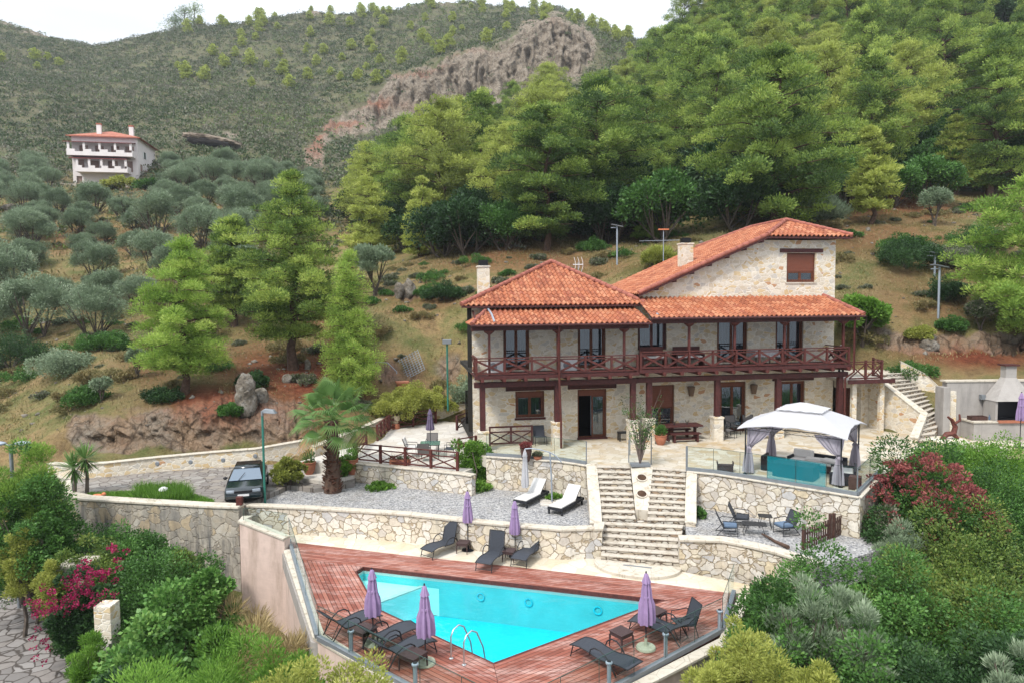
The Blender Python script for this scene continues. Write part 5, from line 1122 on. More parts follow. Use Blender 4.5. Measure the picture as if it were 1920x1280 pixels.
MB().box(g0,g0+1.7,35.0,35.1,.97,1.95).box(g0,g0+1.7,34.15,35.0,.97,1.0).build('firebox',M['black'],bq)
m=MB(); m.add([(g0-.15,34.1,1.98),(g0+1.85,34.1,1.98),(g0+1.85,35.15,1.98),(g0-.15,35.15,1.98),(g0+.75,34.75,3.1),(g0+1.3,34.75,3.1),(g0+1.3,35.15,3.1),(g0+.75,35.15,3.1)],[(0,3,2,1),(4,5,6,7),(0,1,5,4),(1,2,6,5),(2,3,7,6),(3,0,4,7)]); m.box(g0+.75,g0+1.3,34.752,35.148,3.1,3.7); m.build('hood',M['plaster'],bq)
MB().box(g0+.65,g0+1.4,34.65,35.25,3.7,3.78).build('chimney_cap',M['dwood'],bq)
MB().box(kx+.95,kx+1.15,34.95,35.17,1.95,2.2).build('fuse_box',M['grey_metal'],bq)
cr_=MB().box(-.4,.4,-.2,.2,0,.04).box(-.4,.4,-.2,-.17,.04,.2).box(-.4,.4,.17,.2,.04,.2).box(-.4,-.37,-.17,.17,.04,.2).box(.37,.4,-.17,.17,.04,.2).build('wooden_crate',M['picket'],None,loc=(kx+.5,34.6,.975)); tag(cr_,'small wooden crate on the outdoor kitchen counter','crate')
bo_=MB().lathe([(.04,0),(.045,.02),(.045,.16),(.02,.22),(.02,.28),(0,.28)],10).build('bottle',M['cushb'],None,True,loc=(kx+1.05,34.5,.975)); tag(bo_,'blue bottle standing on the outdoor kitchen counter','bottle')
# ------------------------------------------------------------------ furniture
Zv=Vector((0,0,1))
def rot_from(a,b): return math.atan2(b[1]-a[1],b[0]-a[0])
def offs(pts,dx=0,dz=0): return [(p[0]+dx,p[1],p[2]+dz) for p in pts]
def make_lounger(label,loc,rz,back=62,name='sun_lounger',group='black mesh sun loungers by the pool'):
    t=thing(name,label,'sun lounger',loc,rz,group); w=.31
    prof=[(0,.33),(.15,.37),(.35,.40),(.6,.39),(.85,.35),(1.05,.33),(1.22,.34)]
    a=rad(back); bl=.78; bp=[(1.22+bl*s*math.cos(a),.34+bl*s*math.sin(a)+ .03*math.sin(s*3.1)) for s in (.1,.35,.65,1)]
    P=prof+bp; vs=[]
    for x,z in P: vs+=[(x,-w+.02,z),(x,w-.02,z),(x,w-.02,z-.012),(x,-w+.02,z-.012)]
    fs=[]
    for i in range(len(P)-1):
        q=i*4; fs+=[(q,q+4,q+5,q+1),(q+3,q+2,q+6,q+7),(q,q+3,q+7,q+4),(q+1,q+5,q+6,q+2)]
    MB().add(vs,fs+[(0,1,2,3),tuple(len(vs)-4+k for k in (3,2,1,0))]).build('sling',M['mesh'],t)
    m=MB()
    for s in (-w,w): m.tube([(x,s,z) for x,z in P],.017,6)
    m.tube([(P[0][0],-w,P[0][1]),(P[0][0],w,P[0][1])],.017,6); m.tube([(P[-1][0],-w,P[-1][1]),(P[-1][0],w,P[-1][1])],.017,6)
    m.tube([(P[8][0],-w,P[8][1]),(1.62,-w*.8,.12),(1.62,w*.8,.12),(P[8][0],w,P[8][1])],.012,6)
    m.build('frame',M['black_metal'],t,True)
    for s in (-1,1):
        MB().tube([(.72,s*w*1.05,.34),(.78,s*w*1.12,.5),(.92,s*w*1.14,.6),(1.12,s*w*1.12,.6),(1.32,s*w*1.05,.48),(1.62,s*w*.98,.06)],.02,6).build('armrest',M['black_metal'],t,True)
        MB().tube([(.12,s*w,.36),(.02,s*w,.02)],.017,6).build('leg',M['black_metal'],t)
    MB().tube([(.04,-w,.1),(.04,w,.1)],.012,6).build('stretcher',M['black_metal'],t)
    return t
def lounger(label,foot,rear,z,back): 
    a=G(foot[0],foot[1],z); b=G(rear[0],rear[1],z); sh_=Vector((-.05,-.22,0)) if back>55 else Vector((0,0,0)); return make_lounger(label,a+sh_,rot_from(a,b),back+10 if back>55 else back)
lounger('black mesh sun lounger with raised back, leftmost of the three against the pale wall',(803,1043),(841,1027),-2.5,64)
lounger('black mesh sun lounger with raised back, left of the second umbrella by the wall',(909,1068),(937,1042),-2.5,68)
lounger('black mesh sun lounger with raised back, right of the second umbrella by the wall',(974,1060),(1001,1036),-2.5,70)
lounger('black mesh sun lounger nearest the left corner of the deck, beside the third umbrella',(708,1167),(655,1186),-2.5,42)
lounger('black mesh sun lounger between the two lower left side tables',(781,1190),(722,1213),-2.5,40)
lounger('black mesh sun lounger nearest the pool ladder',(808,1215),(750,1240),-2.5,40)
lounger('black mesh sun lounger beside the sling chair on the right of the deck',(1186,1177),(1243,1195),-2.5,34)
lounger('black mesh sun lounger lying almost flat at the bottom of the deck',(1083,1222),(1138,1250),-2.5,6)
def sling_chair(label,loc,rz,mat='mesh',h=.95,name='sling_chair',cat='chair',group=None,cush=None,low=False,arms=True):
    t=thing(name,label,cat,loc,rz,group); sh=.3 if low else .43; w=.27; x0,x1=-.24,.24
    tb=.26 if low else .2
    MB().add([(x1,-w,sh+.02),(x1,w,sh+.02),(x0,w,sh-.02),(x0,-w,sh-.02),(x0-tb,w,h),(x0-tb,-w,h)],[(0,1,2,3),(3,2,4,5)]).build('seat_sling',M[mat],t).modifiers.new('s','SOLIDIFY').thickness=.014
    for s in (-1,1):
        y=s*(w+.015); m=MB(); m.tube([(x1+.02,y,0),(x1,y,sh+.02),(x0,y,sh-.02),(x0-tb,y,h)],.014,6)
        m.tube([(x0-.1-(.15 if low else 0),y,0),(x0+.02,y,sh)],.014,6)
        if low: m.tube([(x1+.02,y,.012),(x0-.25,y,.012)],.014,6)
        m.build('side_frame',M['black_metal'],t,True)
        if arms: MB().tube([(x1,y,sh+.02),(x1-.01,y,sh+.24),(x0-.02,y,sh+.26),(x0-.1,y,sh+.2)],.016,6).build('armrest',M['black_metal'],t,True)
    MB().tube([(x0-tb,-w,h),(x0-tb,w,h)],.014,6).tube([(x1,-w,sh),(x1,w,sh)],.014,6).build('crossbar',M['black_metal'],t)
    if cush: MB().box(x0+.02,x1+.02,-w+.02,w-.02,sh+.0,sh+.11).build('seat_cushion',M[cush],t,bevel=.035)
    return t
b=G(1281,1192,-2.5); sling_chair('black sling chair with a tall curved back at the right end of the deck',b,rad(195),h=1.0)
def side_table(label,px,py,rz,h=.42,s=.46,mat='rattan',z=-2.5):
    t=thing('side_table',label,'side table',G(px,py,z),rz,'brown rattan side tables'); MB().box(-s/2,s/2,-s/2,s/2,h-.03,h).build('table_top',M[mat],t,bevel=.008)
    MB().box(-s/2+.02,s/2-.02,-s/2+.02,s/2-.02,h-.12,h-.032).build('apron',M[mat],t)
    for sx in (-1,1):
        for sy in (-1,1):
            c=s/2-.025; MB().add([(sx*c-.022,sy*c-.022,h-.12),(sx*c+.022,sy*c-.022,h-.12),(sx*c+.022,sy*c+.022,h-.12),(sx*c-.022,sy*c+.022,h-.12),(sx*(c+.01)-.012,sy*(c+.01)-.012,0),(sx*(c+.01)+.012,sy*(c+.01)-.012,0),(sx*(c+.01)+.012,sy*(c+.01)+.012,0),(sx*(c+.01)-.012,sy*(c+.01)+.012,0)],[(0,1,5,4),(1,2,6,5),(2,3,7,6),(3,0,4,7),(4,5,6,7)]).build('leg',M[mat],t)
    return t
side_table('brown side table right of the leftmost lounger by the pale wall',869,1034,rad(-14)); side_table('brown side table between the two loungers under the second umbrella',955,1050,rad(-14))
side_table('brown side table beside the leftmost lower lounger at the deck corner',683,1205,rad(-36),.46,.56); side_table('brown side table in front of the ladder lounger, nearest the bottom edge',775,1254,rad(-36),.46,.56)
side_table('brown side table standing alone above the flat lounger',1165,1211,rad(38),.46,.5); side_table('brown side table behind the fifth umbrella near the pool corner',1230,1169,rad(38),.44,.48)
def umbrella(label,base,top,mat='lilac',r=.15,cl=1.15,basek='disc',group='closed umbrellas',cat='umbrella',seed=1):
    b=base; H=top; t=thing('closed_umbrella',label,cat,b,seed,group); rn=random.Random(seed)
    MB().tube([(0,0,.0),(0,0,H-.02)],.02,8).lathe([(0,H-.03),(.025,H-.02),(.02,H+.03),(0,H+.04)],8).build('pole',M['black_metal'],t,True)
    ph=[rn.random()*6 for _ in range(3)]
    mod=lambda q,z: 1+(.24 if z<H-.3 else .12)*math.sin(8*q+ph[0]+z*.6)+.06*math.sin(3*q+ph[1])+.05*math.sin(13*q+ph[2])
    pr=[(.012,H-.015),(.05,H-.06),(.075,H-.16),(.11,H-.26),(.12,H-.3),(.085,H-.31),(.095,H-.36),(.115,H-.5),(.13,H-.7),(r*.98,H-.9),(r*1.08,H-cl*.9),(r*1.05,H-cl),(r*.8,H-cl-.015)]
    m=MB(); m.lathe(pr,48,mod=mod); m.build('canopy',M[mat],t,True)
    MB().lathe([(.1,H-cl*.52),(.135,H-cl*.50),(.135,H-cl*.46),(.1,H-cl*.45)],24,caps=False).build('strap',M[mat],t)
    if basek=='disc': m=MB(); m.lathe([(.27,0),(.28,.02),(.26,.07),(.07,.09),(.05,.12),(.04,.3),(.028,.3)],26); m.build('base',M['concrete'],t,True)
    elif basek=='dark': m=MB(); m.lathe([(.25,0),(.25,.03),(.06,.06),(.04,.25),(.028,.25)],22); m.build('base',M['dframe'],t,True)
    return t
def umb(label,px,pb,pt,z,**k):
    b=G(px,pb,z); top=Dp(px,pt,b.y).z-z; return umbrella(label,b,top,**k)
umb('closed lilac umbrella behind the leftmost lounger against the pale wall',877.5,1030,919,-2.5,basek='dark',cl=1.25,r=.16,seed=1); umb('closed lilac umbrella between the two loungers against the pale wall',966,1042,937,-2.5,basek='dark',cl=1.3,r=.16,seed=2)
umb('closed lilac umbrella at the left corner of the pool with its pole behind a lounger',700,1206,1065,-2.5,cl=1.35,r=.19,seed=3); umb('closed lilac umbrella nearest the pool ladder, on a round concrete base',798,1243,1095,-2.5,cl=1.4,r=.2,seed=4)
umb('closed lilac umbrella on the right side of the deck above the round concrete base',1211,1215,1072,-2.5,cl=1.45,r=.19,seed=5); umb('closed faded violet umbrella through the glass dining table',807.5,852,765,-.6,mat='lilac_d',cl=1.1,r=.17,seed=6,basek='dark')
umb('closed purple umbrella in front of the barbecue at the right edge',1912,838,735,0,cl=1.35,r=.16,seed=7,basek='dark')
# folded cantilever umbrella
b=G(1035,941,-1.5); t=thing('cantilever_umbrella','folded white cantilever umbrella hanging from a grey arm above the white loungers','umbrella',b)
zt=Dp(1032,848,b.y).z+1.5; hx=Dp(984,842,b.y)-b
MB().tube([(0,0,0),(-.02,0,zt*.5),(-.08,0,zt)],.035,8).build('mast',M['galv'],t,True)
MB().tube([(.42,0,zt-.42),(.2,0,zt-.15),(-.08,0,zt+.02),(-.5,0,zt+.14),(-.9,0,zt+.2),(hx.x,0,zt+.18)],.025,8).build('arm',M['galv'],t,True)
mod=lambda q,z: 1+.2*math.sin(7*q+z); MB().lathe([(.02,zt+.16),(.07,zt+.0),(.1,zt-.15),(.08,zt-.17),(.1,zt-.5),(.13,zt-1.0),(.15,zt-1.3),(.13,zt-1.5),(.08,zt-1.52)],36,(hx.x,0,0),mod=mod).build('canopy',M['canvas'],t,True)
m=MB(); 
for sx in (-1,1):
    for sy in (-1,1): m.box(sx*.27-.25,sx*.27+.25,sy*.27-.25,sy*.27+.25,0,.05)
m.build('base_slabs',M['whitepave'],t)
def daybed(label,foot,head):
    a=G(*foot,-1.5);b=G(*head,-1.5); t=thing('padded_lounger',label,'sun lounger',a,rot_from(a,b),'white padded loungers on the gravel'); w=.34;L=2.0
    MB().box(0,L,-w,-w+.06,.2,.3).box(0,L,w-.06,w,.2,.3).box(0,.06,-w+.06,w-.06,.2,.3).box(L-.06,L,-w+.06,w-.06,.2,.3).box(.06,L-.06,-w+.06,w-.06,.22,.25).build('frame',M['dframe'],t)
    for x in (.03,L-.2):
        for y in (-w+.04,w-.04): MB().box(x,x+.06,y-.035,y+.035,0,.2).build('leg',M['dframe'],t)
    MB().box(.02,1.28,-w+.03,w-.03,.3,.37).build('seat_pad',M['cushw'],t,bevel=.03)
    Mx=Matrix.Rotation(-rad(42),3,'Y'); MB().obox(Vector((1.25,0,.34))+Mx@Vector((.36,0,.03)),(.76,w*2-.06,.07),Mx).build('back_pad',M['cushw'],t,bevel=.03)
    MB().obox(Vector((1.25,0,.30))+Mx@Vector((.36,0,.0)),(.74,w*2-.1,.025),Mx).build('back_panel',M['dframe'],t)
    MB().tube([(1.75,-w+.06,.72),(1.7,-w+.06,.28)],.012,6).tube([(1.75,w-.06,.72),(1.7,w-.06,.28)],.012,6).build('back_stay',M['black_metal'],t)
daybed('white padded lounger with dark frame left of the cantilever mast',(975,951),(1020,928)); daybed('white padded lounger with dark frame right of the cantilever mast',(1040,965),(1086,940))
# gravel corner set
def lowchair(label,px,py,rz,cush): sling_chair(label,G(px,py,-1.5),rz,h=.82,name='garden_chair',group='low black garden chairs on the gravel',cush=cush,low=True)
lowchair('low black garden chair with blue-grey cushion nearest the steps',1368,1000,rad(-12),'cushb'); lowchair('low black garden chair with dark seat against the stone wall',1391,984,rad(-22),'mesh'); lowchair('low black garden chair with blue-grey cushion facing the others near the picket fence',1470,1000,rad(196),'cushb')
def slat_table(label,px,py,rz,w,d,h):
    t=thing('garden_table',label,'table',G(px,py,-1.5),rz); m=MB()
    for k in range(8): m.box(-w/2,w/2,-d/2+d*k/8,-d/2+d*(k+1)/8-.012,h-.02,h)
    m.build('slatted_top',M['black_metal'],t)
    for s in (-1,1): MB().tube([(s*w*.3,-d/2,h-.02),(s*w*.45,-d/2,.012),(s*w*.45,d/2,.012),(s*w*.3,d/2,h-.02)],.012,6).build('leg',M['black_metal'],t,True)
slat_table('low black slatted coffee table between the garden chairs',1414,1001,rad(-14),.85,.5,.42); slat_table('small black slatted side table against the stone wall',1434,987,rad(-14),.5,.45,.45)
def picket(label,p0,p1,h=.75):
    a=p0;b=p1; t=thing('picket_fence',label,'fence',(0,0,0)); d=b-a; n=max(3,int(d.length/.14))
    m=MB(); m.beam(a+Zv*.2,b+Zv*.2,.03,.07).beam(a+Zv*(h-.2),b+Zv*(h-.2),.03,.07); m.build('rail',M['picket'],t)
    dn=d.normalized(); nn=Vector((dn.y,-dn.x,0))*.03
    for k in range(n):
        p=a+d*((k+.5)/n)+nn; m=MB(); m.beam(p+Zv*.03,p+Zv*(h-.05),.02,.08,upv=dn) if False else m.obox(p+Zv*(h/2),(.08,.018,h),Matrix.Rotation(math.atan2(d.y,d.x),3,'Z')); 
        m.build('picket',M['picket'],t)
    for p in (a,b): MB().obox(p+Zv*.45,(.09,.09,.95),Matrix.Rotation(math.atan2(d.y,d.x),3,'Z')).build('post',M['picket'],t)
picket('brown picket fence section against the tall stone wall',G(1563,1008,-1.5),G(1613,982,-1.5)); picket('brown picket fence section running down towards the green shrubs',G(1506,1030,-1.5),G(1556,1009,-1.5))
m=MB(); q=G(1429,1003,-1.5); m.tube([q+Zv*.06,G(1440,1012,-1.5)+Zv*.12,G(1452,1016,-1.5)+Zv*.05,G(1478,1030,-1.5)+Zv*.1],[.03,.05,.055,.07],8); o=m.build('fallen_branch',M['bark'],None,True); tag(o,'crooked dead branch lying on the gravel','branch')
# ---- gazebo
gA=G(1397,887);gB=G(1576,913);
gu=(gB-gA).normalized(); gl=(gB-gA).length; gv=Vector((-gu.y,gu.x,0)); gd=3.4
gaz=thing('gazebo','white fabric gazebo with two-tier canopy and tied grey curtains on the terrace','gazebo',gA,math.atan2(gu.y,gu.x))
hp_=2.0
cr4=[(0,0),(gl,0),(gl,gd),(0,gd)]
for x,y in cr4: MB().tube([(x,y,0),(x,y,hp_)],.03,8).lathe([(.09,0),(.09,.015),(0,.02)],8,(x,y,0)).build('post',M['black_metal'],gaz,True)
m=MB()
for i in range(4):
    a=cr4[i];b=cr4[(i+1)%4]; m.tube([(a[0],a[1],hp_),(b[0],b[1],hp_)],.02,6).tube([(a[0],a[1],hp_-.15),(b[0],b[1],hp_-.15)],.012,6)
    n=10
    for k in range(n):
        s=k/n;e=(k+1)/n; L_=lambda s:(a[0]+(b[0]-a[0])*s,a[1]+(b[1]-a[1])*s)
        m.tube([(*L_(s),hp_-(.15 if k%2 else 0)),(*L_(e),hp_-(0 if k%2 else .15))],.006,4,caps=False)
cxg,cyg=gl/2,gd/2
for x,y in cr4: m.tube([(x,y,hp_),(cxg+(x-cxg)*.35,cyg+(y-cyg)*.3,hp_+.62)],.014,6)
m.build('top_frame',M['black_metal'],gaz,True)
def canopy_mesh(o,i,z0,z1,sag,nx=20):
    """frustum canopy between outer rect o and inner rect i"""
    vs=[];fs=[]; N=4*nx
    def ringp(r,k):
        s=k/nx; e=int(s)%4; f=s-int(s); a=r[e];b=r[(e+1)%4]; return (a[0]+(b[0]-a[0])*f,a[1]+(b[1]-a[1])*f,f)
    R=7
    for j in range(R+1):
        t=j/R
        for k in range(N):
            x0,y0,f=ringp(o,k);x1,y1,_=ringp(i,k); e=math.sin(math.pi*f)
            z=z0+(z1-z0)*t-sag*e*math.sin(math.pi*t)*.7+(.13*e*(1-t)**2 if z0<2.3 else 0)-(.1*(1-e)**3*(1-t)**3 if z0<2.3 else 0); pull=1-(.07 if z0<2.3 else .02)*e*(1-t)**2
            x=x0+(x1-x0)*t;y=y0+(y1-y0)*t; x=cxg+(x-cxg)*pull;y=cyg+(y-cyg)*pull
            z+=.018*math.sin(f*26+j)*e*(1-t)
            vs.append((x,y,z))
    for j in range(R):
        for k in range(N): k2=(k+1)%N; fs.append((j*N+k,j*N+k2,(j+1)*N+k2,(j+1)*N+k))
    return vs,fs
ov=.26; o=[(-ov,-ov),(gl+ov,-ov),(gl+ov,gd+ov),(-ov,gd+ov)]; sc=lambda fx,fy:[(cxg+(x-cxg)*fx,cyg+(y-cyg)*fy) for x,y in cr4]
vs,fs=canopy_mesh(o,sc(.42,.36),hp_+.02,hp_+.62,.05)
m=MB(); m.add(vs,fs)
n4=80; sk=[]
for k in range(n4):
    x,y,z=vs[k]; sk+=[(x,y,z),(cxg+(x-cxg)*1.0,cyg+(y-cyg)*1.0,z-.035)]
m.add(sk,[(2*k,2*((k+1)%n4),2*((k+1)%n4)+1,2*k+1)[::-1] for k in range(n4)]); m.build('canopy',M['canvas'],gaz,True)
vs,fs=canopy_mesh(sc(.5,.46),sc(.06,.02),hp_+.66,hp_+.92,.03); MB().add(vs,fs).build('upper_canopy',M['canvas'],gaz,True)
for i,(x,y) in enumerate(cr4):
    sx=1 if x==0 else -1; sy=1 if y==0 else -1
    # gathered curtain: spread at top along both sides, tied at 1.0 m
    vs=[];fs=[];n=26;rows=[(hp_-.06,1.05),(1.75,.95),(1.5,.7),(1.25,.36),(1.08,.13),(.98,.1),(.8,.15),(.4,.2),(.08,.22)]
    for z,sp in rows:
        for k in range(n+1):
            s=k/n*2-1; l=abs(s)*sp*.95; fold=.05*math.sin(k*2.4)*(.5+.5*min(1,sp*2))
            if s<0: p=(x+sx*l+.02*sx,y+sy*(.03+fold+.05),z)
            else: p=(x+sx*(.03+fold+.05),y+sy*l+.02*sy,z)
            if sp<.3:
                q=math.pi*2*k/n; rr=sp*(.8+.35*math.sin(k*2.6)); p=(x+sx*.1+rr*math.cos(q),y+sy*.1+rr*math.sin(q),z)
            vs.append(p)
    for j in range(len(rows)-1):
        for k in range(n): a=j*(n+1)+k; fs.append((a,a+1,a+n+2,a+n+1))
    MB().add(vs,fs).build('curtain',M['drape'],gaz,True)
def sofa(name,label,cat,loc,rz,w,d,back=True,armL=True,armR=True,cush=((0,0,0),),h=.62,mat='dframe'):
    t=thing(name,label,cat,loc,rz); MB().box(-w/2,w/2,-d/2,d/2,.03,.3).build('base',M[mat],t,bevel=.01)
    if back: MB().box(-w/2,w/2,d/2-.1,d/2,.3,h).build('backrest',M[mat],t,bevel=.01)
    if armL: MB().box(-w/2,-w/2+.1,-d/2,d/2-.1,.3,.5).build('armrest',M[mat],t,bevel=.01)
    if armR: MB().box(w/2-.1,w/2,-d/2,d/2-.1,.3,.5).build('armrest',M[mat],t,bevel=.01)
    return t
gz=lambda fx,fy,z=0: gA+gu*(fx)+gv*(fy)+Zv*z
grz=math.atan2(gu.y,gu.x)
s=sofa('wicker_armchair','dark wicker armchair at the left end of the gazebo seating','armchair',gz(.75,1.35),grz+rad(90),.85,.8)
s=sofa('wicker_sofa','long dark wicker sofa at the back of the gazebo with loose pale cushions','sofa',gz(2.25,2.35),grz-rad(6),2.2,.85)
MB().box(-1.0,1.0,-.42,.3,.3,.42).build('seat_cushion',M['cushg'],s,bevel=.05)
MB().obox((-.62,.22,.58),(.85,.16,.36),Matrix.Rotation(rad(-12),3,'X')).build('back_cushion',M['cushg'],s,bevel=.06)
MB().obox((.05,-.1,.47),(.9,.4,.13),Matrix.Rotation(rad(8),3,'Z')).build('loose_cushion',M['cushg'],s,bevel=.06)
MB().obox((.62,-.15,.5),(.75,.42,.15),Matrix.Rotation(rad(-14),3,'Z')).build('loose_cushion',M['cushg'],s,bevel=.06)
s=sofa('wicker_daybed','dark wicker corner seat with a pale mattress on the right of the gazebo','daybed',gz(3.55,1.0),grz-rad(80),1.5,.95)
MB().box(-.73,.62,-.45,.36,.3,.42).build('seat_cushion',M['cushw'],s,bevel=.05)
t=thing('wicker_table','large dark wicker coffee table behind the glass in the gazebo','table',gz(1.85,.62),grz-rad(3)); MB().box(-.8,.8,-.42,.42,.03,.55).build('body',M['dframe'],t,bevel=.01); MB().box(-.82,.82,-.44,.44,.552,.58).build('top',M['dframe'],t,bevel=.01)
o=MB().box(-.32,.32,-.14,.14,0,.3).box(-.34,-.3,-.15,.15,.3,.44).box(.3,.34,-.15,.15,.3,.44).build('planter_trough',M['rattan'],None,bevel=.01,loc=G(1359.5,883),rotz=rad(-12)); tag(o,'low brown trough against the glass left of the gazebo','planter')
o=MB().box(-.2,.2,-.2,.2,0,.5).build('square_planter',M['brown'],None,bevel=.01,loc=G(1603,916),rotz=rad(-35)); tag(o,'square brown planter in the corner of the glass right of the gazebo','planter')
# ---- terrace furniture
t=thing('picnic_table','long dark wooden refectory table under the balcony','table',W(12.42-1.75,-1.15,0),TH)
MB().box(-1.0,1.05,-.42,.42,.72,.8).build('tabletop',M['dwood'],t,bevel=.012)
for x in (-.75,.78): MB().box(x-.05,x+.05,-.3,.3,.0,.09).box(x-.05,x+.05,-.1,.1,.09,.66).box(x-.05,x+.05,-.32,.32,.66,.72).build('trestle',M['dwood'],t,bevel=.01)
MB().box(-.7,.73,-.03,.03,.3,.42).build('stretcher',M['dwood'],t)
for lab,y in (('long dark wooden bench in front of the refectory table',-.62),('long dark wooden bench between the refectory table and the wall',.62)):
    t2=thing('wooden_bench',lab,'bench',W(12.42-1.75,-1.15+y,0),TH); MB().box(-.8,.8,-.15,.15,.4,.46).build('seat',M['dwood'],t2,bevel=.01)
    for x in (-.62,.62): MB().box(x-.04,x+.04,-.13,.13,0,.4).build('leg',M['dwood'],t2)
    MB().box(-.58,.58,-.02,.02,.12,.2).build('stretcher',M['dwood'],t2)
for x in (-.35,.35):
    m=MB(); m.lathe([(.07,0),(.02,.03),(.015,.14),(.0,.14)],10)
    for q in range(4): m.tube([(0,0,.12),(.1*math.cos(q*1.57),.1*math.sin(q*1.57),.1),(.13*math.cos(q*1.57),.13*math.sin(q*1.57),.22)],.008,5)
    o=m.build('candelabra',M['black_metal'],None,loc=W(12.42-1.75+x,-1.15,.805),rotz=.4); tag(o,'small black candelabra on the '+('left' if x<0 else 'right')+' half of the refectory table','candelabra')
t=thing('glass_table','glass-topped dining table with a small potted plant by the third pillar','table',W(14.15,-1.05,0),TH); MB().box(-.55,.55,-.4,.4,.71,.725).build('glass_top',M['glass'],t)
MB().tube([(-.5,-.36,.7),(.5,-.36,.7),(.5,.36,.7),(-.5,.36,.7),(-.5,-.36,.7)],.015,6).build('rim',M['black_metal'],t)
for x in (-.48,.48):
    for y in (-.33,.33): MB().tube([(x,y,0),(x,y,.7)],.016,6).build('leg',M['black_metal'],t)
sling_chair('grey sling chair side-on beside the third pillar',W(13.15,-1.3,0),TH+rad(10),'greymesh'); sling_chair('grey sling chair behind the glass table, nearest the glass door',W(14.0,-.35,0),TH-rad(90),'greymesh'); sling_chair('grey sling chair behind the glass table, under the right wall lamp',W(14.95,-.4,0),TH-rad(100),'greymesh'); sling_chair('grey sling chair with its back to the gazebo at the glass table',W(14.9,-1.75,0),TH+rad(95),'greymesh')
b=W(4.15-.9,-.75,0); sling_chair('black moulded chair between the folded gate panel and the second pillar',W(3.3,-.85,0),TH-rad(90),'mesh',h=.9,arms=False,name='terrace_chair')
t=thing('gate_panel','dark wooden double panel with crossed bars standing against the villa wall','gate panel',W(0,-.75,0),TH)
m=MB(); m.box(.72,.8,-.04,.04,0,1.0).box(2.86,2.94,-.04,.04,0,1.0).box(1.78,1.88,-.04,.04,.1,1.0)
for a,b in ((.8,1.78),(1.88,2.86)):
    m.box(a,b,-.03,.03,.92,1.0).box(a,b,-.03,.03,.68,.74).box(a,b,-.03,.03,.1,.17); m.beam((a,-.0,.17),(b,-.0,.68),.03,.06).beam((a,.033,.68),(b,.033,.17),.03,.06)
m.build('frame',M['dwood'],t)
t=thing('small_stool_table','small black square table right of the villa door','table',W(7.75,-.75,0),TH); MB().box(-.32,.32,-.2,.2,.4,.46).build('table_top',M['black'],t,bevel=.01)
for x in (-.27,.27):
    for y in (-.15,.15): MB().box(x-.03,x+.03,y-.03,y+.03,0,.4).build('leg',M['black'],t)
t=thing('bistro_table','small round metal table behind the second pillar','table',W(4.15,-.95,0),TH); MB().lathe([(.3,.68),(.3,.7),(0,.7)],20).build('table_top',M['black_metal'],t)
for q in range(3): MB().tube([(0,0,.66),(.08*math.cos(q*2.1),.08*math.sin(q*2.1),.3),(.28*math.cos(q*2.1),.28*math.sin(q*2.1),0)],.012,6).build('leg',M['black_metal'],t)
t=thing('crate_stand','small orange-brown slatted wooden stand beside the terracotta pot','stand',W(9.15,-1.0,0),TH)
m=MB()
for x in (-.2,.2):
    for y in (-.15,.15): m.box(x-.02,x+.02,y-.02,y+.02,0,.8)
m.build('frame',M['terra'],t); m=MB()
for z in (.25,.5,.75): m.box(-.22,.22,-.17,.17,z,z+.03)
m.build('shelf',M['terra'],t)
# ---- left terrace
def railthing(label,a,b,h,n,mat='rwood',name='wooden_railing',pw=.12,z=None):
    t=thing(name,label,'railing',(0,0,0)); d=(b-a)/n
    for i in range(n+1):
        p=a+d*i; o_=MB().obox(p+Zv*(h/2),(pw,pw,h),Matrix.Rotation(math.atan2(d.y,d.x),3,'Z')); o_.build('post',M[mat],t,bevel=.01)
    for i in range(n):
        m=MB(); p=a+d*i;q=p+d; dn=d.normalized()*pw*.52; p=p+dn;q=q-dn; off=dn.normalized().cross(Zv)*.034
        m.beam(p+Zv*(h-.04),q+Zv*(h-.04),.08,.05).beam(p+Zv*(h-.27),q+Zv*(h-.27),.05,.05).beam(p+Zv*.14,q+Zv*.14,.05,.06)
        m.beam(p+Zv*.17,q+Zv*(h-.3),.032,.055).beam(p+off+Zv*(h-.3),q+off+Zv*.17,.032,.055); m.build('panel',M[mat],t)
    return t
zT=-.6
railthing('long red-brown wooden railing along the front of the left terrace',G(666,866,zT)+Vector((.05,.1,0)),G(858,884,zT),.95,4)
railthing('red-brown wooden railing on the left side of the left terrace',G(708,826,zT),G(727,808,zT),.95,3)
railthing('red-brown wooden railing across the back of the left terrace',G(730,806,zT),G(817,793,zT),.95,2)
railthing('short red-brown wooden railing left of the palm fronds at the terrace step',G(664,862,zT),G(697,832,zT)-Vector((.3,0,0)),.9,1)
railthing('short red-brown wooden railing behind the climbing plant',G(861,862,zT)+Vector((0,0,.5)),G(893,856,zT)+Vector((0,0,.5)),.6,1)
railthing('short dark wooden railing beside the screen door at the villa corner',G(857,806,-.4),G(876,800,-.4)+Vector((0,0,.02)),.9,1,'dwood')
t=thing('screen_door','narrow dark mesh screen door standing at the left corner of the villa','screen door',G(880,800,-.2),TH)
MB().box(-.22,-.19,-.02,.02,0,2.2).box(.19,.22,-.02,.02,0,2.2).box(-.19,.19,-.02,.02,2.16,2.2).box(-.19,.19,-.02,.02,0,.04).box(-.19,.19,-.02,.02,1.08,1.14).build('frame',M['black'],t)
MB().box(-.19,.19,-.004,.004,.04,1.08).box(-.19,.19,-.004,.004,1.14,2.16).build('screen',m_glass('insect_screen',(.4,.42,.4,1),.02),t)
tc_=G(807,856,zT); t=thing('glass_table','square glass dining table on the left terrace','table',tc_,rad(5)); MB().box(-.5,.5,-.5,.5,.71,.725).build('glass_top',m_glass('green_glass',(.6,.8,.74,1),.08,lin(120,160,150,.7),.35),t)
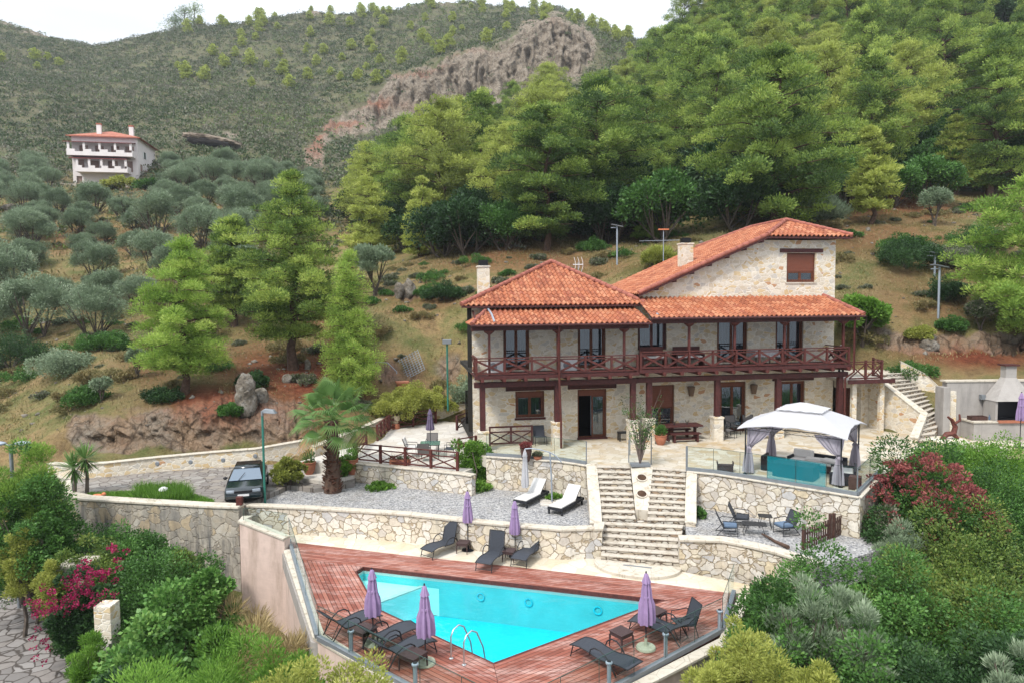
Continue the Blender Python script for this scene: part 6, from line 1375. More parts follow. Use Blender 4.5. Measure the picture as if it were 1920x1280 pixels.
MB().tube([(-.48,-.48,.7),(.48,-.48,.7),(.48,.48,.7),(-.48,.48,.7),(-.48,-.48,.7)],.015,6).build('rim',M['black_metal'],t)
for x in (-.42,.42):
    for y in (-.42,.42): MB().tube([(x,y,0),(x,y,.7)],.018,6).build('leg',M['black_metal'],t)
c=sling_chair('grey sling chair with a white cushion left of the glass dining table',tc_+Vector((-.95,.15,0)),rad(0),'greymesh',cush='cushw'); MB().obox((-.33,0,.75),(.1,.44,.5),Matrix.Rotation(rad(-20),3,'Y')).build('back_cushion',M['cushw'],c,bevel=.04)
sling_chair('grey sling chair in front of the glass dining table',tc_+Vector((-.2,-.85,0)),rad(92),'greymesh'); sling_chair('black sling chair right of the glass dining table',tc_+Vector((1.0,.0,0)),rad(175),'mesh'); sling_chair('grey sling chair behind the glass dining table',tc_+Vector((-.05,1.0,0)),rad(-90),'greymesh')
def pot(label,base,r,h,mat='cream',plant=None,foot=False,seed=1,ph=.4,cat='plant pot'):
    t=thing('plant_pot',label,cat,base); z0=0
    if foot: MB().lathe([(r*.85,0),(r*.9,.05),(r*.8,.32),(r*.6,.34),(0,.34)],18).build('pedestal',M['terra'],t,True); z0=.34
    MB().lathe([(r*.55,z0),(r*.8,z0+h*.3),(r,z0+h*.75),(r*.95,z0+h*.9),(r*1.08,z0+h*.95),(r*1.08,z0+h),(r*.9,z0+h),(r*.85,z0+h*.9),(0,z0+h*.9)],20).build('pot',M[mat],t,True)
    if plant:
        f=Fol(seed); 
        for k in range(5): f.clump((random.Random(seed+k).uniform(-r,r)*.3,random.Random(seed*3+k).uniform(-r,r)*.3,z0+h+ph*.4),(r*.8,r*.8,ph*.6),90,ln=.1,wd=.05,tint=.5,lower=-.6)
        f.build('plant',LF[plant],t)
    return t
pot('cream urn with a plant on a terracotta foot in the corner of the left terrace',G(742,803,zT),.3,.5,'cream','scrub',True,3); pot('tall pale urn by the entrance step left of the palm',G(580,888,-1.14),.32,.6,'terra','mastic',False,5,.6); pot('tall terracotta pot right of the palm trunk',G(672,888,-1.14)-Vector((.3,0,0)),.3,.75,'terra','green',False,8,.5)
pot('brown terracotta pot with a small shrub beside the slatted stand',W(9.2,-2.1,0),.3,.5,'terra','mastic',False,11,.5); pot('small terracotta bowl on the terrace behind the cantilever umbrella',G(1008,862),.2,.2,'terra','scrub',False,12,.15); pot('tall square dark pot of orange flowers behind the glass on the terrace',G(987,866)+Vector((0,.25,0)),.26,.6,'brown','red',False,13,.25)
pot('dark pot with a small plant at the foot of the green lamp post',G(848,775,-.3)+Vector((0,.5,.4)),.2,.3,'black','scrub',False,15,.2)
o=thing('window_box','long terracotta planter box behind the railing','planter',G(748,874,zT)+Vector((0,.35,0)),rad(-3)); MB().box(-.5,.5,-.13,.13,0,.28).build('box',M['terra'],o,bevel=.015); f=Fol(4)
for k in range(7): f.clump((-.42+.14*k,0,.3),(.12,.1,.1),40,ln=.1,wd=.05,tint=.5)
f.build('plant',LF['scrub'],o)
# lamps
def lamppost(label,px,pb,pt,z,kind='green',name='lamp_post',rz=0,at=None):
    b=at or G(px,pb,z); H=Dp(px,pt,b.y).z-b.z; t=thing(name,label,'lamp post',b,rz)
    if kind=='green':
        MB().lathe([(.09,0),(.09,.03),(.05,.05)],12).tube([(0,0,0),(0,0,H-.25)],.05,10).build('pole',M['green_metal'],t,True)
        MB().tube([(0,0,H-.3),(0,0,H-.12),(.12,0,H-.05)],.06,10).build('bracket',M['grey_metal'],t,True)
        m=MB(); m.add([(.05,-.13,H-.16),(.62,-.16,H-.2),(.62,.16,H-.2),(.05,.13,H-.16),(.12,-.09,H+.02),(.5,-.1,H-.03),(.5,.1,H-.03),(.12,.09,H+.02)],[(0,3,2,1),(4,5,6,7),(0,1,5,4),(1,2,6,5),(2,3,7,6),(3,0,4,7)]); m.build('lamp_head',M['grey_metal'],t,bevel=.02)
    elif kind=='flat':
        MB().tube([(0,0,0),(0,0,H-.2)],.06,10).build('pole',M['green_metal'],t,True); MB().box(-.28,.28,-.15,.15,H-.3,H-.02).build('lamp_head',M['grey_metal'],t,bevel=.02)
    else:
        MB().tube([(0,0,0),(0,0,H)],.07,10).build('pole',M['galv'],t,True)
        Mx=Matrix.Rotation(rad(12),3,'Y'); MB().obox((0,0,H+.03),(.95,.5,.05),Mx).build('solar_panel',M['grey_metal'],t); MB().obox((-.3,0,H-.14),(.4,.2,.06)).build('lamp_head',M['galv'],t)
    return t
lamppost('tall green lamp post with a grey head beside the parked car',497,944,766,-1.45); lamppost('tall green lamp post with a box head behind the left terrace',840,768,636,.3,'flat',at=Vector((G(840,768,.35)[0],G(840,768,.35)[1],.3)))
def solar(label,px,pb,pt): p=hitT(px,pb); lamppost(label,px,pb,pt,0,'solar',at=p-Zv*.1)
solar('grey solar lamp post on the slope behind the middle of the villa roof',1157,498,424); solar('grey solar lamp post on the bank right of the villa',1759,600,500); solar('pale solar lamp post at the edge of the forest, far right slope',1752,520,476)
# double street lamp at the left edge
b=Vector(((8-960)/1280*27,27,-5)); t=thing('street_lamp','street lamp with two pale oval heads at the left edge','street lamp',b); H=Dp(15,832,27).z+5
MB().tube([(0,0,0),(0,0,H)],.07,8).build('pole',M['grey_metal'],t,True)
for s in (-1,1):
    MB().tube([(0,0,H-.05),(s*.2,0,H)],.035,6).build('arm',M['grey_metal'],t); m=MB(); m.blob((s*.5,0,H+.03),(.34,.16,.09),amp=0,sub=2); m.build('lamp_head',M['galv'],t,True)
# antennas
def antenna(label,px,py,Y,kind):
    p=Dp(px,py,Y); t=thing('roof_antenna',label,'antenna',p); 
    if kind=='grid':
        MB().tube([(0,0,-.6),(0,0,.2)],.02,6).build('mast',M['galv'],t)
        m=MB()
        for k in range(3): x=-.22+.22*k; m.tube([(x-.03,0,.5),(x+.06,0,.2),(x+.06,0,-.1),(x-.05,0,-.45)],.014,5)
        m.tube([(-.3,0,.05),(.3,0,.05)],.03,6); m.build('reflector',M['white'],t)
    else:
        MB().tube([(0,0,-3.4),(0,0,.75)],.03,6).build('mast',M['galv'],t); m=MB(); m.tube([(-1.6,0,0),(1.2,.0,.05)],.015,5)
        for k in range(12): m.tube([(-1.5+k*.22,-.25,0),(-1.5+k*.22,.25,0)],.008,4)
        m.build('yagi_boom',M['galv'],t); MB().box(-.35,.35,-.1,.1,.72,.8).build('top_array',M['orange'],t)
antenna('white curved grid antenna on the left roof of the villa',1084,498,41,'grid'); antenna('tall mast antenna with orange top behind the pale green bush',1244,452,46,'yagi')
# person by the balcony end
def person(loc,rz):
    t=thing('person','white-haired person in a black top standing at the right end of the balcony','person',loc,rz)
    V=[(0,0,.95),(0,0,1.2),(0,.02,1.42),(0,.0,1.5),(0,-.02,1.56)]; E=[(0,1),(1,2),(2,3),(3,4)]; R=[(.15,.12),(.14,.11),(.15,.1),(.06,.06),(.055,.055)]
    def ch(st,pts,rs):
        p=st
        for q,r in zip(pts,rs): V.append(q);R.append((r,r));E.append((p,len(V)-1));p=len(V)-1
    for s in (-1,1):
        ch(2,[(s*.17,.02,1.4),(s*.23,.0,1.15),(s*.17,-.22,1.08),(s*.12,-.32,1.1)],[.065,.05,.042,.03])
        ch(0,[(s*.09,0,.85),(s*.1,-.02,.5),(s*.1,.0,.08),(s*.1,-.14,.05)],[.1,.07,.05,.045])
    me=bpy.data.meshes.new('body'); me.from_pydata(V,E,[]); o=bpy.data.objects.new('body',me); COL.objects.link(o); o.parent=t
    sk=o.modifiers.new('skin','SKIN'); 
    for i,r in enumerate(R): me.skin_vertices[0].data[i].radius=r
    me.skin_vertices[0].data[0].use_root=True
    o.modifiers.new('sub','SUBSURF').levels=1; o.modifiers['sub'].render_levels=2; me.materials.append(M['black'])
    h=MB(); h.blob((0,-.03,1.66),(.085,.1,.12),amp=.02,sub=3); h.blob((0,-.135,1.65),(.016,.025,.025),amp=0,sub=1); h.blob((-.085,-.02,1.65),(.012,.022,.03),amp=0,sub=1); h.blob((.085,-.02,1.65),(.012,.022,.03),amp=0,sub=1); h.build('head',m_plain('skin',lin(212,168,142,.6),.6,var=.04),t,True)
    h=MB(); h.blob((0,.0,1.7),(.1,.105,.11),amp=.08,fr=9,sub=3); h.build('hair',M['white'],t,True)
if not bpy.types.Mesh.bl_rna.properties.get('skin_vertices'): pass
try: person(W(19.95,-.9,2.92),rad(-60))
except Exception as ex: print('PERSON',ex)
# ---- car
def car():
    b=G(434,944,-1.3); t=thing('parked_car','black hatchback car parked beside the green lamp post, seen from the front','car',b+Vector((0,1.85,0)),rad(16),scale=.95)
    # local: front towards -y, length 4.2, width 1.66
    st=[(-2.08,.30,.55,.70,.60),(-2.0,.24,.66,.78,.64),(-1.7,.2,.72,.82,.68),(-1.1,.19,.80,.83,.72),(-.85,.19,.84,.83,.72),(-.1,.19,.9,.83,.7),(.9,.19,.92,.83,.7),(1.5,.2,.92,.82,.7),(1.95,.26,.88,.79,.66),(2.1,.34,.75,.72,.6)]
    m=MB(); vs=[];n=8
    for y,z0,z1,w,w2 in st: vs+=[(-w*.96,y,z0),(-w,y,(z0+z1)*.5),(-w*.97,y,z1-.06),(-w2,y,z1),(w2,y,z1),(w*.97,y,z1-.06),(w,y,(z0+z1)*.5),(w*.96,y,z0)]
    fs=[]
    for i in range(len(st)-1):
        for k in range(8): a=i*8+k;b2=i*8+(k+1)%8; fs.append((a,b2,b2+8,a+8)[::-1])
    fs+=[tuple(range(8)),tuple((len(st)-1)*8+k for k in range(7,-1,-1))]
    m.add(vs,fs); cp=m_plain('black_car_paint',lin(16,30,36,.8),.18,.0,var=.02,spec=.9); m.build('body',cp,t,True)
    cb=MB(); c=[(-1.0,.70,.84),(-.22,.57,1.2),(.08,.55,1.28),(.9,.55,1.28),(1.45,.54,1.12),(1.98,.62,.88)]
    vs=[]; 
    for y,w,z in c: vs+=[(-(w+.02*(z<1)),y,z),(w+.02*(z<1),y,z)]
    base=[(-.72,-1.0,.82),(.72,-1.0,.82),(-.74,-.3,.85),(.74,-.3,.85),(-.74,0,.88),(.74,0,.88),(-.74,.95,.9),(.74,.95,.9),(-.72,1.45,.9),(.72,1.45,.9),(-.66,1.98,.86),(.66,1.98,.86)]
    allv=vs+base; f=[]
    roof=MB(); roof.add([vs[i] for i in range(2,8)],[(0,1,3,2),(2,3,5,4)]); 
    roof.build('roof',cp,t,True).modifiers.new('s','SOLIDIFY').thickness=-.03
    gl=m_plain('car_glass',lin(120,140,160,.5),.05,.0,var=.02,spec=1.0)
    MB().add([vs[0],vs[1],vs[3],vs[2]],[(0,1,2,3)]).build('windscreen',gl,t); MB().add([vs[6],vs[7],vs[11],vs[10]],[(0,1,2,3)]).build('rear_window',gl,t)
    for s in (0,1):
        P=[vs[i*2+s] for i in range(6)]; B=[base[i*2+s] for i in range(6)]; MB().add(P+B,[(0,6,7,1),(1,7,8,2),(2,8,9,3),(3,9,10,4),(4,10,11,5)]).build('side_window',M['black'],t)
    for s in (-1,1):
        for y in (-1.3,1.25):
            w=MB(); w.lathe([(.2,-.1),(.29,-.09),(.3,0),(.29,.09),(.2,.1)],24); o=w.build('wheel',M['black'],t,True); o.location=(s*.76,y,.3); o.rotation_euler=(0,rad(90),0)
            w=MB(); w.lathe([(0,.04),(.12,.06),(.19,.095),(.2,.1)],18,caps=False); q=w.build('rim',M['galv'],o,True); q.rotation_euler=(0 if s>0 else math.pi,0,0)
        MB().obox((s*.55,-2.06,.6),(.34,.06,.12),Matrix.Rotation(s*rad(10),3,'Z')).build('headlight',M['galv'],t,bevel=.02)
        MB().blob((s*.9,-.75,.92),(.1,.07,.07),amp=0,sub=2).build('wing_mirror',M['black'],t,True)
    MB().box(-.38,.38,-2.11,-2.06,.52,.62).build('grille',M['black'],t); MB().box(-.24,.24,-2.14,-2.11,.38,.47).build('number_plate',M['white'],t)
    MB().box(-.76,.76,-2.13,-2.0,.26,.44).build('bumper',cp,t,bevel=.03)
    MB().beam((-.3,-1.02,.85),(-.05,-.62,1.1),.015,.02).build('wiper',M['black'],t)
car()
o=MB().box(-.12,.12,-.1,.1,0,.35).build('meter_box',M['rwood'],None,bevel=.01,loc=G(445,949,-1.1)+Vector((0,.25,0))); tag(o,'small red-brown post box on the wall in front of the car','post box')
# garden figures by the driveway
t=thing('garden_figure','small orange animal figure on the grass by the left wall','figurine',G(183,934,-1.28)); MB().blob((0,0,.12),(.25,.1,.1),amp=.05,sub=3).blob((.28,0,.2),(.1,.08,.09),amp=.05,sub=2).build('body',M['orange'],t,True)
for x in (-.15,.15):
    for y in (-.05,.05): MB().tube([(x,y,0),(x,y,.1)],.025,6).build('leg',M['orange'],t)
t=thing('mushroom_lamp','small white mushroom-shaped garden lamp in the tall grass','garden lamp',G(307,934,-1.28)); MB().tube([(0,0,0),(0,0,.4)],.03,8).build('stem',M['white'],t); MB().lathe([(.02,.38),(.2,.38),(.17,.47),(.08,.52),(0,.53)],16).build('cap',M['white'],t,True)
# gate pillar and ruin in the lower left
q=Dp(200,1130,21.5); MB
t=thing('gate_pillar','whitewashed stone gate pillar among the bushes in the lower left','pillar',(q.x,q.y,-6)); MB().box(-.27,.27,-.27,.27,0,q.z+6).build('shaft',M['facade'],t,bevel=.02); MB().box(-.24,.24,-.5,-.272,0,q.z+6-1.2).build('lower_wall',M['plaster'],t)
q=Dp(128,1052,24); t=thing('small_outbuilding','low pale outbuilding mostly buried in creepers on the left slope','outbuilding',(q.x,q.y,-6)); MB().box(-.45,.55,0,1.0,0,q.z+5.75).build('wall',M['plaster'],t); MB().box(-.5,.6,-.05,1.05,q.z+5.75,q.z+5.82).build('roof',M['coping'],t)
# fallen trellis and junk on the bank
p=hitT(775,708); t=thing('fallen_trellis','grey wooden trellis leaning on the bank behind the left terrace','trellis',p+Vector((0,-.4,-.2)),rad(-8)); m=MB(); Mx=Matrix.Rotation(rad(-28),3,'Y')@Matrix.Rotation(rad(-25),3,'X')
for k in range(10): 
    for (a,b) in (((-1+k*.22,0,0),(-1+k*.22,0,1.6)),((-1,0.012,k*.17),(1,0.012,k*.17))): m.beam(Mx@Vector(a)+Vector((0,0,.2)),Mx@Vector(b)+Vector((0,0,.2)),.02,.03)
m.build('lattice',M['galv'],t)
p=hitT(756,728); o=MB().box(-.35,.35,-.3,.3,0,.5).box(-.42,.42,-.36,.36,.502,.62).build('rusty_box',M['terra'],None,loc=p+Vector((0,-.3,-.1)),rotz=.3); tag(o,'rusty orange box on the bank below the fallen trellis','box')
p=hitT(730,700); m=MB(); m.tube([p+Vector((-1.6,0,.2)),p+Vector((-.9,0,.75)),p+Vector((-.1,0,.7)),p+Vector((.5,0,.1)),p+Vector((.5,-.2,-.8))],.035,6); o=m.build('hose_pipe',M['galv'],None,True); tag(o,'bent grey pipe arching over the bank','pipe')
# driftwood figure at foot of the garden staircase
b=G(1790,828,0)+Vector((-.3,-.3,0)); t=thing('root_sculpture','reddish gnarled root sculpture on a round stone base at the foot of the garden stairs','sculpture',G(1779,836,0),scale=.85); MB().lathe([(1.0,-.5),(1.0,.35),(.9,.42),(0,.42)],24).build('base',M['facade'],t,True)
m=MB(); m.tube([(-.4,0,.42),(-.15,0,.7),(.25,0,.75),(.4,.1,1.1),(.2,.1,1.5),(-.1,0,1.7)],[.12,.16,.17,.14,.1,.06],8).tube([(.25,0,.7),(.5,0,.45)],[.14,.1],8).tube([(.3,0,1.3),(.6,0,1.5),(.55,0,1.85)],[.07,.08,.05],8); m.build('root',M['rootw'],t,True)
# posts cut trunk beside it
# ------------------------------------------------------------------ vegetation
BIG=LF
def at_ground(px,py,**k): return hitT(px,py,**k)
def pine_at(label,px,pb,pt,wpx,mat,seed,**kw):
    p=hitT(px,pb); H=(Dp(px,pt,p.y).z-p.z); R=wpx/1280*p.y/2
    t=make_pine('pine_tree',label,'pine tree',seed,H+.2,R,mat,loc=p-Zv*.2,**kw); return t
pine_at('tall broad pine in the middle of the left slope with a bare reddish trunk',550,692,310,225,'pine',11,conic=.62,nq=80000,clr=.8,z0f=.14,ln=.2,wd=.045,tmean=.52,flat=.6)
pine_at('bright green conical pine standing furthest left above the rock bank',345,737,440,190,'gpine',12,conic=.8,nq=62000,clr=.68,z0f=.16,ln=.18,wd=.042,tmean=.6,flat=.6)
pine_at('slender light green pine behind the palm',655,742,468,125,'gpine',13,conic=.7,nq=48000,clr=.55,z0f=.02,ln=.18,wd=.036,tmean=.68,flat=.8,tiers=24)
pine_at('mid green pine directly behind the broad pine on its left',440,612,402,150,'pine',14,conic=.55,nq=26000,clr=.85,tmean=.55)
pine_at('pale yellow-green pine with a pointed top right of the broad pine',695,482,325,105,'ypine',15,conic=.75,nq=20000,clr=.8,tmean=.5,z0f=.05)
pine_at('pale yellow-green pine behind the silvery olive, above the slope',690,430,262,130,'ypine',16,conic=.5,nq=20000,clr=.95,tmean=.5,z0f=.1)
pine_at('thin pale green pine left of the dark thicket',790,482,330,72,'ypine',17,conic=.85,nq=14000,clr=.6,tmean=.55,z0f=.05)
pine_at('tall billowing yellow-green pine in front of the quarry face',862,405,178,150,'ypine',18,conic=.1,nq=28000,clr=1.4,tmean=.42,z0f=.2,ln=.4,wd=.11)
pine_at('huge dark layered pine with drooping grey limbs left of the villa roof',1025,470,192,190,'pine',19,conic=.15,nq=60000,clr=1.35,flat=.5,tmean=.34,z0f=.16,ln=.24,wd=.085,gap=.9,tiers=12)
pine_at('huge layered pine leaning over the slope behind the solar lamp',1125,452,140,240,'pine',20,conic=.1,nq=60000,clr=1.5,flat=.5,tmean=.38,z0f=.28,ln=.24,wd=.085,gap=.9,tiers=11)
pine_at('massive layered pine above the right wing of the villa',1450,432,78,300,'pine',21,conic=.3,nq=84000,clr=1.5,flat=.5,tmean=.42,z0f=.08,ln=.25,wd=.09,gap=.85,tiers=14)
pine_at('small conical yellow-green pine at the edge of the forest on the right',1632,420,238,95,'ypine',22,conic=.95,nq=18000,clr=.75,tmean=.45,z0f=.2)
pine_at('conical yellow-green pine in front of the dark pine at far right',1790,365,212,90,'ypine',23,conic=.9,nq=16000,clr=.8,tmean=.42,z0f=.12)
pine_at('large dark pine rising behind the far right slope',1855,372,58,210,'pine',24,conic=.3,nq=56000,clr=1.45,flat=.5,tmean=.42,z0f=.12,ln=.25,wd=.09,gap=.85,tiers=13)
pine_at('narrow young pine between the solar lamp and the antenna',1212,452,332,52,'gpine',25,conic=.9,nq=11000,clr=.5,tmean=.5,z0f=.08)
p=Vector((24.6,33.8,-.2)); 
p=hitT(1925,655); make_pine('pine_tree','bright green pine reaching in from the right edge of the picture','pine tree',26,Dp(1925,322,p.y).z-p.z,4.2,'gpine',loc=p,conic=.3,nq=60000,clr=.8,tmean=.5,z0f=.12,ln=.22,wd=.05,flat=.6)
# forest: every tree a copy of one of seven
rng=np.random.default_rng(7)
FG='pines of the forest behind the villa'
protos=[]
specs=[('pine',12,4.3,.1,'deep green pine in the forest behind the villa',.42),('pine',13.5,4.6,.25,'deep green pine in the forest behind the villa',.5),('ypine',12,4.4,.05,'yellow-green pine in the forest behind the villa',.38),('ypine',11,3.8,.3,'yellow-green pine in the forest behind the villa',.3),('pine',10.5,4.4,.0,'deep green pine in the forest behind the villa',.58),('pine',14.5,4.6,.35,'deep green pine in the forest behind the villa',.46),('ypine',13,4.8,.1,'yellow-green pine in the forest behind the villa',.48)]
for i,(mt,H,R,cn,lab,tm) in enumerate(specs):
    t=make_pine('forest_pine',lab,'pine tree',100+i,H,R,mt,group=FG+(' (yellow-green)' if mt=='ypine' else ' (deep green)'),conic=cn,nq=32000,clr=1.15,flat=.62,tmean=tm,z0f=.22,ln=.22,wd=.085,tiers=10,gap=.95); protos.append(t)
lim_a=[560,640,760,860,1000,1140,1250,1400,1520,1600,1700,1800,2000]; lim_p=[300,380,445,455,452,440,425,405,380,372,360,345,320]
def scatter(n,a0,a1,Y0,Y1,gap,ok,seed,avoid=()):
    r=np.random.default_rng(seed); pts=[tuple(v[:2])+(v[2],) for v in avoid]; out=[]; tries=0
    while len(out)<n and tries<n*60:
        tries+=1; Y=math.sqrt(r.uniform(Y0*Y0,Y1*Y1)); a=r.uniform(a0,a1); X=(a-960)/1280*Y
        if any((X-p[0])**2+(Y-p[1])**2<(.5*(gap+(p[2] or gap)))**2 for p in pts): continue
        z=float(terr(X,Y)); px,py=proj(X,Y,z)
        if not ok(px,py,Y): continue
        pts.append((X,Y,gap)); out.append(Vector((X,Y,z)))
    return out
keyp=[(o.location.x,o.location.y,5.0) for o in bpy.data.objects if o.name.startswith('pine_tree')]
def okf(px,py,Y):
    if py>np.interp(px,lim_a,lim_p): return False
    if px<1130:
        return Y<np.interp(px,[560,700,800,900,1130],[92,112,140,150,165]) and py>np.interp(px,[560,700,800,900,1000,1130],[330,310,275,262,245,160])
    return True
bp=[]
for i,(H,R,mt) in enumerate(((5.5,3.2,'dark'),(4.5,2.8,'dark'),(6.5,3.4,'mastic'))):
    bp.append(make_round('thicket_tree',('dark' if mt=='dark' else 'mid')+' green broadleaf tree in the thicket at the foot of the forest','tree',200+i,H,R,mt,group='broadleaf trees at the foot of the forest '+('(dark)' if mt=='dark' else '(mid green)'),trunk=.12,n=30,nq=11000,ln=.3,wd=.17,cl=.42,tmean=.42))
bp_=bp[:2]
fp=scatter(240,600,2060,62,176,6.3,okf,3,keyp)
r_=random.Random(4); used=set()
def where(px,Y):
    a='left of the villa' if px<830 else 'behind the left roof' if px<1200 else 'behind the right roof' if px<1600 else 'at the far right'
    b='in the front rows' if Y<82 else 'half way up' if Y<120 else 'near the top'
    return b,a
for i,p in enumerate(fp):
    k=r_.choice([0,1,1,2,3,4,5,5,6,0,4]); s=r_.uniform(.78,1.3); wb,wa=where(proj(*p)[0],p.y); lb_=('yellow-green' if specs[k][0]=='ypine' else 'deep green')+' pine %s of the forest %s'%(wb,wa)
    if i%8==3:
        dup(bp_[i%2],p-Zv*.4,r_.random()*6.28,scale=r_.uniform(1.2,1.7),label='dark broadleaf tree '+wb+' of the pine forest '+wa); continue
    if p.y>104 and proj(*p)[0]<1010: s*=.74
    if k not in used: used.add(k); o=protos[k]; o.location=p-Zv*.4; o.rotation_euler=(0,0,r_.random()*6.28); o.scale=(s,s,s*r_.uniform(.9,1.1)); o['label']=lb_
    else: dup(protos[k],p-Zv*.4,r_.random()*6.28,label=lb_,scale=(s,s,s*r_.uniform(.9,1.15)))
print('forest',len(fp))
# dark broadleaf thicket at the forest foot
def okb(px,py,Y):
    l=np.interp(px,lim_a,lim_p); m=np.interp(px,[700,800,980,1100,1150,1420,1560,1760,2000],[30,32,30,14,30,30,26,34,30]); return l-(70 if not(1140<px<1420 or 1640<px<1760) else 150)<py<l+m and not(1480<px<1600 and py>400)
tp=scatter(105,640,2000,58,100,3.3,okb,9,[(k[0],k[1],1.5) for k in keyp])
used=set()
for i,p in enumerate(tp):
    k=r_.choice([0,0,1,1,2]); s=r_.uniform(.7,1.15); lb_=('mid' if k==2 else 'dark')+' green broadleaf tree at the foot of the forest '+where(proj(*p)[0],p.y)[1]
    if k not in used: used.add(k); bp[k].location=p-Zv*.5; bp[k].scale=(s,)*3; bp[k]['label']=lb_
    else: dup(bp[k],p-Zv*.5,r_.random()*6.28,scale=s,label=lb_)
# olives
ol=[]
for i in range(4): ol.append(make_round('olive_tree','silvery olive tree in the grove on the left hillside','olive tree',300+i,4.4+.3*i,2.7+.15*(i%3),'olive',group='olive trees of the grove',trunk=.06,n=44,nq=20000,ln=.2,wd=.06,cl=.3,up=.55,tmean=.36+.05*i,asp=.9))
def oko(px,py,Y):
    if 95<px<310 and 300<py<398: return False
    if Y<60: return py<640 and px<300
    return py>322 and (px<480 or (px<610 and py<440))
op=scatter(130,-60,600,46,140,4.9,oko,12,keyp)
used=set()
for i,p in enumerate(op):
    k=i%4; s=r_.uniform(.6,1.12); px_=proj(*p)[0]; lb_='silvery olive tree '+('low on the left slope' if p.y<66 else 'half way up the grove' if p.y<95 else 'near the hillside house')+(', at the left edge' if px_<90 else ', left of the conical pine' if px_<270 else ', above the conical pine' if px_<420 else ', beside the broad pine')
    if k not in used: used.add(k); ol[k].location=p-Zv*.15; ol[k].scale=(s,)*3; ol[k]['label']=lb_
    else: dup(ol[k],p-Zv*.15,r_.random()*6.28,scale=s,label=lb_)
print('olives',len(op))
def own(label,px,pb,pt,wpx,mat,seed,name='olive_tree',cat='olive tree',**kw):
    p=hitT(px,pb); H=Dp(px,pt,p.y).z-p.z; return make_round(name,label,cat,seed,H,wpx/1280*p.y/2,mat,loc=p-Zv*.1,**kw)
own('silvery olive with an upright crown on the slope behind the slender pine',703,556,455,78,'olive',401,nq=15000,trunk=.28,cl=.36,up=.9,ln=.26,wd=.07)
own('rounded grey-green bush tree above the ridge of the right roof',1533,425,372,98,'olive',402,name='willow_tree',cat='tree',nq=14000,trunk=.05,up=1.0,ln=.4,wd=.06,tmean=.55)
own('small grey olive on the far right clearing',1752,424,350,52,'olive',403,nq=7000,trunk=.35,ln=.2,wd=.06)
own('bright green fig tree right of the balcony with a pale trunk',1617,652,555,95,'green',404,name='fig_tree',cat='tree',nq=13000,trunk=.32,ln=.24,wd=.16,cl=.34,tmean=.6)
own('sapling olive on the dry grass left of the conical pine',258,708,645,34,'olive',405,nq=2600,trunk=.3,ln=.16,wd=.05)
own('thin young olive on the dry slope above the rock bank',190,755,700,34,'olive',406,nq=1800,trunk=.3,ln=.16,wd=.05)
own('small dark-stemmed tree on the bank below the right-hand pine',1838,625,560,52,'scrub',407,name='small_tree',cat='tree',nq=5000,trunk=.35,ln=.2,wd=.08)
own('pale green bushy pine sapling behind the antenna mast',1236,520,458,62,'yellow',408,name='young_pine',cat='pine tree',nq=9000,trunk=.08,ln=.26,wd=.05,up=.8)
# hillside shrubs: named ones
def shr(label,px,pb,R,H,mat,seed,name='shrub',cat='shrub',**kw):
    p=hitT(px,pb); return make_shrub(name,label,cat,seed,R,H,mat,loc=p-Zv*.1,**kw)
for i,a in enumerate([('dark green shrub on the slope left of the villa chimney',832,562,1.6,1.5,'dark'),('dark round shrub on top of the grey boulder',478,728,.95,1.1,'dark'),('small dark shrub on the rock bank above the driveway wall',430,782,.6,.7,'mastic'),
   ('grey-green shrub hanging over the left edge of the rock bank',160,760,1.2,1.2,'mastic'),('dark green thicket at the left edge of the slope',20,690,3.2,2.8,'dark'),('grey-green shrub below the olives at the left',120,700,1.9,1.6,'olive'),
   ('green shrub on the slope between olive grove and conical pine',200,655,1.6,1.3,'mastic'),('long green shrub beside the trunk of the conical pine',305,748,1.1,.7,'dark'),('yellow-green shrub on the terraced bank right of the villa',1725,636,.75,.8,'yellow'),
   ('grey-green shrub below the right solar lamp',1785,622,.8,1.0,'mastic'),('dark shrub behind the right solar lamp',1775,565,1.3,1.8,'dark'),('low rounded shrub at the head of the garden stairs',1706,706,1.15,.9,'mastic'),
   ('dark green shrub on the grassy slope right of the right roof',1700,505,2.0,2.2,'dark'),('green shrub on the slope above the solar lamp',1690,478,1.6,1.6,'mastic'),('grey-green bush beside the green lamp behind the terrace',880,762,1.2,2.0,'olive'),
   ('mixed green shrub on the slope at the far right clearing',1840,470,2.2,2.0,'mastic'),('green shrub clump left of the white solar post',1790,500,1.8,1.6,'scrub'),('dark shrub behind the villa roof, left of the young pine',1110,470,1.4,1.2,'mastic'),('low dark shrub on the slope behind the left chimney',800,556,.9,.9,'mastic')]):
    shr(*a,500+i,nq=7000 if a[3]<1.5 else 14000,n=24,ln=.12,wd=.06)
# low shrubs dotted over the open slopes
lp_=[]
for i,(R,H,mt,lab) in enumerate(((.8,.6,'mastic','low green cushion shrub on the open slope'),(1.2,.9,'mastic','low green cushion shrub on the open slope'),(.7,.5,'scrub','small grey-green scrub bush on the open slope'),(1.0,.7,'cover','tawny dried bush on the open slope'))):
    lp_.append(make_shrub('low_shrub',lab,'shrub',560+i,R,H,mt,group='low bushes on the slopes '+('(green)' if mt=='mastic' else '(grey)' if mt=='scrub' else '(dried)'),nq=2600,ln=.13,wd=.06,n=10))
def okl(px,py,Y):
    X=(px-960)/1280*Y
    if not bool(plat(np.array([X]),np.array([Y]))[0]): return False
    if py<np.interp(px,[0,560,760,1000,1250,1500,1800,2000],[470,470,490,480,445,430,380,350]): return False
    d=masks(np.array([X]),np.array([Y])); return float(d[0][0])<.3 and r_.random()>float(d[1][0])*.8 and py<770
def _dummy(): pass
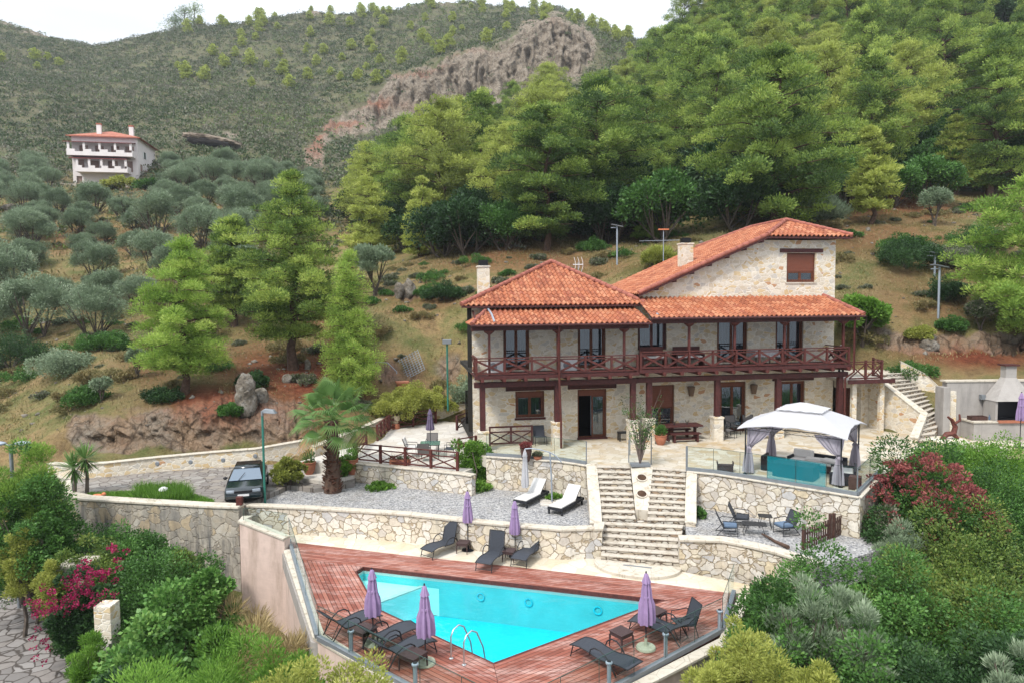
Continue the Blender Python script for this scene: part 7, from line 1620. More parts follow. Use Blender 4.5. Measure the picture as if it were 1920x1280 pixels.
# yellow-green bushes behind left terrace
for i,(px,pb,R,H,lab) in enumerate(((735,792,1.5,1.6,'left'),(775,788,1.7,2.2,'middle'),(812,782,1.3,1.7,'right'))):
    p=G(px,pb,-.2); p.z=-.1; p.y+=.9; make_shrub('spindle_bush','golden green bush behind the left terrace railing, %s one of three'%lab,'shrub',540+i,R,H,'yellow',loc=p,nq=14000,ln=.1,wd=.06,tmean=.6,group='golden green bushes')
# far scrub on the mountain: countless
def scrub(name,label,n,Y0,Y1,seed,size,mat,ok,nc=22,a0=-60,a1=1300,ln=.62,wd=.42):
    r=np.random.default_rng(seed); Y=np.sqrt(r.uniform(Y0*Y0,Y1*Y1,n)); a=r.uniform(a0,a1,n); X=(a-960)/1280*Y; z=terr(X,Y); k,d,g=masks(X,Y)
    dz=z-HC; fw=Y*math.cos(PIT)-dz*math.sin(PIT); px=960+F*X/fw; py=640-F*(Y*math.sin(PIT)+dz*math.cos(PIT))/fw-ROLL*(px-960)
    dens=vnoise(X*.045,Y*.045,77); m=((k<.3)|((k<.95)&(r.random(n)<.16)))&ok(px,py,Y)&(r.random(n)<.45+dens)
    X,Y,z=X[m],Y[m],z[m]; n=len(X); s=size*(.55+r.random(n)**2*1.2); t0=vnoise(X*.03,Y*.03,5)*.5+r.random(n)*.6
    dd=unit(r.normal(size=(n,nc,3))); dd[...,2]=np.abs(dd[...,2]); P=np.stack([X,Y,z],-1)[:,None,:]+dd*(s[:,None,None]*np.array([1,1,.75])*(.5+.5*r.random((n,nc,1))))
    D=dd+r.normal(size=dd.shape)*.5+np.array([0,0,.3]); T=np.clip(t0[:,None]+r.normal(size=(n,nc))*.08,0,1)
    V,Fq=cards(P.reshape(-1,3)-unit(D.reshape(-1,3))*ln*.3,D.reshape(-1,3),(ln*(.6+.6*r.random(n*nc))),(wd*(.6+.6*r.random(n*nc))),r)
    o=mesh_np(name,V,Fq,LF[mat],T.ravel()); tag(o,label,'scrub',kind='stuff'); return n
ns_=scrub('mountain_scrub','dense low scrub covering the mountain behind',30000,135,370,31,1.5,'scrub',lambda px,py,Y:(py<400)&~((px>112)&(px<292)&(py>325)),nc=20)
scrub('slope_scrub','low scrub between the olives and on the slopes',3600,58,150,32,.8,'scrub',lambda px,py,Y:(px<1000)&(py<470),nc=36,ln=.4,wd=.22)
scrub('forest_floor_scrub','undergrowth beneath the forest pines',2600,60,180,33,1.3,'dark',lambda px,py,Y:(py<np.interp(px,lim_a,lim_p))&(px>640),nc=26,a0=600,a1=2100,ln=.6,wd=.35)
# herb and dry grass cover near
def cover(name,label,n,Y0,Y1,a0,a1,seed,mat,ln,wd,ok,tm=.5,cat='grass'):
    r=np.random.default_rng(seed); Y=np.sqrt(r.uniform(Y0*Y0,Y1*Y1,n)); a=r.uniform(a0,a1,n); X=(a-960)/1280*Y
    dens=fbm(X,Y,.5,4,91)+.5; k,d,g=masks(X,Y); z=terr(X,Y); dz=z-HC; fw=Y*math.cos(PIT)-dz*math.sin(PIT); px=960+F*X/fw; py=640-F*(Y*math.sin(PIT)+dz*math.cos(PIT))/fw-ROLL*(px-960)
    m=(k<.35)&(r.random(n)<dens*1.1-.12-.35*d)&ok(px,py,X,Y); X,Y,z=X[m],Y[m],z[m]; n=len(X)
    D=r.normal(size=(n,3))*.6+np.array([0,0,1.]); T=np.clip(fbm(X,Y,.18,3,14)*1.3+tm+r.normal(size=n)*.12,0,1)
    V,Fq=cards(np.stack([X,Y,z-.02],-1),D,ln*(.5+r.random(n)),wd*(.5+r.random(n)),r); o=mesh_np(name,V,Fq,LF[mat],T); tag(o,label,cat,kind='stuff')
plat=lambda X,Y:~((X>-8.5)&(X<-2)&(Y<45.3))&~((X<-8)&(Y<36.3)&(X>-25)) & ~((X>-2.5)&(X<19)&(Y<43)) & ~((X>=18)&(Y<39.5))
cover('dry_grass','dry tawny grass on the slopes around the villa',260000,35,72,-60,2000,41,'cover',.2,.045,lambda px,py,X,Y:plat(X,Y))
cover('far_dry_grass','dry grass between the olive trees',60000,70,150,-60,1000,42,'cover',.45,.16,lambda px,py,X,Y:(px<620))
# young pines on the mountain
yp=[]
for i in range(3):
    yp.append(make_pine('hillside_pine','small yellow-green pine on the mountain slope','pine tree',600+i,5.5+i,1.9+.2*i,'ypine',group='small pines scattered over the mountain',conic=.2,nq=1500,clr=1.0,tmean=.45,z0f=.08,ln=.7,wd=.3,tiers=6))
def oky(px,py,Y): 
    k=float(masks(np.array([ (px-960)/1280*Y]),np.array([Y]))[0][0]); 
    return k<.3 and ((py<130 and 640<px<1190) or (330<px<760 and 40<py<175) or (py<110 and px>480) or (px<120 and 100<py<140)) 
yl_=scatter(125,-20,1190,170,352,6,oky,19)
used=set()
for i,p in enumerate(yl_):
    k=i%3; s=r_.uniform(.4,.95); px_,py_=proj(*p); lb_='small yellow-green pine on the mountain '+('skyline ' if py_<48 else 'slope ')+('at the left edge' if px_<200 else 'left of the middle' if px_<560 else 'above the cliff' if px_<1000 else 'right of the cliff')
    if k not in used: used.add(k); yp[k].location=p-Zv*.3; yp[k]['label']=lb_
    else: dup(yp[k],p-Zv*.3,r_.random()*6.28,scale=s,label=lb_)
print('yp',len(yl_))
def skyp(label,px,pb,pt,seed):
    p=hitT(px,pb,dmin=200); p=hitT(px,pb+12,dmin=150); H=(Dp(px,pt,p.y).z-p.z); make_pine('ridge_pine',label,'pine tree',seed,H,H*.26,'pine',loc=p,conic=.5,nq=9000,clr=H*.1,ln=.7,wd=.35,tiers=9,tmean=.25,flat=.9,z0f=.08)
skyp('dark pine on the skyline, leftmost of three',322,36,20,610); skyp('dark pine on the skyline, middle of three',341,34,8,611); skyp('dark pine on the skyline, rightmost of three',366,32,5,612)
# rocks
def rock(label,px,pb,r,seed,name='boulder',amp=.3,up=.3,Y=None):
    p=hitT(px,pb); o=MB().blob((0,0,r[2]*up),r,seed,amp,1.3,4).build(name,M['rockm'],None,True,loc=p); tag(o,label,'rock'); return o
def m_rock():
    k=NT('lichen_rock'); c=k.co(); a=k.noise(c,1.6,7,.7); b=k.noise(c,5,5,.7); col=k.ramp(a,[(.3,lin(96,88,80,.5)),(.48,lin(150,140,126,.52)),(.6,lin(182,176,166,.54)),(.75,lin(160,132,106,.5))])
    col=k.mix(k.ramp(b,[(.52,0.),(.62,.7)]),col,lin(84,82,78,.5)); return k.fin(k.pbr(col,.95,k.bump(k.math('ADD',a,b),1.0,.1),spec=.1))
M['rockm']=m_rock(); M['ledgem']=m_plain('weathered_ledge',lin(146,132,116,.6),.95,var=.35,scale=.8,bump=.8)
rock('tall grey lichen-covered boulder left of the green lamp post',462,772,(.6,.7,1.35),1,amp=.35,up=.5); rock('smaller grey boulder right of the tall one',488,752,(.5,.5,.6),2); rock('upright grey boulder on the slope left of the villa',765,556,(.6,.6,.9),3,up=.5); rock('grey boulder left of its upright neighbour',748,558,(.35,.4,.7),4,up=.5)
rock('pale rock in the red soil below the broad pine',577,692,(.22,.25,.55),5); rock('small pale rocks in the red soil below the broad pine',540,716,(.35,.3,.35),6); rock('grey outcrop beside the left-hand olives',20,396,(1.2,1,.8),7); rock('pale boulder above the red bank on the right',1742,652,(.5,.4,.45),8); rock('small grey boulder on the slope below the pale solar lamp',1747,486,(.6,.5,.9),9)
# cave ledge on the far hillside
p=hitT(402,272); o=MB().blob((0,0,0),(6.5,3.0,1.0),31,.22,.9,4).build('rock_ledge',M['ledgem'],None,True,loc=p+Vector((0,-1.2,.6)),rotz=rad(0)); o.rotation_euler=(0,rad(10),0); tag(o,'overhanging rock ledge above the dark cave mouth','rock')
o=MB().blob((0,0,0),(5.2,1.2,1.1),33,.25,.5,4).build('cave_shade',M['shadeblack'] if 'shadeblack' in M else m_plain('cave_shade_black',(.012,.01,.009,1),.95,var=.2),None,True,loc=p+Vector((.3,-3.0,-.5))); o.rotation_euler=(0,rad(9),0); tag(o,'dark mouth of the shallow cave under the ledge','cave')  # solid lump, its near-black colour stands in for the cave's shade
# ---- far house
p=hitT(200,348); p=Dp(200,352,136); t=thing('hillside_house','three storey pink-white house with two tiled porch roofs among the olives','house',p-Zv*.3,rad(11))
MB
w=5.9; m=MB(); 
wall_holes(m,-w,w,0,10.1,[(-5.3,-4.3,.3,2.4),(-5.2,-3.8,3.5,5.6),(-3,-1.2,3.4,5.5),(.4,2.2,3.4,5.5),(3.4,4.9,3.4,5.5),(-4.6,-3,6.5,8.4),(-1.8,-.2,6.5,8.4),(1,2.6,6.5,8.4),(3.6,5.2,6.5,8.4)],0,depth=.3)
m.add([(w,0,0),(w,11,0),(w,11,10.1),(w,0,10.1)],[(0,1,2,3)]); m.add([(-w,0,0),(-w,11,0),(-w,11,10.1),(-w,0,10.1)],[(0,3,2,1)]); m.add([(-w,11,0),(w,11,0),(w,11,10.1),(-w,11,10.1)],[(0,3,2,1)]); m.build('wall',M['white_house'],t)
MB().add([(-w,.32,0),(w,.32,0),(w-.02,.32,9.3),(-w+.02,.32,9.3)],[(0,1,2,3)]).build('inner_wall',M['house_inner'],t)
r=MB(); e=.7; z=10.1; vs=[(-w-e,-e,z),(w+e,-e,z),(w+e,11+e,z),(-w-e,11+e,z),(0,4,z+2.0),(0,7,z+2.0)]; r.add(vs,[(0,1,4),(1,2,5,4),(2,3,5),(3,0,4,5),(3,2,1,0)]); r.box(-w-e,w+e,-e-.03,-e,z-.2,z+.02); rt=m_plain('far_roof_tile',lin(192,122,100,.62),.85,var=.2,scale=2); ro=r.build('roof',rt,t)
for x,y in ((-1.4,1.2),(4.2,2.0)): c=MB().box(x-.4,x+.4,y,y+.6,z,z+2.8).build('chimney',M['white_house'],ro); MB().box(x-.45,x+.45,y-.05,y+.65,z+2.6,z+2.9).build('chimney_cap',rt,ro)
dk_=m_plain('porch_roof_tile',lin(150,70,70,.6),.8,var=.12)
for (a,b,z0,nm) in ((-5.6,4.6,5.5,'lower'),(-6.6,5.6,8.6,'upper')):
    r=MB(); r.add([(a,-2.4,z0),(b,-2.4,z0),(b,0,z0+.5),(a,0,z0+.5),(a,-2.4,z0-.12),(b,-2.4,z0-.12),(b,-.01,z0+.38),(a,-.01,z0+.38)],[(0,1,2,3),(7,6,5,4),(0,4,5,1),(0,3,7,4),(1,5,6,2)]); r.build('porch_roof',dk_,t)
for (a,b,z0) in ((-4.6,4.6,2.9),(-6.0,5.6,6.0)):
    n=4; m=MB(); m.box(a,b,-2.2,-.02,z0,z0+.25); 
    for k in range(n): m.box(a+(b-a)*k/n,a+(b-a)*(k+.5)/n,-2.2,-2.05,z0+.25,z0+1.2); m.box(a+(b-a)*(k+.5)/n,a+(b-a)*(k+1)/n,-2.2,-2.05,z0+.25,z0+.75)
    m.box(b-.15,b,-2.05,-.02,z0+.25,z0+1.2).box(a,a+.15,-2.05,-.02,z0+.25,z0+1.2); m.build('balcony',M['white_house'],t)
    for k in range(5): x=a+.1+(b-a-.6)*k/4; MB().box(x,x+.4,-2.19,-1.8,z0+1.2,z0+2.62).build('column',M['white_house'],t)
for y0,z0 in ((3.5,6.8),(3.8,3.2),(1.2,3.9)):
    MB().box(w+.005,w+.05,y0,y0+1.1,z0,z0+1.3).build('window',M['wglass'] if z0>6 else M['house_inner'],t)
    if z0>6:
        for dy in (-.5,1.12): MB().box(w+.006,w+.08,y0+dy,y0+dy+.48,z0,z0+1.3).build('shutter',M['white'],t)
o=MB().box(-8,7.5,-.3,0,-1.6,0).build('garden_wall',M['bigstone'],None,loc=p+Vector((1,-5,-.1)),rotz=rad(5)); tag(o,'dry stone wall below the hillside house','wall')
SL('house_yard','dry grass yard in front of the hillside house',[p+Vector((-7,-4.9,0)),p+Vector((8.5,-3.6,0)),p+Vector((8,3,0)),p+Vector((-8,2,0))],p.z-2.5,p.z-.22,'drygrass' if 'drygrass' in M else 'patio')
def shat(label,px,ptop,Y,R,mat,seed,name='shrub',cat='shrub',H=None,**kw):
    q=Dp(px,ptop,Y); g=float(terr_base(q.x,q.y)); Hh=H or min(max(q.z-g,1.2),2.6*R+.6); base=Vector((q.x,q.y,q.z-Hh))
    t=make_shrub(name,label,cat,seed,R,Hh,mat,loc=base,**kw)
    if base.z-g>.2: MB().tube([(0,0,g-base.z-.1),(.1,.05,(g-base.z)/2),(0,0,.4)],[.09,.07,.05],6).build('trunk',M['gbark'],t,True)
    return t
shat('round yellow-green bush in front of the hillside house',216,330,128,2.0,'yellow',620,nq=1500,ln=.5,wd=.3); shat('green bush at the right end of the hillside house wall',292,338,126,3.0,'mastic',621,nq=2200,ln=.5,wd=.3); shat('small yellow-green bush at the corner of the hillside house',248,333,128,1.2,'yellow',622,nq=800,ln=.4,wd=.25)
# ---- near shrubs on the right
NR=[('large glossy green shrub at the right end of the pool fence',1452,1092,18.6,88,'mastic'),('large glossy green shrub just below the picket fence',1545,1036,20.2,112,'mastic'),('large glossy green shrub right of the silvery sprays',1665,1062,19.5,120,'mastic'),('dark glossy shrub between the two silvery sprays',1565,1140,17.2,120,'mastic'),
 ('dark green shrub below the right-hand silvery spray',1690,1160,17.4,130,'mastic'),('dark green shrub above the yellow-green bush at the bottom',1452,1158,16.6,95,'mastic'),('dark green shrub at the bottom edge, left of the shadowed hollow',1620,1215,15,140,'mastic'),('dark shrub at the right rim of the shadowed hollow',1745,1190,16.5,110,'dark'),
 ('silvery olive spray rising from the glossy shrubs, left one',1508,1084,16.6,56,'olive'),('silvery olive spray rising from the glossy shrubs, right one',1606,1108,16.2,50,'olive'),
 ('fluffy yellow-green bush in the bottom right foreground, in front of the glossy shrubs',1452,1212,13.4,105,'yellow'),('yellow-green bush touching the glass at the right of the deck',1396,1172,15.6,48,'yellow'),('small yellow-green bush at the bottom edge below the deck fence',1345,1258,13,60,'yellow'),('yellow-green sprigs at the bottom right of the foreground bush',1535,1258,12.6,60,'yellow'),
 ('bright green shrub at the top of the right-hand shrubbery, nearest the root sculpture',1790,842,30,85,'green'),('bright green shrub below the barbecue at the right edge',1885,834,29.5,110,'green'),('green shrub below the bright one at the right edge',1850,885,27,110,'mastic'),('green shrub at the right edge halfway down the slope',1915,935,25.5,110,'mastic'),
 ('creeper-covered mound in the middle of the right-hand slope',1830,966,23.2,120,'creeper'),('creeper-covered mound right of the red-flowered bush',1762,1000,22,110,'creeper'),('grey-green feathery shrub left of the creeper mounds',1690,985,23,40,'olive'),('creeper-covered slope with brown patches at the right edge',1885,1045,21,130,'creeper'),
 ('creeper-covered slope above the shadowed hollow',1800,1092,19.8,130,'creeper'),('creeper-covered mound at the right edge near the bottom',1905,1140,18,140,'mastic'),('dark shrub at the bottom right, below the creeper slope',1880,1215,15,130,'dark'),('grey-green spray in the bottom right corner',1905,1205,13.2,42,'olive'),('low dark shrub in the shadowed hollow',1770,1262,14.5,90,'dark'),
 ('yellow-green bush inside the red-flowered bush',1768,885,25.2,46,'yellow'),('green shrub behind the red-flowered bush',1700,872,27,55,'mastic'),('dark tangled shrub below the terrace corner',1655,958,24.6,46,'dark')]
LF['creeper']=m_leaf('creeper_leaves',[(0,lin(48,72,38,0.76)),(0.35,lin(82,110,52,0.82)),(0.65,lin(118,138,62,0.86)),(0.88,lin(140,132,74,0.80)),(1,lin(150,108,78,0.80))],.25)
def pr(a): return a[:4]+(a[4]*a[3]/1280*1.3,)+a[5:]
NR=[pr(a) for a in NR]
for i,a in enumerate(NR):
    R=a[4]; near=a[3]<24; kw=dict(nq=int(min(44000,18000*R/ (1 if near else 1.3))),ln=.095,wd=.06,n=44)
    if a[5]=='olive': kw=dict(nq=8500,ln=.15,wd=.026,up=1.3,n=24,tmean=.55)
    if a[5]=='yellow': kw=dict(nq=22000,ln=.09,wd=.03,up=.6,n=34)
    shat(*a,700+i,**kw)
t=shat('bush with brick-red seed heads beside the right-hand glass balustrade',1735,838,25.4,2.7,'mastic',760,name='smoke_bush',nq=22000,ln=.1,wd=.06,tmean=.35)
f=Fol(77); rr=np.random.default_rng(5)
Hs_=max(v.co.z for v in kids(t)[1].data.vertices) if kids(t)[1].name.startswith('foliage') else 4.5
for k in range(190):
    az=rr.random()*6.28; s=math.sqrt(rr.random())*.98; f.clump((math.cos(az)*2.6*s,math.sin(az)*2.6*s,Hs_*(1-.5*s*s)+.16*rr.normal()),(.19,.19,.12),44,ln=.1,wd=.06,tint=.5+rr.normal()*.15)
f.build('flowers',LF['red'],t)
t=shat('small bush with brick-red seed heads below the corner of the picket fence',1690,955,24,1.0,'scrub',761,name='smoke_bush',nq=3000,ln=.15,wd=.06); f=Fol(78)
for k in range(22):
    az=rr.random()*6.28; s=math.sqrt(rr.random()); f.clump((math.cos(az)*.9*s,math.sin(az)*.9*s,1.9*(1-.4*s*s)),(.2,.2,.14),70,ln=.1,wd=.06,tint=.5)
f.build('flowers',LF['red'],t)
# ---- near shrubs on the left
NL=[('bright green dome-shaped young pine at the left edge',45,836,26.6,56,'gpine'),('dark green leafy bush below the dome-shaped young pine',52,893,25.6,66,'mastic'),('dark green bush at the left end of the boundary wall',92,965,25.4,34,'mastic'),('yellowish shrub beside the earth verge',34,995,24.6,30,'yellow'),('small yellowish shrub left of the outbuilding',92,1052,23.6,22,'yellow'),
 ('creeper mound against the left part of the boundary wall',195,985,26.6,62,'mastic'),('creeper mound against the middle of the boundary wall',262,1008,26,58,'mastic'),('pale creeper mound below the boundary wall',325,1050,25,52,'creeper'),('creeper covering the roof of the outbuilding',165,1018,24.6,60,'creeper'),('broad creeper mound in the middle of the left slope',270,1050,23.8,95,'mastic'),
 ('broad-leaved grey-green shrub below the boundary wall',325,1112,20.6,95,'mastic'),('branching broad-leaved shrub reaching up the boundary wall',390,1075,21.4,42,'mastic'),('broad-leaved shrub right of the gate pillar',275,1165,19.4,90,'mastic'),('leafy green bush left of the gate pillar',168,1192,19.8,30,'green'),('dark bush below the magenta flowers',135,1125,22.2,28,'dark'),
 ('dry straw-coloured grass clump at the foot of the pink wall',455,1128,21.6,70,'dry'),('dry straw-coloured grass clump nearer the camera than the pink wall',510,1165,19.4,70,'dry'),('feathery green shrub in the bottom left foreground',400,1195,16.8,120,'green'),('feathery green shrub at the bottom edge, left of centre',315,1250,15,130,'green'),('feathery green shrub against the corner of the pink wall',535,1205,16.4,80,'green'),
 ('yellow-green bush in front of the lower left deck corner',620,1252,14.6,100,'yellow'),('yellow-green bush at the bottom edge under the pool fence',705,1266,13.6,70,'yellow'),('dark green bush at the bottom left edge beside the pillar',222,1262,17.4,70,'dark'),('yellow-green bush at the bottom edge in front of the feathery shrubs',545,1264,14,80,'yellow')]
NL=[pr(a) for a in NL]
for i,a in enumerate(NL):
    R=a[4]; kw=dict(nq=int(min(38000,16000*R)),ln=.095,wd=.06,n=40)
    if a[5] in('gpine',): kw=dict(nq=30000,ln=.16,wd=.03,up=.8,n=30)
    if a[5]=='yellow': kw=dict(nq=int(17000*R),ln=.09,wd=.035,up=.6,n=32)
    if a[5]=='green': kw=dict(nq=int(17000*R),ln=.13,wd=.028,up=.9,n=34)
    if a[5]=='dry': kw=dict(nq=9000,ln=.4,wd=.02,up=1.0,n=18)
    if 'broad-leaved' in a[0]: kw=dict(nq=15000,ln=.15,wd=.12,up=.3,n=36,tmean=.8)
    t=shat(*a,800+i,**kw)
t=shat('bougainvillea with bright magenta flowers beside the lower road',150,1066,22.6,1.0,'dark',860,name='bougainvillea',nq=10000,n=26); f=Fol(79)
for px,py in [(213,1040),(222,1050),(214,1090),(205,1095),(95,1110),(80,1130),(110,1120),(120,1098),(140,1120),(150,1085),(165,1095),(170,1068),(180,1072),(150,1068),(75,1150),(90,1155),(72,1205),(84,1220),(130,1135),(165,1130),(125,1150),(108,1140),(100,1168),(140,1100),(170,1120)]:
    q=Dp(px,py,21.2+rr.random()*1.0)-t.location; [f.clump(tuple(np.array(q)+rr.normal(size=3)*.2),(.1,.1,.08),22,ln=.07,wd=.06,tint=.4+rr.normal()*.2,lower=-1) for _ in range(4)]
f.build('flowers',LF['magenta'],t)
cover_=None
# climbing plant on the terrace corner, bush by the driveway, pier plant
t=thing('climbing_plant','bright green climbing plant with small flowers hanging over the terrace corner','climber',G(890,905,-1.2)); f=Fol(90)
for k in range(70):
    s=rr.random(); px=888+rr.normal()*17*(1-.45*s); py=832+s*80; q=Dp(px,py,31.9+.35*rr.random())-t.location; f.clump(tuple(q),(.27,.22,.25),150,ln=.12,wd=.07,tint=.5+rr.normal()*.12,lower=-1)
f.build('foliage',LF['green'],t); MB().tube([(0,.1,-.2),(.1,.2,.5),(-.1,.2,1.4)],[.04,.03,.02],6).build('stem',M['gbark'],t)
def gsh(label,px,pb,z,R,H,mat,seed,**kw): return make_shrub('shrub',label,'shrub',seed,R,H,mat,loc=G(px,pb,z),**kw)
gsh('leafy shrub on the driveway corner left of the palm',543,908,-1.3,.65,1.3,'yellow',910,nq=7000,tmean=.3); gsh('small green shrub at the foot of the left terrace wall beside the palm',640,903,-1.5,.5,.55,'mastic',911,nq=2500); gsh('low plants under the left terrace wall',712,914,-1.5,.55,.22,'green',912,nq=1800); gsh('small plant at the foot of the wall under the climbing plant',900,918,-1.5,.45,.4,'green',913,nq=1800); gsh('low green plant between the white loungers',1040,935,-1.5,.35,.2,'green',914,nq=900); gsh('small plant in the corner of the gravel by the right flight',1305,968,-1.5,.35,.4,'mastic',915,nq=900)
gsh('green shrub between the terracotta pot and the terrace wall',650,893,-1.2,.45,1.0,'green',916,nq=3500)
t=thing('pier_tree','thin bare-branched shrub with sparse leaves growing in the pier planter','shrub',G(1200,872,.1)); b=MB(); f=Fol(95)
MB().box(-.42,.42,-.22,.22,0,.1).build('planter_box',M['grey_metal'],t)
for k in range(26):
    az=rr.random()*6.28; h=1.6+rr.random()*1.9; sp=.25+rr.random()*.75; e=np.array([math.cos(az)*sp+.1,math.sin(az)*sp*.6,h]); mdl=e*np.array([.35,.35,.55])
    b.tube([(0,0,.05),tuple(mdl),tuple(e)],[.022,.012,.004],5,caps=False)
    for q in range(9): s=.35+.65*rr.random(); pnt=mdl+(e-mdl)*((s-.5)*2) if s>.5 else mdl*(s*2); f.clump(tuple(pnt+rr.normal(size=3)*.06),.12,7 if h>2 else 16,flat=1,ln=.07,wd=.04,tint=.35+rr.normal()*.2,lower=-1)
b.build('branches',LF['twig'],t); f.build('leaves',LF['mastic'],t)
t=thing('dry_standard','small dried round-headed plant on a thin stem right of the villa door','potted plant',W(8.1,-1.25,0)); MB().tube([(0,0,0),(0,0,1.1)],.015,6).build('stem',M['gbark'],t); f=Fol(96); f.clump((0,0,1.2),(.28,.28,.2),300,ln=.09,wd=.04,tint=.3,lower=-1); f.build('head',LF['dry'],t)
# ---- fan palm
def palm():
    b=G(624,921,-1.5); t=thing('fan_palm','fan palm with a shaggy brown trunk and wide green fronds on the gravel','palm tree',b); r=np.random.default_rng(3)
    H=3.35; m=MB(); m.tube([(0,0,-.1),(0,0,.3),(.03,0,1.2),(.06,0,2.0),(.08,0,H)],[.42,.38,.3,.26,.24],16); m.build('trunk',M['bark'],t,True)
    sc=MB()
    for k in range(260):
        z=.05+r.random()*(H-.1); q=r.random()*6.28; R0=.4-.06*z; a=Vector((math.cos(q)*R0*.9,math.sin(q)*R0*.9,z)); d=Vector((math.cos(q),math.sin(q),.9)).normalized(); sc.beam(a,a+d*(.14+.08*r.random()),.09,.02,tint=r.random())
    sc.build('frond_bases',M['palmbase'],t)
    top=Vector((.08,0,H)); N=34
    for k in range(N):
        el=rad(80-112*(k/N)**.85); az=k*2.39996+r.normal()*.15; dead=k in(33,30); pl=.95+.5*r.random(); u=Vector((math.cos(az)*math.cos(el),math.sin(az)*math.cos(el),math.sin(el)))
        hub=top+u*pl+Vector((0,0,-.12*pl*math.cos(el))); mb=MB(); mb.tube([top,top+u*pl*.5+Vector((0,0,.03)),hub],[.03,.02,.014],5,tint=.9)
        side=u.cross(Zv); 
        if side.length<.1: side=Vector((1,0,0))
        side.normalize(); nn=side.cross(u).normalized(); vs=[];fs=[]; S=34; Lf=.92+.22*r.random()
        for s in range(S):
            th=rad(-105+210*s/(S-1)); d=(u*math.cos(th)+side*math.sin(th)).normalized(); w=d.cross(nn).normalized(); le=Lf*(1-.25*abs(th)/2.1)
            p0=hub; p1=hub+d*le*.58+nn*.06; p2=hub+d*le+Vector((0,0,-.42*le*(.25+.75*max(0,math.cos(el)))*(.6+.4*math.cos(el))*(.5+r.random()*.6)))+nn*.02; wd=le*.58*math.tan(rad(2.5))
            i=len(vs); vs+=[p0,p1-w*wd,p1+w*wd+nn*.02,p2]; fs+=[(i,i+1,i+2),(i+1,i+3,i+2)]
        mb.add(vs,fs,.35+.3*r.random()); mb.build('frond',LF['dry2'] if dead else LF['palm'],t)
M['palmbase']=m_wood('palm_frond_base',(132,88,68),.6,.5); LF['dry2']=m_plain('dead_frond',lin(196,150,108,.6),.9,var=.15)
palm()
def yucca(label,px,pb,h,seed):
    b=G(px,pb,-1.28); t=thing('yucca',label,'yucca',b); r=np.random.default_rng(seed); MB().tube([(0,0,-.1),(.05,0,h*.5),(0,0,h)],[.09,.07,.06],8).build('trunk',M['gbark'],t,True); f=Fol(seed)
    n=160; d=unit(r.normal(size=(n,3))+np.array([0,0,.35])); f.P.append(np.tile([0,0,h],(n,1))+d*.05); f.D.append(d); f.L.append(.75+.2*r.random(n)); f.W.append(np.full(n,.06)); f.T.append(np.clip(.4+.3*d[:,2]+r.normal(size=n)*.1,0,1)); f.build('leaves',LF['palm'],t)
yucca('spiky yucca in front of the driveway, left of the pair',140,928,1.25,1); yucca('spiky yucca in front of the driveway, taller right one of the pair',163,926,1.6,2)
# grass bed along the boundary wall
def grassbed(name,label,poly,n,ln,seed,mat='green',z=-1.28,wd=.02,tm=.5):
    r=np.random.default_rng(seed); P=np.array([xy(p) for p in poly]); lo=P.min(0);hi=P.max(0); q=r.uniform(lo,hi,(n,2)); ins=np.zeros(n,bool); j=len(P)-1
    for i in range(len(P)):
        c=((P[i,1]>q[:,1])!=(P[j,1]>q[:,1]))&(q[:,0]<(P[j,0]-P[i,0])*(q[:,1]-P[i,1])/(P[j,1]-P[i,1]+1e-9)+P[i,0]); ins^=c; j=i
    q=q[ins]; n=len(q); V,Fq=cards(np.column_stack([q,np.full(n,z)]),r.normal(size=(n,3))*.45+np.array([0,0,1]),ln*(.5+r.random(n)),wd*(.7+.6*r.random(n)),r); o=mesh_np(name,V,Fq,LF[mat],np.clip(tm+r.normal(size=n)*.15,0,1)); tag(o,label,'grass',kind='stuff')
sp_=scatter(290,-40,1980,38,68,1.5,okl,91)
used=set()
for i,p in enumerate(sp_):
    k=r_.choice([0,1,2,2,2,3,3,3]); q_=r_.uniform(.35,1.15)
    if k not in used: used.add(k); lp_[k].location=p-Zv*.08
    else: dup(lp_[k],p-Zv*.08,r_.random()*6.28,scale=q_)
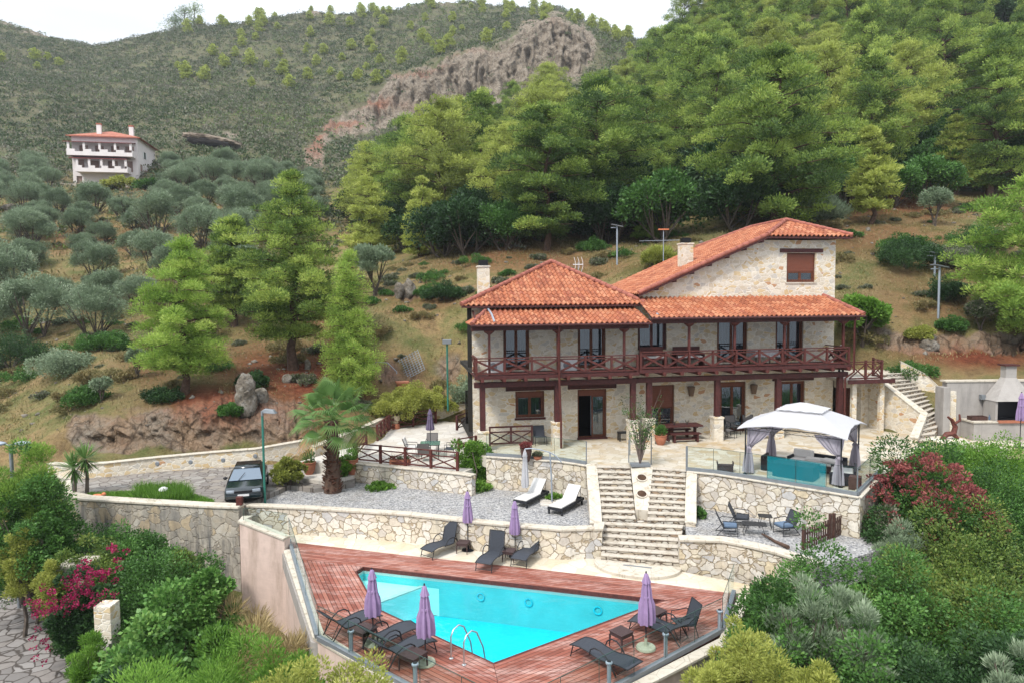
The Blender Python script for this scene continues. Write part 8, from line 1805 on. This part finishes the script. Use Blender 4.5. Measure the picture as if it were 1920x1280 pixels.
def stones(name,label,n,Y0,Y1,a0,a1,seed,sz,ok):
    r=np.random.default_rng(seed); Y=np.sqrt(r.uniform(Y0*Y0,Y1*Y1,n)); a=r.uniform(a0,a1,n); X=(a-960)/1280*Y; z=terr(X,Y); k,d,g=masks(X,Y)
    px=a; m=ok(X,Y)&(r.random(n)<.25+1.2*np.clip(fbm(X,Y,.3,3,55)+.2,0,1)+k*.5); X,Y,z=X[m],Y[m],z[m]; n=len(X); vs,fs=ico(1); vs=np.array(vs); fs=np.array(fs); nv=len(vs)
    S=sz*(.4+r.random((n,1,1))**3*2.2)*np.array([1,1,.65])*(.7+.6*r.random((n,1,3))); V=vs[None]*S*(1+.25*r.normal(size=(n,nv,1)))+np.stack([X,Y,z],-1)[:,None,:]
    o=mesh_np(name,V.reshape(-1,3),(fs[None]+(np.arange(n)*nv)[:,None,None]).reshape(-1,3),M['rockm']); tag(o,label,'stones',kind='stuff')
stones('loose_stones','pale loose stones strewn over the slopes',3800,35.5,75,-60,2000,57,.09,plat)
g1=[G(165,934,-1.28),G(165,926,-1.28),G(215,923,-1.28),G(300,921,-1.28),G(372,930,-1.28),G(402,939,-1.28),G(395,947,-1.28),G(273,941,-1.28)]
SL('lawn','green lawn strip inside the boundary wall',g1,-1.5,-1.285,'lawn'); grassbed('lawn_grass','short green grass of the lawn strip',g1,26000,.13,1)
grassbed('tall_grass','tall green grass clump around the mushroom lamp',[G(250,938,-1.28),G(262,921,-1.28),G(345,921,-1.28),G(362,940,-1.28),G(300,942,-1.28)],6000,.5,2,wd=.022,tm=.4)

# ------------------------------------------------------------------ air
hz=MB(); hz.box(-420,420,-12,640,-14,215); o=hz.build('haze',M['glass']); 
km=bpy.data.materials.new('haze'); km.use_nodes=True; km.node_tree.nodes.clear(); ov_=km.node_tree.nodes.new('ShaderNodeOutputMaterial'); pv=km.node_tree.nodes.new('ShaderNodeVolumePrincipled')
pv.inputs['Density'].default_value=0.00022; pv.inputs['Color'].default_value=(.86,.92,1,1); pv.inputs['Anisotropy'].default_value=.2; km.node_tree.links.new(pv.outputs[0],ov_.inputs['Volume']); o.data.materials[0]=km
tag(o,'thin pale haze over the valley','haze',kind='stuff')
